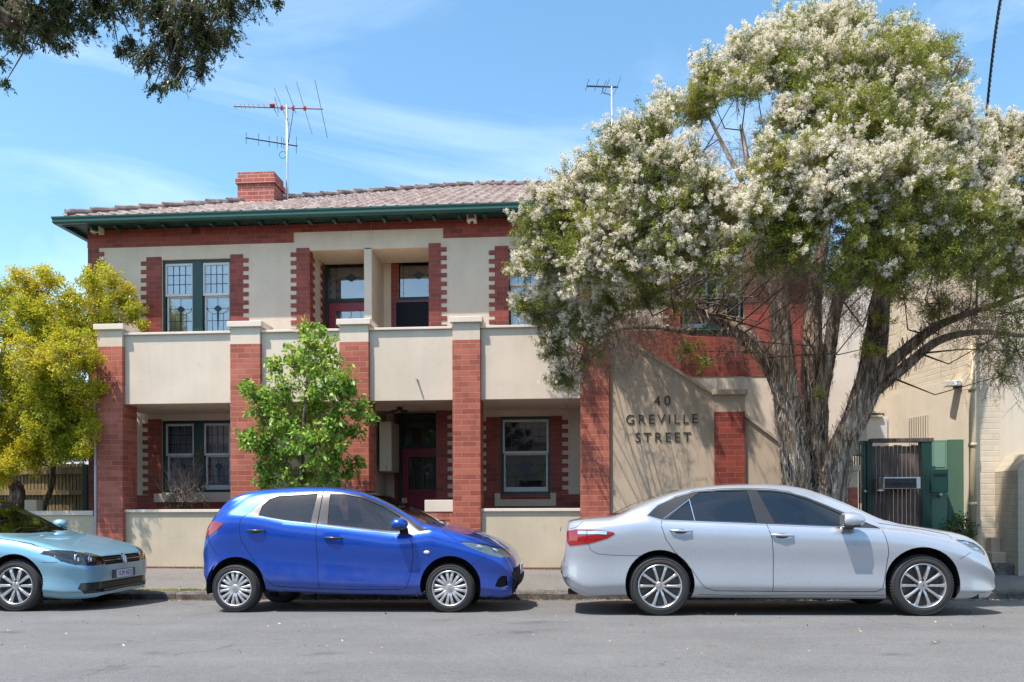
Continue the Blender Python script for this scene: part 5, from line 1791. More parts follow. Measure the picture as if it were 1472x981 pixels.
M['nrender'] = render_mat('neighbour_render', lin('#dacdb8'), .1)
X0, Y0 = PX(1403, 13.0), 13.0
DX, DY = -.138, .990
def S(s, out=0): return (X0 + DX * s - out * DY, Y0 + DY * s + out * DX)       # a point on the side wall, 'out' metres off it
def SW(px, py):
    u, v = _lv(px, py)
    k = (u * cos(TH) - sin(TH)) / (u * sin(TH) + cos(TH))
    s = (X0 - k * Y0) / (-DX + DY * k)
    y = Y0 + DY * s
    t = y / (u * sin(TH) + cos(TH))
    return s, CAMH + t * v
nb = thing('neighbour_house', (X0 + 2, 15, .2), 'cream painted brick house at the right edge, half hidden behind the flowering tree', 'house')
NH = 6.1
SL = SW(1257.5, 600)[0]
def wall_prism(s0, s1, o0, o1, z0, z1, name, m, parent, bevel=0):
    a, b, c, d = S(s0, o0), S(s1, o0), S(s1, o1), S(s0, o1)
    return MB().prism([a, b, c, d], z0, z1, axes='xy').build(name, m, parent, bevel=bevel)
MB().prism([S(0), S(SL), (X0 + 9, S(SL)[1]), (X0 + 9, 13.0)], .0, NH, axes='xy').build('wall', M['pbrick'], nb)
zl = SW(1299, 564)[1]
wall_prism(.02, SL - .02, -.01, .010, .2, zl, 'render_face', M['nrender'], nb)
xr0 = PX(1437, 13.0)
MB().box(xr0, X0 + 9, 12.988, 13.01, .2, NH - .3).build('render_face', M['nrender'], nb)
MB().box(X0 - .06, X0 + 9.1, 12.9, 13.25, NH, NH + .1).build('parapet_coping', M['cream_coping'], nb, bevel=.008)
# vent with dark vertical slots
s1, z1 = SW(1307, 602); s0, _ = SW(1335, 602); z0 = SW(1320, 652)[1]
vn = wall_prism(s0, s1, -.012, .016, z0, z1, 'vent', M['gap'], nb)
for i in range(9):
    a = s0 + (s1 - s0) * (i + .02) / 8.5
    wall_prism(a, a + (s1 - s0) * .055, .014, .03, z0, z1, 'vent_bar', M['nrender'], vn)
# two drain pipes
pp = X0 - .03
o = MB().tube([(PX(1398, 12.93), 12.93, .2), (PX(1398, 12.93), 12.93, PZ(1398, 470, 12.93))], .052, 16)
dpz = [PZ(1398, y, 12.93) for y in (725, 640, 560)]
o = o.build('drain_pipe', plain('cream_pipe', lin('#b9a786'), .4), nb, smooth=True)
for z in dpz: MB().tube([(PX(1398, 12.93), 12.93, z - .03), (PX(1398, 12.93), 12.93, z + .03)], .062, 16).build('pipe_collar', o.data.materials[0], o, smooth=True)
# security lamp on the corner
s, z = SW(1379, 552)
c = S(s, .1)
fl = thing('flood_lamp', (c[0], c[1], z), 'small white flood lamp box on the cream wall beside the drain pipe', 'lamp')
MB().obox((c[0], c[1], z), (.11, 0, 0), (0, .09, 0), (0, 0, .045)).build('housing', M['white_plastic'], fl, bevel=.01)
MB().obox((c[0] + .02, c[1] - .09, z), (.055, 0, 0), (0, .006, 0), (0, 0, .03)).build('lens', M['lens_reflector'], fl)
MB().obox((c[0] + .06, c[1], z - .055), (.05, 0, 0), (0, .05, 0), (0, 0, .02)).build('sensor', M['black'], fl, bevel=.008)
# white cabinet and its louvred hood at the far end of the side wall
ax0, az0 = P(1246, 655, 15.5); ax1, az1 = P(1276, 600, 15.5)
ac = thing('wall_cabinet', ((ax0 + ax1) / 2, 15.6, az0), 'tall white metal cabinet with louvred hood beyond the fence', 'cabinet')
MB().box(ax0, ax1, 15.5, 15.95, az0 - .9, az1).build('cabinet_body', plain('white_metal', lin('#c5c9cc'), .35), ac, bevel=.006)
MB().box(ax0 - .02, ax1 - .1, 15.45, 15.95, az1, az1 + .04).box(ax0, ax1 - .12, 15.5, 15.9, az1 + .08, az1 + .12).build('hood', plain('cream_metal_hood', lin('#c9bda8'), .4), ac, bevel=.004)
MB().box(ax0 + .02, ax1 - .04, 15.55, 15.9, az1 + .04, az1 + .08).build('louvre', M['gap'], ac)
MB().tube([(ax1 + .03, 15.6, az0 - .5), (ax1 + .03, 15.6, az1 + .25)], .012, 8).build('conduit', M['dark'], ac)
# farther wing of the same house
bx0, bx1 = PX(1176, 19.5), PX(1300, 19.5)
wg = thing('rear_building', ((bx0 + bx1) / 2, 19.5, .2), 'pale rendered rear building seen between the tree and the cream wall', 'building')
MB().box(bx0, bx1, 19.5, 25, 0, 6.4).build('wall', M['cream_coping'], wg)
x_, z_ = P(1231, 560, 19.4)
MB().box(PX(1222, 19.4), PX(1238, 19.4), 19.42, 19.5, PZ(1230, 592, 19.4), PZ(1230, 572, 19.4)).build('window', M['lens_dark'], wg)
MB().tube([(PX(1243, 19.2), 19.2, .2), (PX(1243, 19.2), 19.2, PZ(1243, 568, 19.2)), (PX(1252, 19.2), 19.2, PZ(1243, 560, 19.2))], .06, 12).build('downpipe', plain('pale_pipe', lin('#cfc6b4'), .4), wg, smooth=True)
for k in range(4):
    xx = PX(1219 + 5 * k, 19.4)
    MB().box(xx, xx + .03, 19.47, 19.5, PZ(1225, 650, 19.4), PZ(1225, 618, 19.4)).build('vent_slot', M['gap'], wg)
# steps and pier at the right edge
st = thing('entrance_pier', (PX(1475, 12.5), 12.5, .2), 'grey painted brick pier with sloping shoulder at the right edge', 'pier')
a, b = PX(1463, 12.35), PX(1530, 12.35)
zt, zs = PZ(1470, 652, 12.35), PZ(1463, 676, 12.35)
MB().prism([(a, .1), (b, .1), (b, zt), (a + .16, zt), (a, zs)], 12.35, 13.0, axes='xz').build('brick_face', painted_brick('grey_painted_brick', lin('#b3a894')), st, bevel=.006)
stp = thing('front_steps', (PX(1440, 12.7), 12.7, .2), 'worn concrete steps between the drain pipe and the grey pier', 'steps')
xa, xb = PX(1420, 12.6), a - .003
for k, (za, y0_) in enumerate(((.34, 12.45), (.50, 12.65), (.72, 12.82))):
    MB().box(xa + k * .08, xb, y0_, 12.985, .1, za).build('step', M['kerb'] if k == 0 else M['gable_cream'], stp, bevel=.012)

# ================================================================ gate, timber fence, letter boxes
def timber(name, c1, c2, sc=(60, 60, 3)):
    t = NT(name)
    geo = t.n('ShaderNodeNewGeometry')
    n = t.noise(t.coord(scale=sc), 1, 6, .65); n2 = t.noise(t.coord(), 4, 4)
    c = t.mix(1, t.ramp(n, [(.3, c1), (.7, c2)]), t.ramp(geo.outputs['Random Per Island'], [(0, gray(.65)), (1, gray(1.15))]), 'MULTIPLY')
    c = t.mix(.7, c, t.ramp(n2, [(.3, gray(.6)), (.7, gray(1.1))]), 'MULTIPLY')
    t.l(c, t.b.inputs['Base Color']); t.set(Roughness=.85); t.bump(n, .4, .004)
    return t.m
M['grey_timber'] = timber('weathered_timber', lin('#3f3230'), lin('#8a7a74'))
M['pale_timber'] = timber('pale_paling', lin('#6f5c3e'), lin('#b39b6c'))
def bars_x(name, px0, px1, pt, pb, Y, n, gap, m, parent, depth=.02, part='paling', fill=.86, zb=None):
    x0, x1 = PX(px0, Y), PX(px1, Y)
    zt = PZ((px0 + px1) / 2, pt, Y); z0 = zb if zb is not None else PZ((px0 + px1) / 2, pb, Y)
    w = (x1 - x0) / n
    for i in range(n):
        MB().box(x0 + i * w, x0 + i * w + w * fill, Y + random.uniform(-.003, .003), Y + depth, z0, zt - random.uniform(0, .02)).build(part, m, parent, bevel=.002)
YG = 13.05
gt = thing('pedestrian_gate', (PX(1228, YG), YG, .2), 'dark green barred metal gate beside the end pier of the stair wall', 'gate')
x0, x1 = PX(1213, YG), PX(1245, YG); zt = PZ(1228, 634, YG)
MB().box(x0, x1, YG, YG + .04, zt - .06, zt).box(x0, x1, YG, YG + .04, .35, .4).box(x0, x0 + .04, YG, YG + .04, .4, zt - .06).box(x1 - .04, x1, YG, YG + .04, .4, zt - .06).box(x0 + .04, x1 - .04, YG + .002, YG + .038, zt - .24, zt - .2).build('gate_frame', M['green_deep'], gt, bevel=.003)
for k in range(7):
    xx = x0 + .04 + (x1 - x0 - .08) * (k + .5) / 7
    MB().box(xx - .009, xx + .009, YG + .011, YG + .029, .4, zt - .06).build('bar', M['green_deep'], gt)
MB().ball((x1 - .03, YG - .03, PZ(1238, 707, YG)), .028, 12).build('gate_knob', M['steel'], gt, smooth=True)
fn = thing('timber_fence', (PX(1290, YG), YG, .2), 'weathered grey brown timber fence panel between dark green posts', 'fence')
bars_x('p', 1254, 1322, 640, 0, YG, 11, 0, M['grey_timber'], fn, zb=.2)
MB().box(PX(1245.5, YG), PX(1253.5, YG), YG - .02, YG + .07, .2, PZ(1250, 634, YG)).build('fence_post', M['green_deep'], fn, bevel=.004)
MB().box(PX(1323, YG), PX(1337.5, YG), YG - .05, YG + .1, .2, PZ(1330, 630, YG)).build('fence_post', plain('post_green', lin('#12382f'), .5), fn, bevel=.004)
MB().box(PX(1251, YG), PX(1340, YG), YG - .06, YG + .11, PZ(1295, 636, YG), PZ(1295, 630.5, YG)).build('fence_capping', M['grey_timber'], fn, bevel=.004)
lb = thing('letter_box_row', (PX(1294, YG - .15), YG - .1, PZ(1294, 703, YG)), 'long grey metal letter box row fixed to the timber fence', 'letter box')
x0, x1 = PX(1270, YG - .3), PX(1323, YG - .3); z0, z1 = PZ(1295, 703, YG - .3), PZ(1295, 686, YG - .3)
MB().box(x0, x1, YG - .3, YG - .001, z0, z1).build('box_body', M['steel'], lb, bevel=.006)
MB().box(x0 + .01, x1 - .06, YG - .306, YG - .298, z0 + .01, z1 - .02).build('front_panel', M['lens_dark'], lb, bevel=.002)
for k in range(5):
    xx = x0 + .02 + (x1 - x0 - .09) * k / 5
    MB().box(xx, xx + .07, YG - .312, YG - .305, z0 + .07, z0 + .085).build('letter_slot', M['gap'], lb)
MB().box(x0 - .06, x0 + .02, YG - .25, YG - .001, z0 - .03, z0 - .01).build('shelf', M['steel'], lb)
pg = thing('side_gate', (PX(1362, 13.3), 13.3, .2), 'light green painted panel gate against the cream wall', 'gate')
YS2 = 13.3
MB().box(PX(1336, YS2), PX(1362, YS2), YS2, YS2 + .04, .2, PZ(1350, 633, YS2)).build('gate_leaf', plain('light_green_paint', lin('#6b8d76'), .6), pg, bevel=.003)
MB().box(PX(1362.6, YS2), PX(1385, YS2), YS2 - .01, YS2 + .04, .2, PZ(1374, 632, YS2)).build('gate_leaf', plain('mid_green_paint', lin('#4f6f5c'), .6), pg, bevel=.003)
MB().box(PX(1343, YS2), PX(1358, YS2), YS2 - .006, YS2, PZ(1350, 672, YS2), PZ(1350, 637, YS2)).build('raised_panel', plain('light_green_trim', lin('#7a9a86'), .5), pg, bevel=.002)
MB().ball((PX(1350, YS2), YS2 - .03, PZ(1350, 712, YS2)), .035, 12).build('gate_knob', M['steel'], pg, smooth=True)
gb = thing('letter_box', (PX(1350, 13.1), 13.0, PZ(1350, 708, 13.1)), 'dark green single letter box beside the light green gate', 'letter box')
MB().box(PX(1337.8, 12.98), PX(1363, 12.98), 12.98, 13.2, PZ(1350, 708, 12.98), PZ(1350, 675, 12.98)).build('box_body', M['green'], gb, bevel=.006)
MB().box(PX(1341, 12.98), PX(1360, 12.98), 12.972, 12.981, PZ(1350, 684, 12.98), PZ(1350, 681, 12.98)).build('letter_slot', M['gap'], gb)

# ================================================================ left of the block
lw = thing('garden_wall', (PX(60, 13.0), 13.0, .2), 'low grey cream wall behind the light blue car, left of the downpipe', 'garden wall')
xl0, xl1 = -16, PX(137, 12.98) - .03
MB().box(xl0, xl1, 12.98, 13.15, .1, PZ(100, 741, 12.98)).build('render_face', M['cream_low'], lw)
MB().box(xl0, xl1, 12.95, 13.18, PZ(100, 741, 12.98), PZ(100, 734.5, 12.98)).build('coping', M['cream_coping'], lw, bevel=.006)
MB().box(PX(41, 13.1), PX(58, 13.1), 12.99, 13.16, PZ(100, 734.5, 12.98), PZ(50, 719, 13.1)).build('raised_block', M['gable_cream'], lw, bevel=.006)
pf = thing('paling_fence', (PX(80, 14.4), 14.4, .2), 'pale timber paling fence under the yellow green tree', 'fence')
bars_x('p', -40, 120, 667, 0, 14.4, 32, 0, M['pale_timber'], pf, zb=.2, fill=.8)
for yy in (678, 708):
    MB().box(PX(-40, 14.36), PX(119, 14.36), 14.34, 14.398, PZ(80, yy + 4, 14.36), PZ(80, yy - 3, 14.36)).build('rail', M['pale_timber'], pf, bevel=.003)
MB().box(PX(-40, 14.44), PX(119, 14.44), 14.43, 14.44, .2, PZ(80, 672, 14.4)).build('dark_backing', M['dark'], pf)  # near-black sheet close behind the palings, seen through their gaps
MB().box(PX(120.5, 14.35), PX(126.5, 14.35), 14.3, 14.42, .2, PZ(123, 668, 14.4)).build('fence_post', M['green_deep'], pf)
hs_ = thing('weatherboard_house', (-16, 20, .2), 'white weatherboard house glimpsed through the yellow green tree', 'house')
hx0, hx1 = -24, PX(137, 18.5) 
MB().box(hx0, hx1, 18.5, 27, .1, 3.6).build('wall', plain('white_boards', lin('#c9ccd0'), .6), hs_)
for i in range(20):
    MB().prism([(18.47, .3 + i * .16), (18.5, .3 + i * .16), (18.5, .46 + i * .16), (18.488, .46 + i * .16)], hx0, hx1, axes='yz').build('weatherboard', plain('w', lin('#c9ccd0'), .6) if i == 0 else bpy.data.objects['weatherboard'].data.materials[0], hs_)
MB().prism([(18.1, 3.6), (27.4, 3.6), (22.75, 4.9)], hx0 - .3, hx1 + .3, axes='yz').build('roof', plain('grey_iron_roof', lin('#7d7f82'), .5), hs_)

# ================================================================ aerials on the roof
def aerial1():
    Y = 16.6
    x, zt = P(412.5, 152, Y); zb = PZ(412.5, 300, Y)
    r = thing('tv_aerial', (x, Y, zb), 'large roof aerial with two booms and long raking rods beside the chimney', 'aerial', 'roof aerials')
    MB().tube([(x, Y, zb - .6), (x, Y, zt)], .026, 10).build('mast', M['steel'], r, smooth=True)
    def pt(px, py, dy=0): a = P(px, py, Y + dy); return (a[0], Y + dy, a[1])
    m_ = MB().tube([pt(336, 153), pt(464, 157)], .014, 6); m_.build('boom', plain('aerial_metal', lin('#4a4550'), .5, .5), r)
    rod = plain('aerial_rod', lin('#3c4a63'), .5, .5)
    for (a, b) in (((394, 127), (416, 181)), ((410.5, 123), (425.5, 163)), ((426, 118), (448.5, 193)), ((452.5, 115), (470.5, 198))):
        # the long rods rake away from the viewer
        MB().tube([pt(*a, .3), pt(*b, -.3)], .008, 5).build('rod', rod, r)
        c = ((a[0] + b[0]) / 2, 155.5)
    for px in (405, 421.5, 438): MB().ball(pt(px, 155.3 + (px - 405) * .02), .05, 8, (.8, 1, 1.2)).build('clamp', M['orange'], r)
    MB().ball(pt(391.5, 151.5), .055, 8, (1.2, 1, .8)).build('clamp', M['orange'], r)
    for px in (337.5, 345, 351, 357, 363.5, 371, 379, 387): MB().tube([pt(px, 149.5, .2), pt(px + 2, 156.5, -.2)], .006, 5).build('rod', rod, r)
    for (a, b) in (((395, 140), (400.5, 162)), ((393, 155), (399.5, 167))): MB().tube([pt(*a, .1), pt(*b, -.1)], .008, 5).build('rod', rod, r)
    MB().tube([pt(422, 158), pt(414.5, 206)], .008, 5).build('stay', rod, r)
    m_ = MB().tube([pt(353, 198), pt(427.5, 210)], .018, 6); m_.build('boom', plain('aerial_blue', lin('#22405e'), .5, .4), r)
    for (px, py, h) in ((354, 198.5, 8), (372, 201, 9), (387, 203, 8), (398.5, 205, 9), (404.5, 205, 8), (408, 207, 8), (426, 209, 12)):
        MB().tube([pt(px, py - h, .0), pt(px, py + h, 0)], .006, 5).build('rod', rod, r)
    c = pt(406.5, 223); MB().tube([(c[0] + .075 * cos(q), c[1], c[2] + .075 * sin(q)) for q in np.linspace(0, 2 * pi, 15)], .006, 5).build('cable_loop', rod, r)
def aerial2():
    Y = 19.0
    x, zt = P(879.5, 125, Y)
    r = thing('tv_aerial', (x, Y, 8), 'small roof aerial with one short boom above the flowering tree', 'aerial', 'roof aerials')
    zb = zr + max(0, min(x - ex0, ex1 - x, Y - ey0)) * PITCH
    MB().tube([(x, Y, zb - .1), (x - .0, Y, zt)], .026, 10).build('mast', M['steel'], r, smooth=True)
    def pt(px, py, dy=0): a = P(px, py, Y + dy); return (a[0], Y + dy, a[1])
    rod = plain('aerial_rod', lin('#33445c'), .5, .4)
    MB().tube([pt(843.5, 124), pt(888.5, 125.5)], .02, 6).build('boom', rod, r)
    for (a, b) in (((846.5, 114), (841.5, 130.5)), ((860.5, 114), (854.5, 130.5)), ((875.5, 114.5), (869, 134)), ((871.5, 116), (864, 136)), ((892.5, 110.5), (882.5, 136))):
        MB().tube([pt(*a, .2), pt(*b, -.2)], .008, 5).build('rod', rod, r)
    MB().tube([pt(866, 127), pt(867, 134), pt(876, 136), pt(878.5, 139)], .01, 5).build('cable_loop', rod, r)
aerial1(); aerial2()

# overhead service cable
a1 = P(1450, -60, 9.0); a2 = P(1418, 170, 11.5); a3 = P(1401, 455, 13.0)
A, C_ = Vector((a1[0], 9.0, a1[1])), Vector((a3[0], 12.95, a3[1]))
Bm = Vector((a2[0], 11.5, a2[1]))
pts = [A * (1 - t) ** 2 + (Bm * 2 - A * .5 - C_ * .5) * 2 * t * (1 - t) + C_ * t * t for t in np.linspace(0, 1, 40)]
far_ = A + (A - pts[1]) * 22
cb2 = MB()
for ph in (0, 2.1, 4.2):
    L_ = [far_] + pts
    n = 160; q = []
    for i in range(n + 1):
        f = i / n * (len(L_) - 1); k = min(int(f), len(L_) - 2); p = L_[k].lerp(L_[k + 1], f - k)
        q.append(p + Vector((cos(i * .9 + ph), 0, sin(i * .9 + ph))) * .012)
    cb2.tube(q, .009, 5)
o = cb2.build('overhead_cable', M['black']); tag(o, 'black twisted overhead cable coming down behind the flowering tree at the right', 'cable')


# ================================================================ across the street, behind the camera: mirrored in paint and glass
oh = thing('terrace_row', (0, -14, 0), 'long cream terrace across the street behind the viewpoint, seen only in reflections', 'house')
MB().box(-40, 40, -22, -14, -.2, 4.6).build('wall', M['cream'], oh)
MB().prism([(-22.4, 4.6), (-13.6, 4.6), (-18, 6.6)], -40.4, 40.4, axes='yz').build('roof', M['grey_timber'], oh)
for k in range(24):
    x = -38 + k * 3.2
    if k % 3 == 0: MB().box(x, x + 1, -14.02, -13.96, .1, 2.3).build('door', M['maroon'], oh)
    else: MB().box(x, x + 1.2, -14.02, -13.96, 1.0, 2.6).build('window', M['lens_dark'], oh)
# ================================================================ trees
from mathutils import noise as mnoise
def unit(n):
    v = RNG.normal(size=(n, 3)); return v / np.linalg.norm(v, axis=1)[:, None]

def leaf_quads(c, d, L, Wd, fold=.25):
    """rhomb leaves with centre c, direction d"""
    n = len(c)
    d = d / np.maximum(1e-6, np.linalg.norm(d, axis=1))[:, None]
    s = np.cross(d, unit(n)); s /= np.maximum(1e-6, np.linalg.norm(s, axis=1))[:, None]
    u = np.cross(d, s)
    L = (L * RNG.uniform(.45, 1.4, n))[:, None]; Wd = (Wd * RNG.uniform(.7, 1.25, n))[:, None]
    V = np.stack([c - d * L / 2, c + s * Wd / 2 - d * L * .05 + u * Wd * fold, c + d * L / 2, c - s * Wd / 2 - d * L * .05 + u * Wd * fold], 1)
    return V.reshape(-1, 3)

def to_quads(name, Vs, mats, parent, mi=None):
    V = np.concatenate(Vs); F_ = np.arange(len(V)).reshape(-1, 4)
    return npmesh(name, V, F_, mats, parent, mi)

def pos(px, py, Y):
    x, z = P(px, py, Y); return np.array((x, Y, z))

def bark_tube(mb_, pts, rad, n=26, ridge=.16, seed=0.0, sub_=6):
    """tapering stem with long bark ridges"""
    P_ = [Vector(p) for p in pts]
    q, rr = [], []
    for i in range(len(P_) - 1):
        for k in range(sub_):
            t = k / sub_
            a = P_[max(i - 1, 0)]; b = P_[i]; c = P_[i + 1]; d = P_[min(i + 2, len(P_) - 1)]
            q.append(.5 * ((2 * b) + (c - a) * t + (2 * a - 5 * b + 4 * c - d) * t * t + (3 * b - a - 3 * c + d) * t ** 3))
            rr.append(rad[i] * (1 - t) + rad[i + 1] * t)
    q.append(P_[-1]); rr.append(rad[-1])
    base = len(mb_.v)
    a = Vector((1, 0, 0))
    for i, p in enumerate(q):
        t = (q[min(i + 1, len(q) - 1)] - q[max(i - 1, 0)]).normalized()
        a = (a - t * a.dot(t)).normalized(); b = t.cross(a)
        for k in range(n):
            th = 2 * pi * k / n
            w = mnoise.noise(Vector((cos(th) * 1.6, sin(th) * 1.6, i * .10 + seed))) * ridge * 1.6 + mnoise.noise(Vector((cos(th) * 5, sin(th) * 5, i * .22 + seed * 2))) * ridge
            mb_.v.append(tuple(p + (a * cos(th) + b * sin(th)) * rr[i] * (1 + w)))
    for i in range(len(q) - 1):
        for k in range(n):
            mb_.f.append((base + i * n + k, base + i * n + (k + 1) % n, base + (i + 1) * n + (k + 1) % n, base + (i + 1) * n + k)); mb_.mi.append(0)
    return q, rr

def bark_mat(name, dark, mid, pale, sc=(16, 16, 1.8), lo=.36, hi=.68, bump=1.0):
    t = NT(name)
    n = t.noise(t.coord(scale=sc), 1, 8, .65)
    n2 = t.noise(t.coord(scale=(sc[0] * 3, sc[1] * 3, sc[2] * 4)), 1, 5, .7)
    c = t.ramp(n, [(lo, dark), ((lo + hi) / 2, mid), (hi, pale)])
    c = t.mix(.7, c, t.ramp(n2, [(.3, gray(.45)), (.62, gray(1.15))]), 'MULTIPLY')
    t.l(c, t.b.inputs['Base Color']); t.set(Roughness=.9)
    t.b.inputs['Specular IOR Level'].default_value = .15
    t.bump(n, bump, .03)
    return t.m

M['paperbark'] = bark_mat('paperbark', lin('#43332a'), lin('#94846f'), lin('#ddd2c6'))
M['flake'] = leaf_mat('bark_flakes', [(.15, lin('#54423a')), (.45, lin('#9a887a')), (.75, lin('#d9cfc4')), (.95, lin('#b98a66'))], .15, .9, .1)
M['twig'] = plain('twig', lin('#7d6b5c'), .9)
M['branch'] = bark_mat('branch_bark', lin('#3c3128'), lin('#6c5e53'), lin('#a09284'), (30, 30, 8))

def twigs(pairs, r0, r1=None):
    """many thin tapering twigs (three-sided) from a to b through a bent middle"""
    A = np.array([p[0] for p in pairs]); B = np.array([p[1] for p in pairs]); n = len(A)
    d = B - A; L = np.linalg.norm(d, axis=1)[:, None]
    mid = (A + B) / 2 + unit(n) * L * .09
    s = np.cross(d, unit(n)); s /= np.maximum(1e-6, np.linalg.norm(s, axis=1))[:, None]
    u = np.cross(d / np.maximum(L, 1e-6), s)
    r0 = np.broadcast_to(np.asarray(r0, float), (n,))[:, None]
    ring = lambda c, r: [c + s * r, c + (-.5 * s + .87 * u) * r, c + (-.5 * s - .87 * u) * r]
    R = ring(A, r0) + ring(mid, r0 * .7) + ring(B, r0 * .3)
    V = np.stack(R, 1).reshape(-1, 3)
    f = np.array([(0, 1, 4, 3), (1, 2, 5, 4), (2, 0, 3, 5), (3, 4, 7, 6), (4, 5, 8, 7), (5, 3, 6, 8)])
    F_ = (f[None] + (np.arange(n) * 9)[:, None, None]).reshape(-1, 4)
    return V, F_

def join(parts):
    Vs, Fs, k = [], [], 0
    for V, F_ in parts:
        Vs.append(V); Fs.append(F_ + k); k += len(V)
    return np.concatenate(Vs), np.concatenate(Fs)

# ---------------------------------------------------------------- the white-flowering paperbark
YT = 11.65
root_x, _ = P(1176, 790, YT)
mel = thing('paperbark_tree', (root_x, YT, .1), 'big many stemmed paperbark tree covered in white flowers over the silver sedan', 'tree')
S_ = 11.4 / FPX
def stem(pts, dy=None, seed=0):
    out, rad = [], []
    big = pts[0][1] >= 780
    for i, (px, py, r) in enumerate(pts):
        Y = YT + (dy[i] if dy else 0)
        if py >= 780:
            x, _ = P(px, py, Y); out.append((x, Y, .0))
        else:
            out.append(tuple(pos(px, py, Y)))
        rad.append(r * S_ * (.59 if big else .52))
    return out, rad
stems = [
    ([(1158, 800, 44), (1153, 730, 38), (1143, 660, 33), (1134, 600, 30), (1128, 540, 27), (1122, 460, 22), (1116, 390, 17), (1098, 320, 12), (1078, 250, 8), (1065, 180, 4)], [0, 0, -.05, -.1, -.1, -.1, -.1, 0, .2, .3]),
    ([(1172, 800, 44), (1174, 730, 34), (1171, 660, 28), (1170, 590, 28), (1168, 520, 24), (1170, 430, 20), (1182, 350, 15), (1196, 260, 10), (1204, 160, 6), (1210, 90, 3)], [.1, .1, .15, .2, .2, .25, .3, .3, .2, .1]),
    ([(1172, 610, 20), (1188, 530, 19), (1200, 450, 16), (1222, 370, 12), (1250, 280, 9), (1290, 180, 5)], [.1, .0, -.1, -.2, -.3, -.4]),
    ([(1186, 800, 42), (1193, 720, 36), (1208, 650, 31), (1234, 590, 28), (1252, 540, 28), (1258, 490, 25), (1268, 430, 20), (1286, 350, 14), (1320, 260, 9), (1350, 180, 5)], [-.05, -.1, -.1, -.1, -.1, -.1, -.1, 0, .1, .2]),
    ([(1256, 545, 20), (1300, 505, 14), (1345, 470, 12), (1400, 448, 8), (1450, 432, 5), (1500, 415, 2)], [-.1, -.2, -.4, -.5, -.55, -.6]),
    ([(1250, 570, 16), (1300, 528, 13), (1345, 492, 11), (1400, 478, 8), (1460, 482, 5), (1515, 490, 2)], [-.1, -.1, -.2, -.1, 0, 0]),
    ([(1132, 590, 20), (1108, 528, 21), (1078, 490, 19), (1042, 464, 16), (1000, 442, 13), (950, 412, 10), (890, 380, 7), (820, 360, 4)], [-.1, -.2, -.3, -.4, -.5, -.55, -.6, -.6]),
    ([(1060, 480, 9), (1000, 478, 8), (930, 470, 6), (870, 480, 4), (820, 520, 2)], [-.3, -.3, -.2, -.1, 0]),
    ([(1118, 430, 12), (1085, 390, 9), (1050, 340, 7), (1000, 290, 5), (940, 240, 3)], [0, .2, .4, .5, .5]),
    ([(1200, 440, 10), (1240, 400, 8), (1300, 350, 6), (1380, 300, 4), (1440, 260, 3)], [0, -.3, -.6, -.8, -.9]),
    ([(1105, 360, 9), (1070, 270, 7), (1040, 210, 5), (1010, 150, 3)], [.1, .4, .6, .6]),
]
tb = MB(); nodes_ = []; flV = []
for i, (p, dy) in enumerate(stems):
    pts_, rad = stem(p, dy)
    q, rr = bark_tube(tb, pts_, rad, 30, .17, i * 7.3)
    for a, r in zip(q, rr): nodes_.append((np.array(a), r))
    # peeling strips of bark
    for k in range(0, len(q) - 1):
        if rr[k] < .06: continue
        m = int(95 * rr[k] / .3)
        c0 = np.array(q[k])
        th = RNG.uniform(0, 2 * pi, m)
        rad_ = np.stack([np.cos(th), np.sin(th), RNG.uniform(-.2, .2, m)], 1)
        cc = c0 + rad_ * rr[k] * RNG.uniform(1.0, 1.16, m)[:, None] + np.stack([np.zeros(m), np.zeros(m), RNG.uniform(-.1, .1, m)], 1)
        up_ = np.stack([RNG.normal(0, .2, m), RNG.normal(0, .2, m), np.ones(m)], 1) + rad_ * RNG.uniform(-.2, .5, m)[:, None]
        up_ /= np.linalg.norm(up_, axis=1)[:, None]
        tang = np.cross(up_, rad_); tang /= np.linalg.norm(tang, axis=1)[:, None]
        Lk = RNG.uniform(.04, .2, m)[:, None]; Wk = RNG.uniform(.003, .013, m)[:, None]
        flV.append(np.stack([cc - up_ * Lk / 2 - tang * Wk / 2, cc - up_ * Lk / 2 + tang * Wk / 2, cc + up_ * Lk / 2 + tang * Wk * .6 + rad_ * .012, cc + up_ * Lk / 2 - tang * Wk * .6 + rad_ * .012], 1).reshape(-1, 3))
trunk = tb.build('trunk', M['paperbark'], mel, smooth=True)
to_quads('peeling_bark', flV, M['flake'], trunk)

B_TOP = [(1150, 38, 50), (1210, 30, 46), (1290, 45, 42), (1340, 68, 42), (1080, 66, 42), (1120, 90, 52), (1230, 92, 58), (1300, 112, 55), (1368, 108, 30), (1022, 118, 38), (1060, 135, 42), (958, 146, 28), (1000, 150, 34), (938, 188, 40), (890, 205, 36), (1165, 150, 50), (1250, 170, 58), (1330, 170, 58), (1380, 190, 36),
         (868, 250, 46), (822, 268, 38), (930, 250, 46), (985, 235, 36), (788, 292, 32), (765, 325, 32), (805, 330, 42), (860, 318, 48), (920, 318, 48), (975, 305, 44), (1035, 300, 38), (1115, 235, 46), (1172, 232, 52), (1235, 250, 50), (1150, 285, 46), (1210, 298, 50), (1265, 312, 48), (1300, 250, 58), (1345, 290, 55), (1398, 235, 44), (1440, 205, 40), (1475, 205, 45), (1440, 262, 55), (1400, 310, 55), (1465, 320, 55)]
B_MID = [(752, 385, 26), (790, 378, 38), (842, 385, 44), (900, 378, 44), (958, 362, 44), (1012, 360, 38), (752, 442, 20), (775, 450, 30), (802, 450, 36), (795, 500, 30), (812, 545, 24), (835, 470, 34), (875, 440, 36), (925, 425, 36), (1240, 370, 38), (1290, 372, 46), (1350, 368, 50), (1400, 378, 46), (1455, 395, 46)]
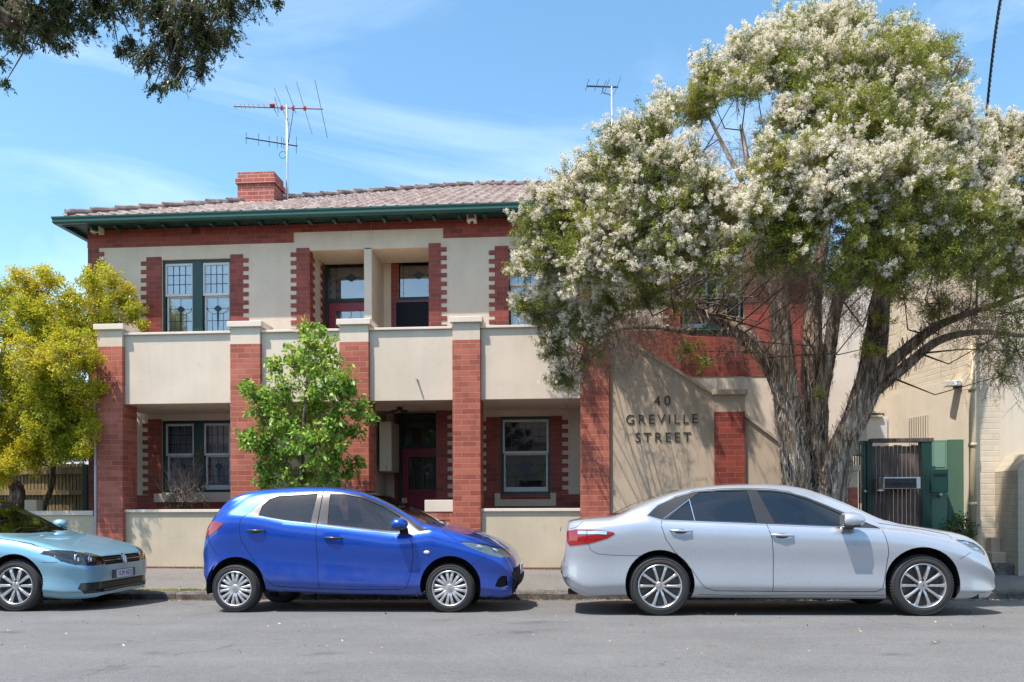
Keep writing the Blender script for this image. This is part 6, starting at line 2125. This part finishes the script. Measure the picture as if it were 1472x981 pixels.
B_LOW = [(1420, 492, 34), (1462, 505, 36), (1395, 450, 40), (1455, 450, 42), (1350, 435, 32), (840, 520, 26), (860, 490, 30), (985, 430, 34), (1040, 400, 30), (1300, 430, 26), (1440, 540, 18)]
B_TUFT = [(1250, 500, 13), (1340, 452, 13), (1180, 570, 9), (1262, 460, 12), (1275, 400, 30), (1012, 515, 16), (985, 505, 12), (905, 452, 10)]
cxp, cyp, rxp, ryp = 1130, 300, 400, 300
leafV, flowV, twP = [], [], []
node_pos = np.array([a for a, r in nodes_])
brP = MB()
def blob(px, py, r, dens, flower, layer, twig=1.0, green=1.0, hang=.0):
    rho = min(.98, sqrt(((px - cxp) / rxp) ** 2 + ((py - cyp) / ryp) ** 2))
    dome = sqrt(1 - rho * rho)
    rt = min(1, max(0, (px - 980) / 220))
    off = {'f': -.45 - 2.5 * dome, 'b': .5 - 1.4 * rt + 1.0 * dome * (1 - rt), 'm': -.9, 'w': .75}[layer]
    if py > 400: off = max(off, -1.4)
    Y = YT + off + random.uniform(-.15, .15)
    c = pos(px, py, Y)
    k = Y / FPX
    R = r * k
    # many small sprays fill the blob; blossom comes in drifts set by a noise field
    fb_ = random.choice((.6, .95, 1.2, 1.45))
    ns = max(8, int(88 * (r / 40) ** 2 * min(1.3, dens)))
    dv = unit(ns) * (RNG.uniform(.05, 1, ns) ** .5)[:, None] * RNG.uniform(.62, 1.0, ns)[:, None]
    for q in range(ns):
        lc = c + dv[q] * R * np.array((1, 1, .95))
        wn = mnoise.noise(Vector(lc) * 1.9)
        if wn < -.25 and random.random() < .85: continue
        ax_ = dv[q] * .8 + unit(1)[0] * .6 + np.array((0, -.1, .35 - hang)); ax_ /= np.linalg.norm(ax_)
        ll = random.uniform(.09, .19)
        n = int(84 * green * random.uniform(.7, 1.3))
        t = RNG.uniform(-.5, 1, n)[:, None]
        cc = lc + ax_ * ll * t + unit(n) * RNG.uniform(.2, 1, n)[:, None] * .055
        leafV.append(leaf_quads(cc, ax_ * .9 + unit(n) * .9, .034, .010))
        fn_ = mnoise.noise(Vector(lc) * 1.3 + Vector((7, 3, 1))) + .25 * mnoise.noise(Vector(lc) * 5)
        outer = np.dot(dv[q], (0, -.6, .5))
        pf_ = flower * fb_ * (1.3 if fn_ > .08 else .9 if fn_ > -.08 else .5 if fn_ > -.22 else .18) * (1 if outer > -.15 else .35)
        if random.random() < pf_:
            m = random.randint(5, 12)
            hc = lc + ax_ * ll * RNG.uniform(.5, 1.15, m)[:, None] + unit(m) * .05
            kf = 20
            hh = np.repeat(hc, kf, 0) + unit(m * kf) * (RNG.uniform(.15, 1, m * kf) ** .6)[:, None] * .030 * np.repeat(RNG.uniform(.6, 1.25, m), kf)[:, None]
            flowV.append(leaf_quads(hh, unit(m * kf), .022, .0095, .1))
        if random.random() < .5 * twig:
            twP.append((lc - ax_ * ll, lc + ax_ * ll * .8, random.uniform(.0015, .003)))
    for _k in range(int(10 * twig)):
        lc = c + unit(1)[0] * R * .8
        twP.append((c, lc, random.uniform(.004, .009)))
        for _j in range(3): twP.append((c + (lc - c) * random.uniform(.3, .8), lc + unit(1)[0] * R * .35, .003))
    # a bough from the nearest stem
    i = int(np.argmin(np.linalg.norm(node_pos - c, axis=1) + np.where(node_pos[:, 2] > c[2] + .2, .8, 0) + RNG.exponential(.22, len(node_pos))))
    a = node_pos[i]
    dd_ = np.linalg.norm(c - a)
    m1 = a * .55 + c * .45 + unit(1)[0] * dd_ * .14 + np.array((0, 0, -.10 * dd_))
    brP.tube([tuple(a), tuple(m1), tuple(c)], [min(.016, max(.008, nodes_[i][1] * .35)), .008, .004], 6, cap=False)
for (px, py, r) in B_TOP: blob(px, py + (16 if py < 75 else 8 if py < 100 else 0), r, 1.0, 1.0 * random.choice((1.3, 1, .8, .5)), 'f')
for (px, py, r) in B_MID: blob(px, py, r, .8 if (820 < px < 990 and py > 410) else 1.0, .8 * (1.4 if px < 1020 and py < 400 else 1.3 if px < 860 else .25), 'f', 1.6)
for (px, py, r) in [(1120, 330, 36), (1172, 345, 36), (1085, 300, 30), (1060, 345, 28), (1212, 352, 34), (1140, 375, 28), (905, 290, 40), (845, 285, 40), (800, 300, 34), (960, 335, 36), (1010, 270, 30), (880, 350, 38), (820, 355, 36), (780, 345, 28), (940, 300, 36), (1190, 190, 44), (1280, 210, 44), (1120, 180, 36), (1360, 250, 40), (1320, 330, 44), (1240, 120, 40), (1180, 90, 44), (1290, 80, 40)]: blob(px, py, r, 1.0, .95 if not (1040 < px < 1220 and py > 320) else .25, 'f', 1.2)
for (px, py, r) in [(1240, 385, 42), (1205, 400, 28), (1275, 350, 40), (1225, 335, 36), (1290, 400, 30), (1130, 355, 32), (1100, 380, 24), (1160, 320, 36)]: blob(px, py, r, 1.0, .12, 'f', 1.8)
for (px, py, r) in B_LOW: blob(px, py, r, .45, .0, 'f', 2.2, .55, .6)
for (px, py, r) in B_TUFT: blob(px, py, r, 1.3, 0, 'm', .5, 1)
for (px, py, r) in B_TOP:
    if not (1000 < px < 1100 and 120 < py < 320) and random.random() < .8: blob(px + random.uniform(-12, 12), py + 10, r * .85, .6, .35, 'b', 1.0)
for (px, py, r) in B_MID[::2]: blob(px, py, r * .9, .5, 0, 'b', 1.5)
# boughs that lean over the stair wall, behind the first layer
for (px, py, r) in [(900, 215, 34), (930, 260, 40), (880, 270, 40), (960, 300, 42), (905, 320, 44), (850, 340, 40), (960, 360, 42), (1000, 330, 38), (1010, 380, 34), (900, 390, 38), (950, 410, 30), (860, 400, 34), (990, 260, 34), (1040, 300, 34), (1060, 370, 30), (820, 310, 34)]: blob(px, py, r, .9, .35, 'w', 1.4)
for (px, py, r) in B_TOP[::3]: blob(px, py + 20, r * .8, .4, 0, 'm', 1.5)
# masses of bare grey twigs under the crown, left and right
def twig_mass(px, py, rx, ry, n, Y, L=.28, r=.0032):
    for _ in range(n):
        a = pos(px + random.gauss(0, rx * .5), py + random.gauss(0, ry * .5), Y + random.uniform(-.5, .5))
        d = unit(1)[0] * L * random.uniform(.4, 1); d[2] -= L * .35
        twP.append((a, a + d, r * random.uniform(.5, 1.3)))
        for _k in range(3):
            b = a + d * random.uniform(.3, 1); twP.append((b, b + unit(1)[0] * L * .45 + np.array((0, 0, -.05)), r * .5))
twig_mass(880, 480, 75, 65, 500, 11.0); twig_mass(840, 510, 45, 60, 220, 11.1); twig_mass(950, 470, 60, 50, 260, 11.0); twig_mass(900, 470, 60, 50, 400, 12.0); twig_mass(900, 455, 70, 45, 220, 10.4)
twig_mass(1080, 380, 50, 60, 320, 11.5); twig_mass(1090, 220, 50, 60, 230, 12.0); twig_mass(1030, 230, 45, 50, 200, 12.0); twig_mass(1180, 380, 40, 50, 160, 11.2)
twig_mass(1400, 450, 90, 45, 520, 10.9); twig_mass(1440, 520, 50, 45, 300, 11.0); twig_mass(1340, 400, 60, 45, 200, 10.9); twig_mass(1080, 500, 70, 16, 120, 11.2)
twig_mass(1230, 450, 30, 40, 120, 11.3); twig_mass(1150, 390, 80, 60, 800, 10.6); twig_mass(1100, 340, 60, 60, 400, 10.8); twig_mass(1200, 400, 60, 60, 400, 10.6)
M['mel_leaf'] = leaf_mat('paperbark_leaf', [(.12, lin('#505e2c')), (.4, lin('#7e8838')), (.65, lin('#a6aa46')), (.9, lin('#bcae5e'))], .35)
M['mel_flower'] = leaf_mat('white_blossom', [(.1, lin('#e8d8c0')), (.5, lin('#f4ead8')), (.9, lin('#f8f4ea'))], .35, .8, .1)
brP.build('bough', M['branch'], trunk, smooth=True)
V, F_ = twigs([(a, b) for a, b, r in twP], [r for a, b, r in twP])
npmesh('twigs', V, F_, M['twig'], trunk)
crown = to_quads('crown', leafV, M['mel_leaf'], mel)
to_quads('blossom', flowV, M['mel_flower'], crown)
print('paperbark leaves', sum(map(len, leafV)) // 4, 'flowers', sum(map(len, flowV)) // 4, 'twigs', len(twP))

# ---------------------------------------------------------------- leafy trees built from blobs
def leafy(name, label, cat, base, trunkpts, blobs, Yf, L, Wd, mat, dens, bark, twig_r=.004, droop=.2, inner=.3, lumps=5, group=None):
    r = thing(name, base, label, cat, group)
    tb = MB(); nd = []
    for i, (pp, rr) in enumerate(trunkpts):
        q, rad = bark_tube(tb, pp, rr, 14, .1, i * 3.1 + 50)
        nd += [np.array(a) for a in q]
    nd = np.array(nd)
    lv, tw = [], []
    for (px, py, rp) in blobs:
        Y = Yf(px, py)
        c = pos(px, py, Y); R = rp * Y / FPX
        i = int(np.argmin(np.linalg.norm(nd - c, axis=1)))
        tw.append((nd[i], c, .014))
        for _ in range(max(4, int(3.2 * lumps * (rp / 30) ** 1.6))):
            dv = unit(1)[0]
            lc = c + dv * R * random.uniform(.2, 1.12); lr = .15 * random.uniform(.45, .95)
            n = max(5, int(dens * (lr / .15) ** 2))
            off_ = unit(n) * (RNG.uniform(0, 1, n) ** .5)[:, None] * lr
            lv.append(leaf_quads(lc + off_, off_ / lr + unit(n) * .9 + np.array((0, 0, -droop)), L, Wd))
            tw.append((c, lc, .007))
            for _k in range(2): tw.append((lc, lc + unit(1)[0] * lr, twig_r))
    t = tb.build('trunk', bark, r, smooth=True)
    V, F_ = twigs([(a, b) for a, b, _ in tw], [q for *_, q in tw]); npmesh('twigs', V, F_, M['twig'], t)
    to_quads('crown', lv, mat, r)
    return r
M['young_leaf'] = leaf_mat('glossy_green_leaf', [(.12, lin('#4a7422')), (.45, lin('#7aa636')), (.72, lin('#b2c850')), (.95, lin('#c09a54'))], .38, .42, .5)
Yy = 11.75
by = [(437, 472, 10), (462, 480, 12), (448, 495, 20), (470, 505, 20), (428, 520, 26), (455, 530, 34), (405, 560, 24), (365, 568, 18), (352, 560, 9), (382, 590, 26), (358, 632, 22), (375, 640, 26), (410, 610, 38), (445, 590, 42), (482, 560, 30), (500, 555, 16), (512, 590, 18), (488, 610, 30), (450, 640, 42), (405, 660, 34), (480, 650, 24), (500, 680, 14), (432, 685, 34), (385, 690, 24), (470, 690, 24), (522, 585, 7), (532, 603, 5), (505, 625, 14), (392, 525, 12), (515, 665, 8)]
tx = PX(430, Yy)
leafy('young_street_tree', 'young glossy green street tree standing behind the blue hatchback', 'tree', (tx, Yy, .1),
      [([(tx, Yy, .0), tuple(pos(431, 740, Yy)), tuple(pos(434, 650, Yy)), tuple(pos(440, 560, Yy)), tuple(pos(446, 480, Yy))], [.045, .04, .032, .02, .006]),
       ([tuple(pos(432, 700, Yy)), tuple(pos(400, 640, Yy)), tuple(pos(368, 580, Yy))], [.02, .014, .006]),
       ([tuple(pos(434, 680, Yy)), tuple(pos(470, 620, Yy)), tuple(pos(505, 565, Yy))], [.02, .014, .006])],
      by, lambda px, py: Yy + random.uniform(-.28, .28), .085, .046, M['young_leaf'], 34, M['branch'], .003, .5, lumps=9)

M['gold_leaf'] = leaf_mat('yellow_green_leaf', [(.1, lin('#7a8c22')), (.38, lin('#aab22c')), (.62, lin('#d6cc34')), (.9, lin('#e6c43c'))], .5, .4)
bg = [(38, 412, 24), (70, 405, 20), (8, 425, 24), (128, 404, 20), (158, 402, 18), (180, 428, 22), (197, 452, 16), (108, 432, 26), (62, 450, 36), (20, 478, 36), (118, 470, 36), (156, 465, 30), (100, 510, 42), (52, 520, 42), (10, 540, 38), (126, 520, 26), (120, 560, 24), (82, 565, 36), (30, 585, 38), (0, 605, 30), (108, 605, 22), (62, 612, 30), (20, 635, 26), (88, 640, 20), (118, 645, 14), (5, 682, 12), (-30, 430, 40), (-30, 500, 45), (-30, 580, 45), (-60, 470, 50), (-60, 550, 50), (40, 655, 12), (100, 585, 25), (205, 468, 8), (22, 395, 10), (60, 392, 8), (148, 385, 7), (60, 480, 40), (90, 470, 34), (35, 450, 34), (140, 500, 24), (70, 540, 36), (30, 560, 36), (100, 610, 26), (50, 590, 30), (10, 660, 20), (40, 640, 22), (130, 620, 16), (150, 440, 22), (80, 600, 30), (-10, 640, 30), (20, 665, 18), (60, 650, 20), (105, 640, 18), (-40, 660, 30), (80, 620, 26), (120, 590, 20), (-10, 690, 14), (100, 650, 16), (120, 655, 12), (50, 665, 16), (78, 660, 14), (0, 665, 22), (30, 640, 26), (110, 625, 20), (66, 636, 22)]
def Yg(px, py):
    if px > 145: return 13.75 + random.uniform(-.1, .1)
    return 13.1 + random.uniform(-.45, .45) - (.3 if py > 480 else 0)
Yt_ = 13.55
gx = PX(20, Yt_)
leafy('yellow_leaved_tree', 'yellow green leafy tree behind the low wall at the left edge', 'tree', (gx, Yt_, .2),
      [([(gx - .3, Yt_, .1), tuple(pos(22, 715, Yt_)), tuple(pos(5, 680, Yt_)), tuple(pos(-15, 600, Yt_)), tuple(pos(10, 480, Yt_))], [.10, .09, .08, .06, .02]),
       ([(gx - .1, Yt_, .1), tuple(pos(30, 715, Yt_)), tuple(pos(12, 688, Yt_)), tuple(pos(-30, 650, Yt_))], [.09, .08, .06, .03]),
       ([(PX(60, Yt_), Yt_, .1), tuple(pos(62, 735, Yt_)), tuple(pos(74, 700, Yt_)), tuple(pos(80, 640, Yt_)), tuple(pos(100, 540, Yt_)), tuple(pos(130, 440, Yt_))], [.06, .055, .045, .04, .03, .01])],
      bg, Yg, 0.044, .024, M['gold_leaf'], 110, M['branch'], .003, .1, lumps=17)

# half-bare shrub behind the first low wall and a small bush by the green gate
M['shrub_leaf'] = leaf_mat('dull_shrub_leaf', [(.2, lin('#2c3420')), (.6, lin('#4c5636')), (.9, lin('#6b6440'))], .2)
Yb = 13.45
bx_ = PX(268, Yb)
sh = leafy('garden_shrub', 'half bare twiggy shrub in front of the lower left window', 'shrub', (bx_, Yb, .2),
           [([(bx_, Yb, .1), tuple(pos(266, 700, Yb)), tuple(pos(262, 660, Yb))], [.02, .014, .005]), ([(bx_ + .05, Yb, .1), tuple(pos(276, 700, Yb)), tuple(pos(282, 664, Yb))], [.02, .014, .005])],
           [(265, 722, 20), (250, 715, 14), (282, 718, 14), (258, 690, 10), (275, 680, 10), (285, 660, 8), (240, 700, 8)], lambda a, b: Yb + random.uniform(-.15, .15), .035, .016, M['shrub_leaf'], 90, M['branch'], .003)
tp = []
for _ in range(170):
    a = pos(random.gauss(265, 12), 722, Yb + random.uniform(-.2, .2)); b = pos(random.gauss(264, 20), random.uniform(655, 700), Yb + random.uniform(-.25, .25))
    tp.append((a, b, .004)); c = a + (b - a) * random.uniform(.4, .9); tp.append((c, c + unit(1)[0] * .16 + np.array((0, 0, .06)), .0025))
V, F_ = twigs([(a, b) for a, b, _ in tp], [q for *_, q in tp]); npmesh('bare_twigs', V, F_, plain('pale_twig', lin('#8c7f76'), .9), sh)
Yb2 = 12.75
M['shrub_leaf2'] = leaf_mat('dark_bush_leaf', [(.2, lin('#2b3f1c')), (.6, lin('#48652c')), (.9, lin('#6d8440'))], .2)
leafy('low_bush', 'low glossy green bush at the foot of the light green gate', 'shrub', (PX(1376, Yb2), Yb2, .2),
      [([(PX(1376, Yb2), Yb2, .1), tuple(pos(1376, 760, Yb2))], [.02, .008])],
      [(1372, 752, 12), (1362, 758, 10), (1384, 752, 11), (1376, 765, 14), (1390, 762, 9), (1360, 768, 10)], lambda a, b: Yb2 + random.uniform(-.1, .1), .05, .028, M['shrub_leaf2'], 60, M['branch'], .003)

# ---------------------------------------------------------------- tree on the camera's side of the street; its boughs hang into the top left corner
Yo = 3.15
M['over_leaf'] = leaf_mat('dark_narrow_leaf', [(.15, lin('#2f3820')), (.5, lin('#4b5a2a')), (.85, lin('#6f7a36'))], .3, .4)
ot = thing('overhanging_tree', (-5.2, 1.0, 0), 'dark fine leaved branches hanging into the top left corner', 'tree')
bo = [(10, 5, 40), (50, 15, 42), (95, 5, 38), (140, 5, 38), (25, 45, 24), (70, 45, 26), (90, 30, 22), (3, 85, 10), (8, 118, 10), (22, 58, 16), (95, 65, 9), (180, -5, 30), (225, 10, 42), (275, 15, 46), (325, 0, 36), (370, -6, 20), (400, -2, 10), (250, 55, 40), (295, 52, 40), (320, 45, 24), (190, 60, 20), (215, 75, 28), (255, 95, 24), (290, 90, 22), (235, 120, 12), (222, 124, 10), (250, 118, 9), (170, 68, 12), (0, 30, 30), (120, 30, 20), (-40, 20, 50), (-30, -50, 60), (60, -50, 60), (160, -50, 55), (260, -50, 55), (340, -50, 40), (-40, -130, 80), (80, -140, 80), (200, -130, 75), (310, -120, 60), (-120, -40, 70), (-120, -160, 90), (20, -230, 90), (160, -220, 80)]
ob = MB()
tr_pts = [(-5.2, 1.0, 0.05), (-5.1, 1.05, 1.5), (-5.0, 1.2, 3.0), (-4.7, 1.6, 4.3), (-4.3, 2.2, 5.2)]
bark_tube(ob, tr_pts, [.24, .2, .17, .13, .1], 20, .12, 3.3)
limb1 = [(-4.3, 2.2, 5.2), (-3.6, 3.0, 5.2), tuple(pos(90, -60, Yo)), tuple(pos(180, -40, Yo)), tuple(pos(280, -10, Yo)), tuple(pos(380, -10, Yo))]
q1, _ = bark_tube(ob, limb1, [.09, .06, .035, .022, .012, .004], 12, .1, 5.1)
limb2 = [(-4.5, 1.9, 4.8), tuple(pos(-60, -20, Yo - .2)), tuple(pos(20, 0, Yo)), tuple(pos(80, 20, Yo))]
q2, _ = bark_tube(ob, limb2, [.06, .03, .012, .004], 10, .1, 9.1)
ot_tr = ob.build('trunk', M['branch'], ot, smooth=True)
nd = np.array([tuple(a) for a in q1 + q2])
lv, tw = [], []
for (px, py, rp) in bo:
    c = pos(px, py, Yo + random.uniform(-.15, .15)); R = rp * Yo / FPX
    i = int(np.argmin(np.linalg.norm(nd - c, axis=1))); tw.append((nd[i], c, .006))
    ns = max(10, int(62 * (rp / 30) ** 2))
    for _ in range(ns):
        a = c + unit(1)[0] * R * random.uniform(0, .8)
        d = np.array((random.gauss(.1, .75), random.gauss(0, .5), -.8)); d /= np.linalg.norm(d)
        L_ = random.uniform(.05, .11) * (1 if rp > 18 else .55)
        b = a + d * L_
        tw.append((c, a, .0018)); tw.append((a, b, .0013))
        n = 20
        t = RNG.uniform(0, 1, n)[:, None]
        cc = a + (b - a) * t + unit(n) * .007
        lv.append(leaf_quads(cc, np.tile(d, (n, 1)) * 1.0 + unit(n) * .75, .019, .0048))
V, F_ = twigs([(a, b) for a, b, _ in tw], [q for *_, q in tw]); npmesh('twigs', V, F_, M['twig'], ot_tr)
to_quads('crown', lv, M['over_leaf'], ot)

for o in list(bpy.data.objects):
    if o.name.startswith(('twigs', 'bare_twigs')): o['kind'] = 'stuff'
# ================================================================ camera, light, render settings
cam = bpy.data.cameras.new('camera')
cam.sensor_width = 36; cam.lens = 36 * FPX / 1472
cam.shift_y = (HYP - 490.5) / 1472
cam.clip_end = 3000; cam.clip_start = .05
co = bpy.data.objects.new('camera', cam)
COL.objects.link(co)
co.matrix_world = Matrix.Translation((0, 0, CAMH)) @ Matrix.Rotation(TH, 4, 'Z') @ Matrix.Rotation(pi / 2, 4, 'X') @ Matrix.Rotation(-ROLL, 4, 'Z')
SC.camera = co
sd = Vector((1.04, 1.0, -3.05)).normalized()       # direction the sunlight travels
sun = bpy.data.lights.new('sun', 'SUN'); sun.energy = 3.9; sun.angle = radians(.55); sun.color = (1, .92, .84)
so = bpy.data.objects.new('sun', sun); COL.objects.link(so)
so.rotation_euler = sd.to_track_quat('-Z', 'Y').to_euler()
w = bpy.data.worlds.new('World'); SC.world = w; w.use_nodes = True
nt = w.node_tree
bg = nt.nodes['Background']
sky = nt.nodes.new('ShaderNodeTexSky'); sky.sky_type = 'NISHITA'; sky.sun_disc = False
sky.sun_elevation = math.asin(-sd.z); sky.sun_rotation = atan2(-sd.x, -sd.y)
sky.air_density = 1.0; sky.dust_density = .6; sky.ozone_density = 1.6; sky.altitude = 0
# thin high cirrus
tc = nt.nodes.new('ShaderNodeTexCoord'); mp = nt.nodes.new('ShaderNodeMapping')
mp.inputs['Scale'].default_value = (1.1, 1.1, 4.2); mp.inputs['Rotation'].default_value = (.1, .28, .3)
mp.inputs['Location'].default_value = (.9, .4, .2)
nz = nt.nodes.new('ShaderNodeTexNoise'); nz.inputs['Scale'].default_value = 1.5; nz.inputs['Detail'].default_value = 6; nz.inputs['Roughness'].default_value = .55
nz.inputs['Distortion'].default_value = .5
rp = nt.nodes.new('ShaderNodeValToRGB'); rp.color_ramp.elements[0].position = .44; rp.color_ramp.elements[1].position = .85
rp.color_ramp.elements[1].color = gray(.5)
mx = nt.nodes.new('ShaderNodeMix'); mx.data_type = 'RGBA'
L = nt.links.new
L(tc.outputs['Generated'], mp.inputs[0]); L(mp.outputs[0], nz.inputs['Vector']); L(nz.outputs['Fac'], rp.inputs['Fac'])
hs = nt.nodes.new('ShaderNodeHueSaturation'); hs.inputs['Hue'].default_value = .487; hs.inputs['Saturation'].default_value = SKYSAT; hs.inputs['Value'].default_value = SKYVAL
L(sky.outputs[0], hs.inputs['Color'])
L(rp.outputs['Color'], mx.inputs[0]); L(hs.outputs[0], mx.inputs[6]); mx.inputs[7].default_value = (7.5, 8, 8.6, 1)
L(mx.outputs[2], bg.inputs['Color'])
bg.inputs['Strength'].default_value = .15
SC.view_settings.view_transform = 'Standard'; SC.view_settings.look = 'None'
SC.view_settings.exposure = EXPO; SC.view_settings.gamma = 1
SC.render.engine = 'CYCLES'
SC.cycles.max_bounces = 6; SC.cycles.transparent_max_bounces = 10; SC.cycles.diffuse_bounces = 3; SC.cycles.glossy_bounces = 3
SC.cycles.caustics_reflective = False; SC.cycles.caustics_refractive = False
SC.cycles.use_denoising = True
